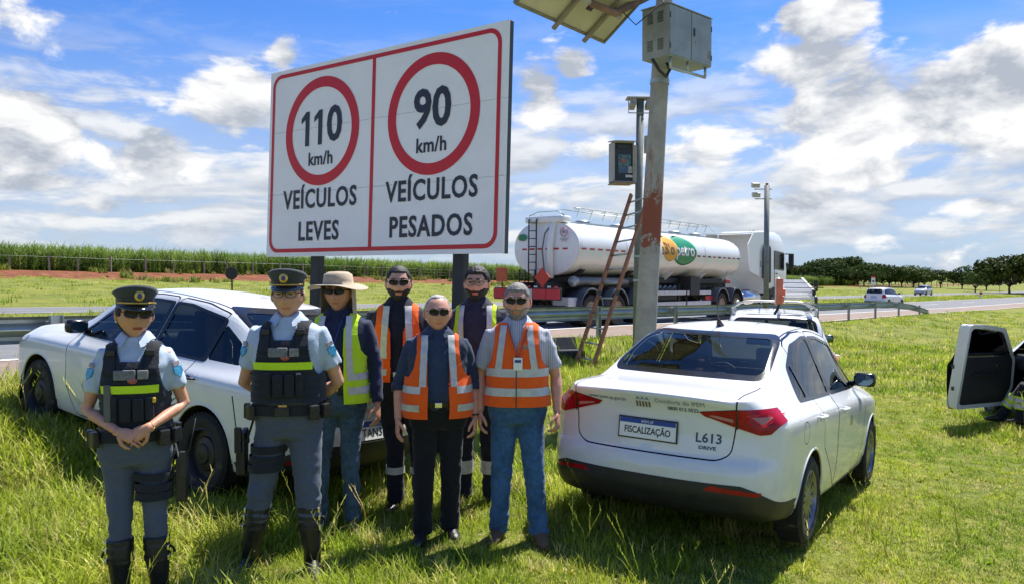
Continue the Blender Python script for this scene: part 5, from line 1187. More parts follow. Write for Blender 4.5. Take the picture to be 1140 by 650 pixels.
# folding handrail on top
hr = MB(); ztop = 3.82
hr.tube([(1.2, -.25, ztop - .02), (1.6, -.25, ztop), (11.2, -.25, ztop), (11.75, -.25, ztop - .28)], .02, 6); hr.tube([(1.3, .35, ztop - .03), (11.5, .35, ztop - .03)], .016, 6)
for k in range(13): x_ = 1.5 + k * .8; hr.tube([(x_, -.25, ztop), (x_ + .05, -.1, 3.52)], .014, 5); hr.tube([(x_, -.25, ztop), (x_ + .2, .05, ztop - .04)], .012, 5)
hr.build('top_handrail', galv, tk, True)
MB().box((6.4, 0, 3.33), (10.2, .5, .05)).build('catwalk', galv, tk)
for x_ in (2.2, 4.4, 6.6, 8.8, 10.6): MB().lathe([(.28, 3.3), (.28, 3.42), (.2, 3.47), (.02, 3.48)], (x_, .1, 0), n=18).build('manhole', galv, tk, True)
# chassis, rear bumper
MB().box((5.6, .42, 1.22), (13.2, .10, .30)).box((5.6, -.42, 1.22), (13.2, .10, .30)).build('chassis_rail', chassis, tk)
MB().box((6.1, 0, 1.46), (11.6, 1.5, .22), bev=.04).build('tank_cradle', chassis, tk)
for x_ in (.6, 3.6, 6.5, 9.3, 11.6): MB().prism([(-1.1, 1.78), (1.1, 1.78), (.6, 1.35), (-.6, 1.35)], x_ - .05, x_ + .05, 'X').build('cradle_bracket', tank_w if x_ > 5 else chassis, tk)
MB().box((-.95, 0, 1.02), (.12, 2.56, .36), bev=.02).box((-.55, .42, 1.15), (.8, .12, .2)).box((-.55, -.42, 1.15), (.8, .12, .2)).build('rear_beam', chassis, tk)
for k in range(5): MB().box((-1.02, -1.04 + k * .52, 1.02), (.02, .50, .30)).build('beam_stripe', red_tape if k != 2 else pmat('plate_grey', (.5, .48, .46), .5), tk)
for k in range(10): MB().box((-1.02, -1.15 + k * .255, 1.235), (.03, .12, .05)).build('reflective_tape', grey_tape if k % 2 else red_tape, tk)
MB().box((-.6, 0, .62), (.1, 2.4, .12)).build('underrun_bar', chassis, tk)
MB().box((-1.0, .98, 1.60), (.03, .44, .44), bev=.01).build('hazard_plate', orange_plastic if False else pmat('hazard_orange', (.48, .10, .03), .5), tk)
MB().tube([(-.98, .98, 1.2), (-.98, .98, 1.4)], .02, 6).build('plate_post', chassis, tk)
MB().box((-1.0, -.62, 1.52), (.03, .42, .42), rot=Euler((R(45), 0, 0)), bev=.008).build('hazard_diamond', pmat('hazard_red', (.52, .04, .02), .5), tk)
for y_ in (.35, -.25): MB().tube([(-.9, y_, 1.2), (-.9, y_, 1.75), (-.9, y_ - .22, 1.75), (-.9, y_ - .22, 1.2)], .02, 6).build('rear_hoop', chassis, tk, True)
MB().box((3.9, -1.36, 1.62), (.40, .03, .40), rot=Euler((0, R(45), 0)), bev=.008).build('hazard_diamond', pmat('hazard_red', (.52, .04, .02), .5), tk)
# wheels
wmT = wheel_parts(.50, .30, .29, 'steel', pmat('truck_rim', (.34, .25, .17), .5, metal=.3, var=.25))
fend = pmat('fender_grey', (.06, .062, .066), .45, var=.15)
for k, (x_, dual) in enumerate(((.75, 1), (2.35, 1), (3.92, 1), (10.5, 1), (11.95, 1), (16.15, 0))):
    for sy in (-1, 1):
        for off in ((0, .33) if dual else (0,)):
            wo_ = link('wheel', wmT[0], tk, loc=(x_, sy * (1.10 - off), .50)); wo_.rotation_euler = (0, rng.uniform(0, 6), 0 if sy > 0 else math.pi); link('rim', wmT[1], wo_)
        if x_ < 15:
            n = 14; ring = lambda y_, r_: [(x_ + r_ * math.cos(a), y_, .55 + r_ * math.sin(a)) for a in np.linspace(.15, math.pi - .15, n)]
            MB().loft([ring(sy * 1.29, .60), ring(sy * 1.29, .66), ring(sy * .62, .66), ring(sy * .62, .60)], closed=False, cap=False).build('mudguard', fend, tk, True)
    MB().tube([(x_, -1.0, .5), (x_, 1.0, .5)], .07, 8).build('axle', chassis, tk, True)
# side guards, tool boxes, tanks
for x0, x1 in ((4.9, 7.3), (7.45, 9.5)):
    for z_ in (.62, 1.02): MB().box(((x0 + x1) / 2, -1.2, z_), (x1 - x0, .05, .16), bev=.01).build('side_guard', grey_tape, tk)
MB().box((8.0, -1.02, 1.28), (.8, .5, .7), bev=.03).build('tool_box', chassis, tk)
MB().box((7.3, 0, .75), (.16, 1.9, 1.2)).build('landing_gear', chassis, tk)
MB().box((6.0, -.7, 1.0), (2.2, .5, .5), bev=.03).build('spare_wheel_rack', chassis, tk)
for k in range(5): MB().tube([(5.1 + k * .38, -1.0, 1.14), (5.22 + k * .38, -1.05, 1.27), (5.34 + k * .38, -1.0, 1.14)], .035, 6).build('hose_coil', pmat('hose_blue', (.16, .22, .32), .5), tk, True)
MB().tube([(.3, -.9, 1.40), (3.4, -.9, 1.40)], .13, 10).build('drain_pipe', pmat('pipe_grey', (.22, .23, .24), .4, metal=.4), tk, True)
MB().lathe([(.16, .18), (.17, .22), (.17, .34), (.01, .36)], (.0, -.9, 1.40), 'X', 16).build('pipe_cap', galv, tk, True)
MB().box((.15, -.8, .78), (.9, .6, .28), bev=.02).build('rear_box', grey_tape, tk)
MB().box((12.2, -.6, 1.45), (.5, .3, .16), bev=.03).build('coupling_red', red_tape, tk); MB().box((9.6, -1.1, .80), (.8, .06, .16)).build('red_marker', red_tape, tk)
# tractor
MB().box((13.9, .40, .95), (7.4, .1, .28)).box((13.9, -.40, .95), (7.4, .1, .28)).build('tractor_frame', chassis, tk)
MB().box((11.3, 0, 1.3), (1.0, 1.0, .12), bev=.03).build('fifth_wheel', chassis, tk)
MB().tube([(13.0, -1.0, .75), (14.4, -1.0, .75)], .32, 16).build('fuel_tank', chrome, tk, True)
MB().box((13.6, .7, 1.2), (1.2, .9, .9), bev=.05).build('battery_box', chassis, tk)
cabw = pmat('cab_white', (.80, .82, .83), .25, var=.03, coat=.6)
def cab_ring(z, x0, x1, w_, r_=.16):
    pts = []
    for cx, cy_, a0 in ((x1 - r_, w_ - r_, 0), (x0 + r_, w_ - r_, 90), (x0 + r_, -w_ + r_, 180), (x1 - r_, -w_ + r_, 270)):
        for q in range(5): a = R(a0 + 22.5 * q); pts.append((cx + r_ * math.cos(a), cy_ + r_ * math.sin(a), z))
    return pts
MB().loft([cab_ring(.95, 15.35, 17.8, 1.23), cab_ring(1.5, 15.2, 17.88, 1.25), cab_ring(2.0, 15.15, 17.88, 1.25), cab_ring(2.9, 15.15, 17.72, 1.23), cab_ring(3.35, 15.15, 17.50, 1.20), cab_ring(3.66, 15.15, 17.2, 1.14), cab_ring(3.80, 15.3, 16.9, 1.0)]).build('cab', cabw, tk, True, auto=40)
MB().prism([(15.1, 1.6), (13.6, 1.9), (13.35, 3.1), (13.9, 3.62), (15.15, 3.72)], -1.16, -1.11, 'Y').prism([(15.1, 1.6), (13.6, 1.9), (13.35, 3.1), (13.9, 3.62), (15.15, 3.72)], 1.11, 1.16, 'Y').build('side_fairing', cabw, tk)
MB().box((14.35, 0, 3.66), (1.6, 2.2, .05), rot=Euler((0, R(-4), 0))).build('roof_deflector', cabw, tk)
for sy in (-1, 1):
    MB().prism(round_poly([(16.15, 2.05), (17.45, 1.98), (17.40, 2.85), (16.2, 2.92)], .08, 3), sy * 1.235, sy * 1.262, 'Y').build('side_window', black_gloss, tk)
    MB().box((16.2, sy * 1.26, 1.75), (.02, .012, 1.8)).build('door_seam', chassis, tk); MB().box((16.45, sy * 1.272, 1.85), (.18, .03, .05), bev=.01).build('door_handle', chassis, tk)
    MB().box((17.75, sy * 1.48, 2.45), (.16, .24, .75), bev=.05).tube([(17.6, sy * 1.2, 2.8), (17.75, sy * 1.45, 2.8)], .03, 6).build('door_mirror', chassis, tk, True)
    MB().prism(round_poly([(14.9, 1.45), (15.75, 1.4), (15.7, 3.05), (15.2, 3.2), (14.9, 2.9)], .15, 3), sy * 1.238, sy * 1.275, 'Y').build('air_intake', chassis, tk)
    n = 14; MB().loft([[(16.15 + r_ * math.cos(a), sy * 1.265, .55 + r_ * math.sin(a)) for a in np.linspace(0, math.pi, n)] for r_ in (.56, .68)], closed=False, cap=False).build('wheel_arch', chassis, tk)
    MB().prism([(15.6, .9), (16.7, .9), (16.7, 1.15), (15.6, 1.15)], sy * 1.05, sy * 1.26, 'Y').build('step', chassis, tk)
MB().box((17.93, 0, 2.45), (.03, 2.05, .85), rot=Euler((0, R(-9), 0)), bev=.01).build('windscreen', black_gloss, tk)
MB().box((17.85, 0, .78), (.25, 2.46, .5), bev=.06).build('front_bumper', cabw, tk)
MB().box((17.92, 0, 1.45), (.04, 1.7, .6), bev=.02).build('grille', chassis, tk)
for sy in (-1, 1): MB().box((17.98, sy * .95, .85), (.03, .4, .2), bev=.02).build('headlight', lamp_clear, tk)
MB().box((14.7, -1.18, 2.25), (.02, .02, .28)).build('green_mark', lg_g, tk)
for k in range(3): MB().lathe([(.03, 3.78), (.03, 3.88), (.005, 3.9)], (16.0 + k * .3, -.3 + .3 * k, 0), n=8).build('roof_marker', chassis, tk)
# ------------------------------------------------------------------ people (local frame: x to the picture's right, facing -y, z up, reference height 1.75)
def remeshed(mb, voxel, it, name):
    me = mb.mesh(name); ob = bpy.data.objects.new(name, me); C.objects.link(ob)
    md = ob.modifiers.new('r', 'REMESH'); md.mode = 'VOXEL'; md.voxel_size = voxel
    sm_ = ob.modifiers.new('s', 'SMOOTH'); sm_.factor = .5; sm_.iterations = it
    dg = bpy.context.evaluated_depsgraph_get(); out = bpy.data.meshes.new_from_object(ob.evaluated_get(dg)); bpy.data.objects.remove(ob); bpy.data.meshes.remove(me); out.name = name
    return out
def wrinkle(me, amp, fx, fy, fz, seed, where=None):
    n = len(me.vertices); co = np.empty(n * 3); me.vertices.foreach_get('co', co); co = co.reshape(-1, 3); no = np.empty(n * 3); me.vertices.foreach_get('normal', no); no = no.reshape(-1, 3)
    d = np.array([cloth_noise(p, fx, fy, fz, seed) for p in co]) * amp
    if where is not None: d = d * where(co)
    me.vertices.foreach_set('co', (co + no * d[:, None]).reshape(-1)); me.update()
def cloth_noise(p, fx, fy, fz, seed):
    q = Vector((p[0] * fx + seed, p[1] * fy + seed * 1.7, p[2] * fz - seed)); w_ = mnoise.noise(q * .5) * .9; a = mnoise.noise(q + Vector((w_, w_, -w_))); return (1 - 2 * abs(a)) * .8 - .25 + .4 * mnoise.noise(q * 2.3)
TZ = [.78, .84, .92, 1.00, 1.08, 1.18, 1.28, 1.36, 1.42, 1.455, 1.485, 1.51, 1.535]
TA_ = [.150, .168, .180, .174, .164, .166, .178, .186, .182, .160, .115, .078, .062]
TF_ = [.09, .105, .115, .122, .124, .124, .128, .122, .100, .088, .074, .062, .056]
TB_ = [.10, .118, .128, .112, .094, .098, .112, .120, .115, .105, .086, .068, .062]
class Fig:
    def __init__(s, fem=False, belly=0.0, wide=1.0):
        A, Fr, B = np.array(TA_), np.array(TF_), np.array(TB_); z = np.array(TZ)
        A = A * wide; Fr = Fr + belly * np.exp(-((z - 1.08) / .16) ** 2)
        A = A + .6 * belly * np.exp(-((z - 1.06) / .16) ** 2)
        if fem: A = A * np.interp(z, [.8, .92, 1.08, 1.2, 1.42, 1.5], [1.05, 1.04, .88, .88, .88, .92]); Fr = Fr * np.interp(z, [.9, 1.08, 1.28, 1.45], [.98, .86, 1.04, .9]); B = B * .95
        s.A, s.F, s.B = A, Fr, B; s.fem = fem
    def ab(s, z): return np.interp(z, TZ, s.A), np.interp(z, TZ, s.F), np.interp(z, TZ, s.B)
    def pt(s, th, z, off=0.0, n=2.45):
        a, f, b_ = s.ab(z); sn, cs_ = math.sin(th), math.cos(th)
        return Vector(((a + off) * math.copysign(abs(sn) ** (2 / n), sn), -(f + off) * abs(cs_) ** (2 / n) if cs_ > 0 else (b_ + off) * abs(cs_) ** (2 / n), z))
    def th_at(s, x, z, off, n=2.45): a = s.ab(z)[0] + off; return math.copysign(math.asin(min(1, (abs(x) / a) ** (n / 2))), x)
    def rings(s, z0, z1, off, step=.03, n=28): return [[s.pt(2 * math.pi * k / n, z, off) for k in range(n)] for z in np.linspace(z0, z1, max(3, int((z1 - z0) / step)))]
def sheet(fig, th0, th1, z0, z1, off, seed, keep=None, nth=120, nz=70, amp=.006):
    """a piece of cloth lying round the torso; off may depend on z"""
    of = off if callable(off) else (lambda z: off); V = []; ok = []
    for i in range(nz + 1):
        z = z0 + (z1 - z0) * i / nz
        for j in range(nth + 1):
            th = th0 + (th1 - th0) * j / nth; p = fig.pt(th, z, of(z)); q = Vector((p.x, p.y, 0)).normalized(); p = p + q * amp * cloth_noise(p, 9, 9, 8, seed); V.append(p)
    F_ = []
    for i in range(nz):
        for j in range(nth):
            a = i * (nth + 1) + j; f = (a, a + 1, a + nth + 2, a + nth + 1); c_ = (V[f[0]] + V[f[2]]) / 2
            if keep is None or keep(c_): F_.append(f)
    used = sorted({i for f in F_ for i in f}); mp = {u: k for k, u in enumerate(used)}
    return MB().add([V[u] for u in used], [tuple(mp[i] for i in f) for f in F_])
def strap(fig, x0, x1, z0, z1, off, seed, back=False, nz=40, amp=.006, slant=0.0):
    of = off if callable(off) else (lambda z: off); rows = []
    for i in range(nz + 1):
        z = z0 + (z1 - z0) * i / nz; r_ = []
        for k in range(4):
            x = x0 + (x1 - x0) * k / 3 + slant * (i / nz); th = fig.th_at(x, z, of(z)); th = math.pi - th if back else th; p = fig.pt(th, z, of(z)); q = Vector((p.x, p.y, 0)).normalized(); r_.append(p + q * amp * cloth_noise(p, 9, 9, 8, seed))
        rows.append(r_)
    return MB().loft(rows, closed=False, cap=False)
g_ = lambda d, s_: np.exp(-(d / s_) ** 2)
HU, HV = 56, 44
def head_grid(fem=False, wide=1.0, jaw=1.0):
    P = np.zeros((HV + 1, HU, 3))
    for i in range(HV + 1):
        v = -math.pi / 2 + math.pi * i / HV
        for j in range(HU):
            u = 2 * math.pi * j / HU; cv = max(math.cos(v), .02) ** .92
            x, y, z = .082 * wide * cv * math.sin(u), -.098 * cv * math.cos(u), .118 * math.sin(v)
            k = float(sstep(-.02, -.115, z)); x *= 1 - (.34 if not fem else .40) * k / jaw
            if y > 0: y *= 1 - .45 * float(sstep(-.02, -.11, z))
            if y < 0: y *= .93 - .02 * float(sstep(.04, .11, z)); y -= .012 * float(sstep(-.06, -.105, z)) * g_(x, .03)
            if y < -.02:
                nose = np.interp(z, [-.047, -.036, -.026, .0, .022, .034], [0, .012, .0245, .013, .004, 0]); y -= (nose * g_(x, .0125) + np.interp(z, [-.045, -.034, -.022], [0, .009, 0]) * g_(abs(x) - .013, .008)) * (.85 if fem else 1)
                y += .0085 * g_(abs(x) - .031, .016) * g_(z - .014, .014); y -= (.004 if not fem else .002) * g_(z - .036, .009) * float(sstep(.07, .04, abs(x)))
                y -= .0055 * g_(x, .021) * (g_(z + .057, .005) + g_(z + .068, .0055)); y += .003 * g_(x, .026) * g_(z + .0625, .0022); y -= .003 * g_(abs(x) - .045, .016) * g_(z + .02, .02)
            P[i, j] = (x, y, z)
    return P
def grid_part(P, mask, off, seed=0, jit=.0):
    """shell over the head: mask(p, u) picks cells, off(p) lifts them"""
    MBo = MB(); idx = {}; 
    N = P.copy(); N[..., 1] += .01; N /= np.maximum(np.linalg.norm(N, axis=-1, keepdims=True), 1e-6)
    cells = [(i, j) for i in range(HV) for j in range(HU) if mask((P[i, j] + P[i + 1, (j + 1) % HU]) / 2)]
    cs_ = set(cells); V = []; F_ = []
    def vid(i, j):
        j %= HU
        if (i, j) not in idx:
            full = all(((a, b_ % HU) in cs_) or a < 0 or a >= HV for a in (i - 1, i) for b_ in (j - 1, j)); p = P[i, j]; h = off(p) * (1 + jit * mnoise.noise(Vector(p) * 90 + Vector((seed, 0, 0)))) if full else -.002
            idx[(i, j)] = len(V); V.append(tuple(p + N[i, j] * h))
        return idx[(i, j)]
    for i, j in cells: F_.append((vid(i, j), vid(i, j + 1), vid(i + 1, j + 1), vid(i + 1, j)))
    return MBo.add(V, F_)
def hand(mb, W, d, n, side, curl=.5, spread=1.0, sc=1.0):
    """palm, four unequal bent fingers and a thumb; d wrist to knuckles, n the way the palm faces, side the thumb side"""
    d = Vector(d).normalized(); n = Vector(n); n = (n - d * n.dot(d)).normalized(); l = d.cross(n) * side; W = Vector(W)
    rings = []
    for q, wx, wy in ((-.02, .026, .021), (.01, .029, .019), (.035, .038, .0165), (.07, .041, .0145), (.092, .039, .0115), (.098, .032, .008)):
        c_ = W + d * q * sc; rings.append([c_ + l * (wx * sc * math.cos(a)) + n * (wy * sc * math.sin(a)) for a in np.linspace(0, 2 * math.pi, 14, endpoint=False)])
    mb.loft(rings)
    for k, (o_, L) in enumerate(((.029, .072), (.0095, .081), (-.0105, .075), (-.0295, .058))):
        p = W + (d * .088 + l * o_) * sc; dirv = (d + l * o_ * 4.5 * spread).normalized(); pts = [p]; a = .25 * curl
        for f in (.44, .31, .25): a += curl * .55; pts.append(pts[-1] + (dirv * math.cos(a) + n * math.sin(a)) * L * f * sc)
        mb.tube(pts, [.0082 * sc, .0078 * sc, .0070 * sc, .0052 * sc], 7, up=tuple(n))
    p = W + (d * .022 + l * .028) * sc; q1 = p + (d * .55 + l * .62 + n * .35).normalized() * .042 * sc; q2 = q1 + (d * .88 + l * .22 + n * .4).normalized() * .032 * sc; q3 = q2 + (d * .95 - l * .05 + n * .3).normalized() * .026 * sc
    mb.tube([p - d * .01, p, q1, q2, q3], [.012 * sc, .0145 * sc, .0115 * sc, .0098 * sc, .0065 * sc], 8, up=tuple(n))
def chain(a, b_, c_, ra, rb): return a
def skinmat(name, col):
    if name in MATS: return MATS[name]
    m, t, b = nodes_of(name); co = t.new('ShaderNodeTexCoord').outputs['Object']; n = t.noise(co, 14, 5, .6); n2 = t.noise(co, 90, 3, .6)
    col = (min(1, col[0] * 1.10), col[1] * .96, col[2] * .88); c = t.mix(t.ramp(n, .35, .7), tuple(x * .88 for x in col), (min(1, col[0] * 1.1), col[1], col[2] * .95)); c = t.mix(t.math('MULTIPLY', t.ramp(n2, .55, .75), .18), c, (col[0] * .6, col[1] * .45, col[2] * .4))
    t.l.new(c, b.inputs['Base Color']); b.inputs['Roughness'].default_value = .48; b.inputs['Subsurface Weight'].default_value = .12; b.inputs['Subsurface Radius'].default_value = (.012, .005, .003); b.inputs['Subsurface Scale'].default_value = .4
    bp = t.new('ShaderNodeBump'); bp.inputs['Strength'].default_value = .15; bp.inputs['Distance'].default_value = .003; t.l.new(n2, bp.inputs['Height']); t.l.new(bp.outputs[0], b.inputs['Normal']); return m
def hairmat(name, col):
    if name in MATS: return MATS[name]
    m, t, b = nodes_of(name); co = t.new('ShaderNodeTexCoord').outputs['Object']; n = t.noise(co, 120, 4, .7)
    t.l.new(t.mix(t.ramp(n, .3, .7), tuple(x * .5 for x in col), tuple(min(1, x * 1.4) for x in col)), b.inputs['Base Color']); b.inputs['Roughness'].default_value = .6
    bp = t.new('ShaderNodeBump'); bp.inputs['Strength'].default_value = .7; bp.inputs['Distance'].default_value = .006; t.l.new(n, bp.inputs['Height']); t.l.new(bp.outputs[0], b.inputs['Normal']); return m
lens_black = pmat('lens_black', (.005, .005, .006), .14, var=.1, spec=.28); lens_clear = glassmat('spectacle_lens', (.92, .93, .93))
frame_black = pmat('frame_black', (.012, .012, .012), .35)
leather = pmat('black_leather', (.016, .016, .018), .38, var=.25, scale=18, bump=.25, bscale=60); nylon = fabric('black_nylon', (.020, .023, .030), bump=.4); vest_dark = fabric('vest_dark_navy', (.022, .030, .045), bump=.45)
hv_yellow = fabric('fluorescent_yellow', (.52, .80, .02), var=.06, bump=.12); hv_orange = fabric('fluorescent_orange', (.92, .125, .015), var=.06, bump=.15); hv_lime = fabric('fluorescent_lime', (.58, .85, .03), var=.06, bump=.12)
silver_tape = pmat('reflective_silver', (.55, .56, .57), .45, var=.12, scale=20)
gold = pmat('gold_badge', (.62, .42, .10), .3, metal=.7, var=.2, scale=90)

def make_person(spec):
    sp = spec; H = sp['H']; k = H / 1.75
    gz = ground_z(*sp['at']) + sp.get('dz', -.015)
    root = thing('person', sp['label'], 'person', (sp['at'][0], sp['at'][1], gz), (0, 0, R(sp.get('yaw', 0))), sp.get('group')); root.scale = (k, k, k)
    fig = Fig(sp.get('fem', False), sp.get('belly', 0), sp.get('wide', 1.0)); sd_ = sp['seed']; shx = .155 if sp.get('fem') else .176
    J = dict(SL=(-shx, .005, 1.415), SR=(shx, .005, 1.415), EL=(-.235, .03, 1.125), ER=(.235, .03, 1.125), WL=(-.245, -.04, .875), WR=(.245, -.04, .875), HL=(-.088, 0, .90), HR=(.088, 0, .90), KL=(-.10, -.02, .48), KR=(.10, -.02, .48), AL=(-.11, .01, .085), AR=(.11, .01, .085))
    J.update(sp.get('J', {})); J = {a: Vector(b_) for a, b_ in J.items()}
    skin = skinmat(*sp['skin']); am = .86 if sp.get('fem') else 1.0; hs = .90 if sp.get('fem') else 1.0
    # ---- body
    mb = MB(); mb.loft(fig.rings(.87, 1.53, -.004)); mb.tube([(0, .012, 1.47), (0, .004, 1.53), (0, -.002, 1.60)], [.060 * am, .053 * am, .055 * am], 16)
    for s_ in 'LR':
        S, E, W = J['S' + s_], J['E' + s_], J['W' + s_]; f1 = E.lerp(W, .28)
        mb.tube([S + (S - E) * .08, S.lerp(E, .12), S.lerp(E, .5), E, f1, E.lerp(W, .65), W], [r_ * am for r_ in (.046, .054, .047, .039, .042, .034, .027)], 14)
        Hh, Kk, A_ = J['H' + s_], J['K' + s_], J['A' + s_]
        mb.tube([Hh + Vector((0, 0, .02)), Hh.lerp(Kk, .35), Kk, Kk.lerp(A_, .3), A_], [.072, .064, .046, .045, .032], 14)
        mb.ell(A_ + Vector((0, -.035, -.045)), (.026, .07, .024))
    bme = remeshed(mb, .0105, 4, 'body')
    bm = bmesh.new(); bm.from_mesh(bme)
    ex = MB(); P = head_grid(sp.get('fem', False), sp.get('hw', 1.0), sp.get('jaw', 1.0))
    HC = Vector(sp.get('head', (0, -.012, 1.640))); MH = Matrix.Translation(HC) @ Euler((R(sp.get('hpitch', 0)), R(sp.get('hroll', 0)), R(sp.get('hyaw', 0)))).to_matrix().to_4x4() @ Matrix.Scale(sp.get('hs', 1.07), 4)
    hv_ = [tuple(MH @ Vector(p)) for p in P.reshape(-1, 3)]; hf = [(i * HU + j, i * HU + (j + 1) % HU, (i + 1) * HU + (j + 1) % HU, (i + 1) * HU + j) for i in range(HV) for j in range(HU)]
    lipf = [1 if ((P[i, j, 0] / .024) ** 2 + ((P[i, j, 2] + .0655) / .0085) ** 2 < 1 and P[i, j, 1] < -.05) else 0 for i in range(HV) for j in range(HU)]
    ex.add(hv_, hf); ex.m[-len(hf):] = lipf
    for sx_ in (-1, 1): ee = MB().ell((0, 0, 0), (.012, .021, .034), 10, 8, rot=Euler((R(-12), 0, R(18 * sx_))).to_matrix()); ex.add([tuple(MH @ (Vector(p) + Vector((.081 * sx_ * sp.get('hw', 1), .012, .0)))) for p in ee.v], ee.f)
    for s_ in 'LR':
        S, E, W = J['S' + s_], J['E' + s_], J['W' + s_]; d = sp.get('hand' + s_, {}); hand(ex, W, d.get('d', (W - E)), d.get('n', (1 if s_ == 'L' else -1, .25, 0)), d.get('side', 1 if s_ == 'L' else -1) , d.get('curl', .55), sc=hs)
    em = ex.mesh('extra'); o_ = len(bme.vertices)
    bm2 = bmesh.new(); bm2.from_mesh(em); tmp = bpy.data.meshes.new('tmp'); bm2.to_mesh(tmp); bm2.free()
    bm.from_mesh(tmp); bm.to_mesh(bme); bm.free(); bpy.data.meshes.remove(tmp); bpy.data.meshes.remove(em)
    body = link('body', bme, root, [skin, skinmat('lips_' + sp['skin'][0], sp.get('lips', tuple(c * f for c, f in zip(sp['skin'][1], (.82, .55, .55)))))], smooth=True)
    on_head = lambda mb_: [setattr(mb_, 'v', [tuple(MH @ Vector(p)) for p in mb_.v]), mb_][1]
    # ---- hair, brows, beard
    hc = sp.get('hair')
    if hc:
        hm_ = hairmat(*hc[:2]); line = hc[2]
        on_head(grid_part(P, lambda p: p[2] > line(p), lambda p: hc[3], sd_, .5)).build('hair', hm_, root, True)
    br = hairmat(*sp.get('brow', ('brow_dark', (.02, .015, .012))))
    for sx_ in (-1, 1): on_head(MB().tube([(sx_ * .014, -.0965, .034), (sx_ * .032, -.0955, .040), (sx_ * .052, -.082, .034)], [.004, .0045, .002], 6)).build('eyebrow', br, root, True)
    if sp.get('beard'):
        bn, bc, bt, btop = sp['beard']
        on_head(grid_part(P, lambda p: p[1] < .006 and p[2] < (btop if abs(p[0]) > .052 else (-.042 if abs(p[0]) < .03 else -.036)) and not (abs(p[0]) < .019 and -.073 < p[2] < -.055), lambda p: bt * (1 + .9 * float(sstep(-.07, -.12, p[2]))), sd_ + 3, .5)).build('beard', hairmat(bn, bc), root, True)
    # ---- glasses
    gl = sp.get('glasses')
    if gl:
        lm = {'black': lens_black, 'clear': lens_clear}[gl[0]]; rx, rz = gl[1:3]; gz_ = MB(); fr_ = MB()
        for sx_ in (-1, 1):
            n = 16; ring = []
            for a in np.linspace(0, 2 * math.pi, n, endpoint=False):
                x = sx_ * .034 + rx * math.copysign(abs(math.cos(a)) ** .8, math.cos(a)); z = .012 + rz * math.copysign(abs(math.sin(a)) ** .8, math.sin(a)) - (.004 if gl[0] == 'black' and math.sin(a) < 0 and math.cos(a) * sx_ < 0 else 0); ring.append(Vector((x, -.1075 + .9 * max(0, abs(x) - .03) ** 1.5 * 3, z)))
            c_ = sum(ring, Vector()) / n - Vector((0, .003, 0)); gz_.add(ring + [c_], [(i, (i + 1) % n, n) for i in range(n)]); fr_.tube(ring + [ring[0]], .0018, 5)
            fr_.tube([(sx_ * .066, -.088, .018), (sx_ * .078, -.05, .018), (sx_ * .080, .01, .012), (sx_ * .078, .03, -.008)], .0024, 5)
        fr_.tube([(-.010, -.108, .018), (0, -.113, .020), (.010, -.108, .018)], .002, 5)
        gf = on_head(fr_).build('glasses', frame_black, root, True); on_head(gz_).build('lens', lm, gf, True)
        if gl[0] == 'clear':
            for sx_ in (-1, 1): on_head(MB().ell((sx_ * .031, -.0905, .013), (.012, .004, .0055))).build('eye', pmat('eye_dark', (.05, .035, .03), .2), root, True)
    # ---- shirt
    sh = sp['shirt']; mb = MB(); mb.loft(fig.rings(sh.get('z0', .94), 1.522, .013, .022))
    for s_ in 'LR':
        S, E, W = J['S' + s_], J['E' + s_], J['W' + s_]; L = sh['sleeve']
        if L <= 1: mb.tube([S + (S - E) * .10, S.lerp(E, .1), S.lerp(E, L * .5), S.lerp(E, L * .92), S.lerp(E, L)], [r_ * am for r_ in (.052, .060, .062, .064, .063)], 16)
        else:
            e2 = E.lerp(W, L - 1); mb.tube([S + (S - E) * .10, S.lerp(E, .1), S.lerp(E, .55), E, E.lerp(e2, .5), e2], [r_ * am for r_ in (.052, .060, .056, .049, .047, .046 if L < 1.6 else .036)], 16)
    sm_ = remeshed(mb, .0115, 3, 'shirt'); wrinkle(sm_, sh.get('amp', .0085), 11, 11, 9, sd_); shirt = link('shirt', sm_, root, sh['mat'], smooth=True)
    # collar
    for sx_ in (-1, 1):
        up_, lo_e, an = [], [], np.linspace(.30, math.pi, 14)
        for a in an:
            f = float(sstep(1.2, .3, a)); up_.append(Vector((sx_ * .063 * math.sin(a), -.060 * math.cos(a) + .003, 1.552 - .022 * f)))
            lo_e.append(Vector((sx_ * (.104 * math.sin(a) + .018 * f), -(.094 + .022 * f) * math.cos(a) + .004, 1.508 - .040 * f)))
        MB().loft([[p - Vector((0, 0, .03)) for p in up_], up_, [a_.lerp(b_, .3) + Vector((0, 0, .006)) for a_, b_ in zip(up_, lo_e)], lo_e], closed=False, cap=False).build('collar', sh.get('collar', sh['mat']), shirt, True)
    # ---- trousers
    tr = sp['trousers']; mb = MB(); mb.loft(fig.rings(.82, 1.02, .014)); zb_ = tr.get('zb', .05)
    for s_ in 'LR':
        Hh, Kk, A_ = J['H' + s_], J['K' + s_], J['A' + s_]; fk = tr.get('fit', 1.0); end = A_.lerp(Kk, tr.get('up', 0.0)) + Vector((0, 0, -.03 if not tr.get('up') else 0))
        mb.tube([Hh + Vector((0, 0, .04)), Hh.lerp(Kk, .12), Hh.lerp(Kk, .5), Kk, Kk.lerp(end, .5), end], [.095, .099, .085 * fk, .069 * fk, .065 * fk, .066 * fk], 18)
    tm = remeshed(mb, .0125, 3, 'trousers'); kz = (J['KL'].z + J['KR'].z) / 2
    wrinkle(tm, tr.get('amp', .011), 8, 8, 15, sd_ + 5, lambda co: .35 + .65 * np.maximum(np.exp(-((co[:, 2] - kz) / .12) ** 2), np.maximum(np.exp(-((co[:, 2] - .12) / .14) ** 2), np.exp(-((co[:, 2] - .86) / .08) ** 2)))); link('trousers', tm, root, tr['mat'], smooth=True)
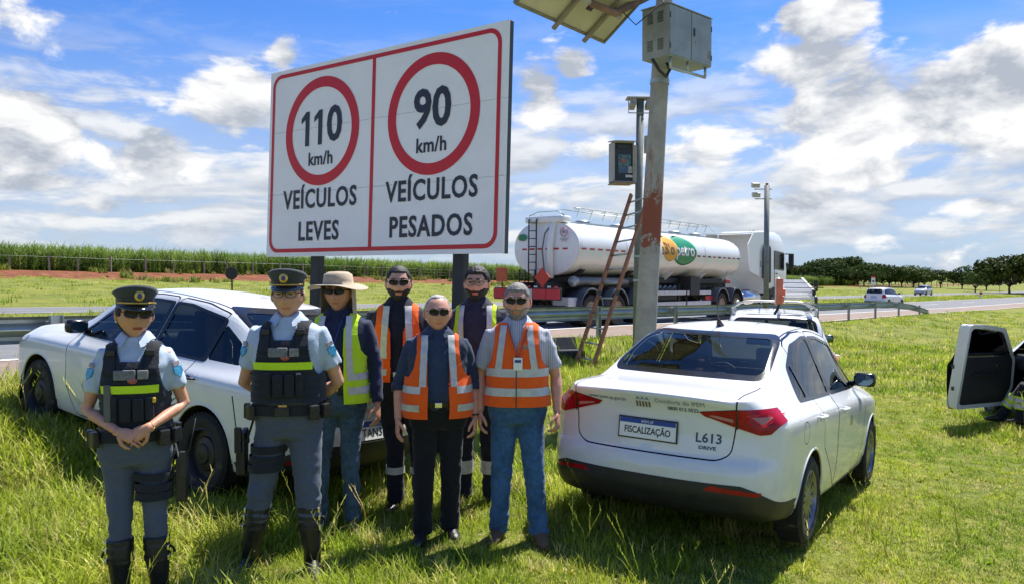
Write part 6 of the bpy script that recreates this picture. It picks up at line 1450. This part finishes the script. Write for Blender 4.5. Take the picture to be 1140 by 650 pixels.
    if tr.get('stripe'):
        for s_ in 'LR':
            Kk, A_ = J['K' + s_], J['A' + s_]
            for q in tr['stripe']: c_ = Kk.lerp(A_, q); d = (A_ - Kk).normalized() * .026; MB().tube([c_ - d, c_, c_ + d], .074 * tr.get('fit', 1), 18, cap=False).build('reflective_band', silver_tape, root, True)
    # ---- belt
    be = sp.get('belt', leather); MB().loft(fig.rings(.985, 1.025, .024, .02), cap=False).build('belt', be, root, True)
    MB().box(fig.pt(0, 1.005, .030), (.05, .012, .036), bev=.004).build('buckle', gold if sp.get('police') else chrome, root)
    # ---- footwear
    for s_ in 'LR':
        A_, Kk = J['A' + s_], J['K' + s_]; ang = R(sp.get('toe', 14)) * (-1 if s_ == 'L' else 1); fx = lambda x, y, z: A_ + Vector((x * math.cos(ang) - y * math.sin(ang), x * math.sin(ang) + y * math.cos(ang), z))
        ft = MB(); rings = []
        for y_, w_, h_, z_ in ((.075, .018, .02, -.05), (.07, .034, .045, -.04), (.03, .040, .060, -.028), (-.03, .041, .056, -.036), (-.09, .046, .040, -.050), (-.14, .043, .032, -.058), (-.175, .028, .024, -.064), (-.188, .008, .012, -.068)):
            rings.append([fx(w_ * math.cos(a), y_, z_ + max(h_ * math.sin(a), -(z_ + .092))) for a in np.linspace(0, 2 * math.pi, 14, endpoint=False)])
        ft.loft(rings)
        if sp['shoes'].get('tall'):
            tp_ = A_.lerp(Kk, sp['shoes']['tall']); ft.tube([A_ + Vector((0, .005, -.02)), A_ + Vector((0, .008, .06)), A_.lerp(tp_, .55), tp_, tp_ + Vector((0, 0, .004))], [.050, .050, .064, .069, .060], 18)
        else: ft.tube([A_ + Vector((0, .01, -.03)), A_ + Vector((0, .01, .05))], [.047, .044], 12)
        bo = ft.build('boot' if sp['shoes'].get('tall') else 'shoe', sp['shoes']['mat'], root, True)
        if sp['shoes'].get('tall'):
            for q in (.62, .80, .94):
                c_ = A_.lerp(Kk, sp['shoes']['tall'] * q); MB().tube([c_ - Vector((0, 0, .012)), c_ + Vector((0, 0, .012))], .0715, 18, cap=False).build('boot_strap', leather, bo, True); sx_ = -1 if s_ == 'L' else 1
                MB().box(c_ + Vector((sx_ * .066, -.03, 0)), (.012, .03, .028), bev=.003).build('boot_buckle', chrome, bo); q == .80 and MB().tube([c_ + Vector((sx_ * .066, 0, 0)), c_ + Vector((sx_ * .085, .0, -.012)), c_ + Vector((sx_ * .095, .0, -.04))], [(.003, .008)] * 3, 6).build('strap_end', leather, bo, True)
    sp['_'] = (root, fig, J, MH, on_head, P); return root
def hv_vest(sp, mat, z0=.93, vz=1.24, gap=.0, bands=((1.02, 1.07), (1.15, 1.20)), vert=(.072, .118), off0=.034, tape=None, vest_name='safety_vest', slant=-.02):
    root, fig, J, MH, oh, P = sp['_']; sd_ = sp['seed'] + 11; off = lambda z: off0 * (1 - .30 * float(sstep(1.25, 1.47, z))) + .006 * float(sstep(1.1, .93, z)); tape = tape or silver_tape
    def nw(z): return gap + max(0, (z - vz)) * .30 if z > vz else gap
    def arm(z): return .5 if z < 1.20 else float(np.interp(z, [1.20, 1.26, 1.36, 1.44, 1.50], [.205, .172, .152, .148, .15]))
    keep = lambda p: not (p.y < 0 and abs(p.x) < nw(p.z)) and abs(p.x) < arm(p.z) and not (p.y > 0 and p.z > 1.485 and abs(p.x) < .07)
    v = sheet(fig, -math.pi, math.pi, z0, 1.505, off, sd_, keep, 250, 130).build(vest_name, mat, root, True)
    for a, b_ in bands:
        sheet(fig, .0 if gap == 0 else math.asin(min(1, gap / .17)), 2 * math.pi - (0 if gap == 0 else math.asin(min(1, gap / .17))), a, b_, lambda z: off(z) + .0035, sd_, None, 150, 6).build('reflective_band', tape, v, True)
    zt = max(b_ for a, b_ in bands)
    for sx_ in (-1, 1):
        for bk in (False, True): strap(fig, sx_ * vert[0], sx_ * vert[1], zt, 1.488, lambda z: off(z) + .0035, sd_, bk, slant=sx_ * slant).build('reflective_band', tape, v, True)
    if gap == 0: strap(fig, -.004, .004, z0, vz, lambda z: off(z) + .004, sd_).build('zip', dark_steel, v, True)
    return v
def lanyard(sp, mat, z=1.21, badge=(.055, .085), bmat=plate_white, x=.0, off=.03):
    root, fig, J, MH, oh, P = sp['_']; mb = MB()
    for sx_ in (-1, 1): pts = [fig.pt(fig.th_at(sx_ * (.075 * (zz - z - .04) / (1.5 - z - .04)) + x, zz, off), zz, off) for zz in np.linspace(1.49, z + .045, 12)]; mb.tube(pts, [(.005, .002)] * len(pts), 6)
    la_ = mb.build('lanyard', mat, root, True); c_ = fig.pt(fig.th_at(x, z, off + .004), z, off + .006); MB().box(c_, (badge[0], .006, badge[1]), bev=.002).build('badge', bmat, la_)
    MB().box(c_ + Vector((0, -.004, badge[1] * .22)), (badge[0] * .7, .003, badge[1] * .22)).build('badge_print', blue_print, la_)
def police_gear(sp):
    root, fig, J, MH, oh, P = sp['_']; fem = sp.get('fem'); sd_ = sp['seed'] + 20
    arm = lambda z: .5 if z < 1.19 else float(np.interp(z, [1.19, 1.26, 1.36, 1.44, 1.50], [.19, .160, .142, .138, .14]))
    off = lambda z: (.033 if fem else .040) * (1 - .35 * float(sstep(1.3, 1.49, z)))
    v = sheet(fig, -math.pi, math.pi, 1.03, 1.50, off, sd_, lambda p: abs(p.x) < arm(p.z) and not (p.y < 0 and p.z > 1.395 and abs(p.x) < .05 + .35 * (p.z - 1.395)) and not (p.y > 0 and p.z > 1.47 and abs(p.x) < .06), 210, 110, .003).build('ballistic_vest', vest_dark, root, True)
    for z in np.arange(1.06, 1.36, .042):                                   # webbing rows
        sheet(fig, -2.4, 2.4, z, z + .022, lambda q: off(q) + .004, sd_, lambda p: abs(p.x) < arm(p.z) - .01, 110, 3, .003).build('webbing', nylon, v, True)
    pth = lambda x, z, o: fig.pt(fig.th_at(x, z, o), z, o)
    def pouch(x, z, w_, h_, d_, mat, nm='pouch', bev=.008):
        o = off(z) + d_ / 2; c_ = pth(x, z, o); th = fig.th_at(x, z, o); MB().box(c_, (w_, d_, h_), rot=Euler((0, 0, th * .8)), bev=bev).build(nm, mat, v)
    sheet(fig, -.75, .75, 1.225, 1.268, lambda z: off(z) + .012, sd_, None, 60, 4, .002).build('yellow_name_strip', hv_lime, v, True)
    pouch(-.085, 1.14, .055, .135, .03, nylon); pouch(-.02, 1.135, .055, .12, .035, nylon); pouch(.045, 1.135, .05, .12, .035, nylon); pouch(.10, 1.14, .04, .12, .03, nylon); pouch(-.02, 1.325, .11, .055, .02, pmat('patch_grey', (.16, .17, .19), .7, var=.3, scale=60)); pouch(.07, 1.325, .055, .05, .018, pmat('patch_grey2', (.22, .21, .22), .7, var=.3, scale=60))
    MB().ell(pth(.02, 1.295, off(1.295) + .01), (.026, .008, .017)).build('badge', pmat('badge_red', (.40, .10, .09), .4, var=.4, scale=80), v, True)
    if fem: pouch(-.105, 1.175, .04, .20, .03, pmat('radio_grey', (.10, .105, .11), .5), 'radio', .006); pouch(.12, 1.185, .02, .03, .03, pmat('yellow_tag', (.75, .5, .02), .5), 'yellow_tag')
    else: pouch(.095, 1.19, .03, .04, .025, pmat('wire_grey', (.2, .2, .2), .5), 'microphone')
    for sx_ in (-1, 1):
        strap(fig, sx_ * .075, sx_ * .135, 1.33, 1.492, lambda z: off(z) + .012, sd_, False).build('shoulder_strap', nylon, v, True); MB().box(pth(sx_ * .10, 1.44, off(1.44) + .02), (.045, .02, .03), bev=.005).build('strap_buckle', black_plastic, v)
    # duty belt
    b_ = MB().loft(fig.rings(.955, 1.012, .034, .02), cap=False).build('duty_belt', nylon, root, True); MB().box(fig.pt(0, .984, .045), (.085, .016, .052), bev=.006).build('belt_buckle', leather, b_)
    for th, w_ in ((-.9, .05), (.75, .06), (1.25, .06), (-1.35, .07), (2.2, .06), (-2.2, .06)): MB().box(fig.pt(th, .975, .055), (.06, .035, .085), rot=Euler((0, 0, th)), bev=.008).build('belt_pouch', leather, b_)
    # thigh holster on the side given
    sx_ = sp['holster']; s_ = 'L' if sx_ < 0 else 'R'; Hh, Kk = J['H' + s_], J['K' + s_]
    hl = MB().box(Hh.lerp(Kk, .52) + Vector((sx_ * .145, .0, .03)), (.055, .085, .24), bev=.012).build('thigh_holster', leather, root)
    for q in (.36, .50, .62): c_ = Hh.lerp(Kk, q); MB().tube([c_ - Vector((0, 0, .022)), c_ + Vector((0, 0, .022))], [(.113 - .02 * q, .113 - .02 * q)] * 2, 20, cap=False).build('thigh_strap', nylon, hl, True)
    c_ = Hh.lerp(Kk, .30) + Vector((sx_ * .15, .0, .03)); MB().box(c_, (.035, .10, .10), rot=Euler((R(15), 0, 0)), bev=.012).build('pistol_grip', black_plastic, hl); MB().tube([Hh + Vector((sx_ * .10, 0, .08)), Hh.lerp(Kk, .3) + Vector((sx_ * .14, 0, .0))], [(.004, .025)] * 2, 8).build('drop_strap', nylon, hl, True)
    MB().box(Hh.lerp(Kk, .42) + Vector((sx_ * .16, -.055, .08)), (.04, .03, .15), bev=.008).build('radio_pouch', black_plastic, hl); MB().tube([Hh.lerp(Kk, .3) + Vector((sx_ * .17, -.06, .05)), Hh.lerp(Kk, .1) + Vector((sx_ * .20, -.06, .04)), Hh + Vector((sx_ * .23, -.05, .16))], .0035, 5).build('radio_aerial', black_plastic, hl, True)
    # sleeve badge and insignia
    for s2, sg2 in (('L', -1), ('R', 1)):
        S, E = J['S' + s2], J['E' + s2]; d = (E - S).normalized(); nrm = Vector((sg2 * .75, -.66, 0)); nrm = (nrm - d * nrm.dot(d)).normalized(); c_ = S.lerp(E, .36) + nrm * (.066 if not fem else .057); M_ = frame(c_, d.cross(nrm) , -d)
        pl = [(.026, .03), (.026, -.005), (.0, -.034), (-.026, -.005), (-.026, .03)]; MB().prism(pl, -.004, .006, 'Z', M=M_).build('sleeve_badge', pmat('badge_cyan', (.06, .36, .62), .5, var=.3, scale=60), root); c3 = S.lerp(E, .20) + nrm * (.067 if not fem else .058); MB().prism([(.02, .012), (.02, -.012), (-.02, -.012), (-.02, .012)], -.004, .004, 'Z', M=frame(c3, d.cross(nrm), -d)).build('sleeve_flag', pmat('flag_patch', (.35, .30, .32), .6, var=.6, scale=160), root)
    # peaked cap
    n = 28; ringc = lambda r_, z, fy=0, tilt=0.0: [Vector((r_ * .90 * math.sin(a), -r_ * 1.09 * math.cos(a) + fy, z + tilt * math.cos(a))) for a in np.linspace(0, 2 * math.pi, n, endpoint=False)]
    cap_m = fabric('cap_grey', (.055, .060, .070)); cb_ = MB().loft([ringc(.0915, .046, 0, .0), ringc(.094, .05, 0, .0), ringc(.096, .082, 0, .004), ringc(.107, .098, -.002, .016), ringc(.118, .112, -.004, .026), ringc(.108, .122, -.002, .028), ringc(.06, .128, 0, .016), ringc(.004, .13, 0, .0)]); hat = oh(cb_).build('peaked_cap', cap_m, root, True)
    oh(MB().loft([ringc(.0962, .048), ringc(.0985, .080, 0, .004)], cap=False)).build('cap_band', leather, hat, True)
    vis = []
    for q in (0, .5, 1.0): vis.append([Vector(((.0885 + .006 * q) * math.sin(a), -(.104 + .042 * q * max(0, math.cos(a)) ** .7) * math.cos(a), .054 - .026 * q * max(0, math.cos(a)))) for a in np.linspace(-1.25, 1.25, 21)])
    oh(MB().loft(vis + [[p - Vector((0, 0, .004)) for p in vis[2]], [p - Vector((0, 0, .004)) for p in vis[0]]], closed=False, cap=False)).build('visor', pmat('patent_black', (.01, .01, .011), .12, coat=1.0), hat, True)
    oh(MB().tube([Vector((.100 * math.sin(a), -.113 * math.cos(a), .062)) for a in np.linspace(-1.1, 1.1, 15)], [(.002, .005)] * 15, 6)).build('gold_braid', gold, hat, True)
    oh(MB().ell((0, -.119, .098), (.024, .007, .028), 14, 10)).build('cap_badge', gold, hat, True); oh(MB().ell((0, -.125, .096), (.012, .004, .014))).build('badge_centre', pmat('badge_blue', (.03, .06, .25), .4), hat, True)
    return v

navy = fabric('navy_cotton', (.018, .026, .065)); navy2 = fabric('dark_navy_twill', (.012, .016, .030)); black_tr = fabric('black_trousers', (.010, .011, .014)); jean = fabric('blue_denim', (.045, .115, .24), var=.35, bump=.35); jean2 = fabric('faded_denim', (.055, .10, .155), var=.45, bump=.35)
pol_shirt = fabric('police_light_blue', (.46, .55, .68), var=.08); pol_tr = fabric('police_grey_blue', (.085, .105, .155), var=.10); denim_shirt = fabric('dark_blue_shirt', (.030, .048, .095), var=.2)
m, t, b = nodes_of('striped_polo'); co = t.new('ShaderNodeTexCoord').outputs['Object']; zz_ = t.sep(co)[0]; st_ = t.math('SINE', t.math('MULTIPLY', zz_, 420.0)); t.l.new(t.mix(t.ramp(st_, -.2, .4), (.50, .50, .55), (.34, .36, .46)), b.inputs['Base Color']); b.inputs['Roughness'].default_value = .9
bp = t.new('ShaderNodeBump'); bp.inputs['Strength'].default_value = .3; bp.inputs['Distance'].default_value = .01; t.l.new(t.noise(co, 24, 4), bp.inputs['Height']); t.l.new(bp.outputs[0], b.inputs['Normal']); polo = m
brown_boot = pmat('brown_suede', (.14, .085, .05), .85, var=.25, bump=.3); short = lambda fr, sd_=.04: (lambda p: fr if p[1] < -.055 else (fr - .035 if p[1] < -.02 else (.012 if p[1] < .03 else -.062)))
X = lambda px, Y: (px - 570) / F_PX * Y

p1 = dict(seed=1, at=(X(150, 4.2), 4.2), H=1.675, fem=True, hs=1.10, yaw=13, hyaw=22, hroll=2, label='woman police officer with peaked cap and hands clasped in front', skin=('skin_tan', (.56, .335, .235)), lips=(.30, .06, .07), police=True, holster=1,
    hair=('hair_black', (.012, .010, .010), lambda p: .035 if p[1] < -.045 else (-.01 if p[1] < .0 else -.075), .008), glasses=('black', .029, .021), shirt=dict(mat=pol_shirt, sleeve=.66, z0=.99), trousers=dict(mat=pol_tr, fit=.88, up=.60, amp=.009), shoes=dict(mat=leather, tall=.80),
    J=dict(EL=(-.255, .015, 1.12), WL=(-.045, -.205, 1.03), ER=(.245, .035, 1.135), WR=(.105, -.195, 1.045), KL=(-.085, -.02, .48), KR=(.095, -.01, .48), AL=(-.095, .01, .085), AR=(.105, .02, .085)), handL=dict(d=(.92, -.12, -.36), n=(-.25, .85, -.4), side=-1, curl=.55), handR=dict(d=(-.86, -.16, -.48), n=(.1, .95, -.2), side=1, curl=.6))
make_person(p1); police_gear(p1); r1, f1, J1, MH1, oh1, P1 = p1['_']
oh1(MB().ell((0, .095, -.01), (.045, .035, .042), 14, 10)).build('hair_bun', hairmat('hair_black', (.012, .010, .010)), r1, True); MB().tube([J1['WR'] + Vector((.028 * math.cos(a), .0 + .012 * math.sin(a), .024 * math.sin(a))) for a in np.linspace(0, 2 * math.pi, 17)], .003, 5).build('bracelet', gold, r1, True); oh1(MB().ell((-.082, .006, -.034), (.006, .006, .006))).build('earring', chrome, r1, True)

p2 = dict(seed=2, at=(X(321, 4.7), 4.7), H=1.765, wide=1.03, yaw=2, hyaw=3, label='male police officer with peaked cap standing with arms behind his back', skin=('skin_light_tan', (.58, .365, .265)), police=True, holster=-1, hair=('hair_dark', (.018, .014, .012), lambda p: .045 if p[1] < -.04 else (.0 if p[1] < .03 else -.055), .005), glasses=('clear', .027, .017), shirt=dict(mat=pol_shirt, sleeve=.66, z0=.99), trousers=dict(mat=pol_tr, fit=1.04, up=.60, amp=.012), shoes=dict(mat=leather, tall=.82), toe=18,
    J=dict(EL=(-.285, .075, 1.12), WL=(-.07, .215, .985), ER=(.275, .075, 1.12), WR=(.07, .205, .975), KL=(-.165, -.03, .48), KR=(.115, -.03, .48), AL=(-.235, .01, .085), AR=(.135, -.03, .085)), handL=dict(d=(.9, .2, -.3), n=(0, -1, 0)), handR=dict(d=(-.9, .2, -.3), n=(0, -1, 0)))
make_person(p2); police_gear(p2)

p3 = dict(seed=3, at=(X(377, 5.45), 5.45), H=1.765, wide=.97, yaw=0, hyaw=-4, label='man in beige wide-brimmed hat, open lime safety vest and blue jeans', skin=('skin_mid', (.50, .305, .215)), hair=('hair_dark', (.018, .014, .012), lambda p: .045 if p[1] < -.04 else (.02 if p[1] < .03 else -.06), .006), glasses=('black', .030, .017), shirt=dict(mat=navy, sleeve=1.93, z0=.95), trousers=dict(mat=jean2, fit=.88, amp=.012), shoes=dict(mat=brown_boot),
    J=dict(ER=(.245, .035, 1.13), WR=(.265, -.03, .88), EL=(-.24, .04, 1.13), WL=(-.25, .0, .88), KL=(-.115, -.05, .49), AL=(-.14, -.03, .085), KR=(.075, -.015, .48), AR=(.085, .04, .085)), handR=dict(curl=.6), handL=dict(curl=.6))
make_person(p3); hv_vest(p3, hv_lime, z0=.90, gap=.062, vz=1.40, bands=((.965, 1.015), (1.06, 1.105)), vert=(.085, .125), slant=-.015); lanyard(p3, blue_print, 1.20, (.06, .09), pmat('badge_cyan2', (.25, .5, .75), .4), -.02, .018)
root, fig, J, MH, oh, P = p3['_']; hat_m = fabric('hat_beige', (.44, .36, .26), var=.12); rings = []
for r_, z, wv in ((.004, .135, 0), (.06, .132, 0), (.088, .115, 0), (.095, .075, 0), (.098, .052, 0), (.135, .050, .010), (.175, .047, .016), (.178, .043, .016), (.135, .046, .010), (.097, .046, 0)): rings.append([Vector((r_ * (1.0 if r_ < .1 else 1.08) * math.sin(a), -r_ * 1.08 * math.cos(a), z + wv * math.cos(2 * a + .6) - wv * .6 + .003 * math.sin(5 * a) * (wv > 0))) for a in np.linspace(0, 2 * math.pi, 36, endpoint=False)])
hat = oh(MB().loft(rings)).build('sun_hat', hat_m, root, True); fl = []
for q in range(7): fl.append([Vector((.108 * math.sin(a) * (1 + .05 * q / 6), -.112 * math.cos(a) + .01 * q / 6, .048 - .030 * q + .006 * math.sin(a * 9 + q))) for a in np.linspace(1.15, 2 * math.pi - 1.15, 26)])
oh(MB().loft(fl, closed=False, cap=False)).build('neck_flap', hat_m, hat, True)

p4 = dict(seed=4, at=(X(444, 5.95), 5.95), H=1.82, yaw=2, hyaw=6, label='bearded man with sunglasses in orange vest behind the grey-haired older man', skin=('skin_light', (.58, .375, .285)), hair=('hair_black', (.012, .010, .010), short(.072), .008), beard=('beard_black', (.012, .010, .009), .006, -.028), glasses=('black', .029, .017), shirt=dict(mat=navy2, sleeve=1.92), trousers=dict(mat=navy2, fit=.95, stripe=(.45,)), shoes=dict(mat=leather), J=dict(KL=(-.03, -.02, .48), AL=(-.03, .01, .085), KR=(.14, -.02, .48), AR=(.16, .01, .085)))
make_person(p4); hv_vest(p4, hv_orange, z0=.95, gap=.045, vz=1.30, bands=((1.00, 1.045), (1.12, 1.165)))

p5 = dict(seed=5, at=(X(487, 5.30), 5.30), H=1.625, belly=.055, wide=1.10, yaw=7, hyaw=4, label='grey-haired older man in orange vest, dark blue shirt and black trousers', skin=('skin_pink', (.62, .37, .29)), hair=('hair_white', (.42, .41, .40), lambda p: .10 if p[1] < -.03 else (.02 if p[1] < .0 else -.05), .006), brow=('brow_grey', (.25, .22, .2)), glasses=('black', .031, .019), hw=1.07, jaw=1.25, shirt=dict(mat=denim_shirt, sleeve=1.12, z0=.96), trousers=dict(mat=black_tr, fit=1.06), shoes=dict(mat=leather),
    J=dict(EL=(-.275, .04, 1.13), WL=(-.285, -.05, .88), ER=(.265, .04, 1.13), WR=(.265, -.04, .88), KL=(-.10, -.04, .49), AL=(-.115, -.04, .085), KR=(.095, -.01, .48), AR=(.085, .05, .085)), handL=dict(curl=.45), handR=dict(curl=.7))
make_person(p5); hv_vest(p5, hv_orange, z0=.90, gap=.075, vz=1.34, bands=((.955, 1.005), (1.085, 1.135)), vert=(.088, .135), off0=.036)
root, fig, J, MH, oh, P = p5['_']; MB().tube([J['WR'] + Vector((.031 * math.cos(a), .026 * math.sin(a), .03)) for a in np.linspace(0, 2 * math.pi, 17)], .006, 6).build('wristwatch', leather, root, True)
for sx_, s_ in ((-1, 'L'), (1, 'R')): E, W = J['E' + s_], J['W' + s_]; c_ = E.lerp(W, .10); d = (W - E).normalized() * .03; MB().tube([c_ - d, c_ - d * .2, c_ + d], [.054, .058, .055], 16).build('rolled_cuff', denim_shirt, root, True)

p6_ = dict(seed=6, at=(X(531, 6.1), 6.1), H=1.82, yaw=-3, hyaw=-4, label='black-bearded man with clear glasses in open yellow vest at the back', skin=('skin_light', (.58, .375, .285)), hair=('hair_black', (.012, .010, .010), short(.062), .014), beard=('beard_black', (.012, .010, .009), .009, -.024), glasses=('clear', .028, .019), shirt=dict(mat=fabric('slate_polo', (.030, .032, .055)), sleeve=.70), trousers=dict(mat=navy2, fit=1.05, stripe=(.40, .52)), shoes=dict(mat=leather))
make_person(p6_); hv_vest(p6_, hv_lime, z0=.95, gap=.085, vz=1.36, bands=((1.00, 1.045),), vert=(.10, .135))

p7 = dict(seed=7, at=(X(576, 5.33), 5.33), H=1.715, wide=1.04, belly=.012, yaw=-3, hyaw=-2, label='man in closed orange vest, striped polo and blue jeans beside the sedan', skin=('skin_ruddy', (.58, .335, .255)), hair=('hair_grey', (.20, .19, .18), short(.066), .008), brow=('brow_grey', (.25, .22, .2)), beard=('beard_grey', (.24, .22, .21), .0035, -.025), glasses=('black', .029, .018), shirt=dict(mat=polo, sleeve=.80, z0=.95), trousers=dict(mat=jean, fit=1.02, amp=.013), shoes=dict(mat=brown_boot),
    J=dict(EL=(-.255, .04, 1.13), WL=(-.255, -.03, .885), ER=(.265, .04, 1.13), WR=(.275, -.05, .885), KL=(-.105, -.03, .485), AL=(-.13, .0, .085), KR=(.115, -.045, .49), AR=(.15, -.05, .085)), handL=dict(curl=.6), handR=dict(curl=.9))
make_person(p7); hv_vest(p7, hv_orange, z0=.94, gap=0.0, vz=1.30, bands=((1.015, 1.07), (1.145, 1.20)), vert=(.098, .142), off0=.036, slant=-.035); lanyard(p7, pmat('lanyard_red', (.45, .08, .08), .5), 1.235, (.06, .085), plate_white, .012, .044)
root, fig, J, MH, oh, P = p7['_']; MB().box(fig.pt(fig.th_at(.06, 1.345, .04), 1.345, .036), (.035, .004, .03)).build('vest_emblem', pmat('emblem_grey', (.35, .20, .16), .6), root)

# the person sitting sideways in the open car, one leg out
p8 = dict(seed=8, at=(7.28, 10.42), H=1.74, dz=-.36, yaw=-128, label='seated person in dark trousers with reflective bands at the open car door', skin=('skin_mid', (.50, .305, .215)), hair=('hair_black', (.012, .010, .010), short(.062), .008), shirt=dict(mat=navy2, sleeve=1.9, z0=.90), trousers=dict(mat=navy2, fit=1.02), shoes=dict(mat=leather), toe=4,
    J=dict(KL=(-.10, -.44, .93), AL=(-.10, -.72, .50), KR=(.11, -.43, .95), AR=(.12, -.46, .52), EL=(-.24, -.02, 1.14), WL=(-.14, -.28, 1.02), ER=(.24, -.02, 1.14), WR=(.15, -.28, 1.02)))
make_person(p8); root, fig, J, MH, oh, P = p8['_']
for s_ in 'LR':
    for a, b_, qs in ((J['K' + s_], J['A' + s_], (.42, .60)), (J['H' + s_], J['K' + s_], (.70,))):
        for q in qs:
            c_ = a.lerp(b_, q); d = (b_ - a).normalized(); MB().tube([c_ - d * .028, c_ + d * .028], .083 if a.z < .94 and b_.z < .6 else .092, 18, cap=False).build('reflective_band', silver_tape, root, True)
            for e in (-.036, .036): MB().tube([c_ + d * (e - .012), c_ + d * (e + .012)], .0835 if b_.z < .6 else .0925, 18, cap=False).build('yellow_band', hv_lime, root, True)
hv_vest(p8, hv_lime, z0=.95, gap=0.0)
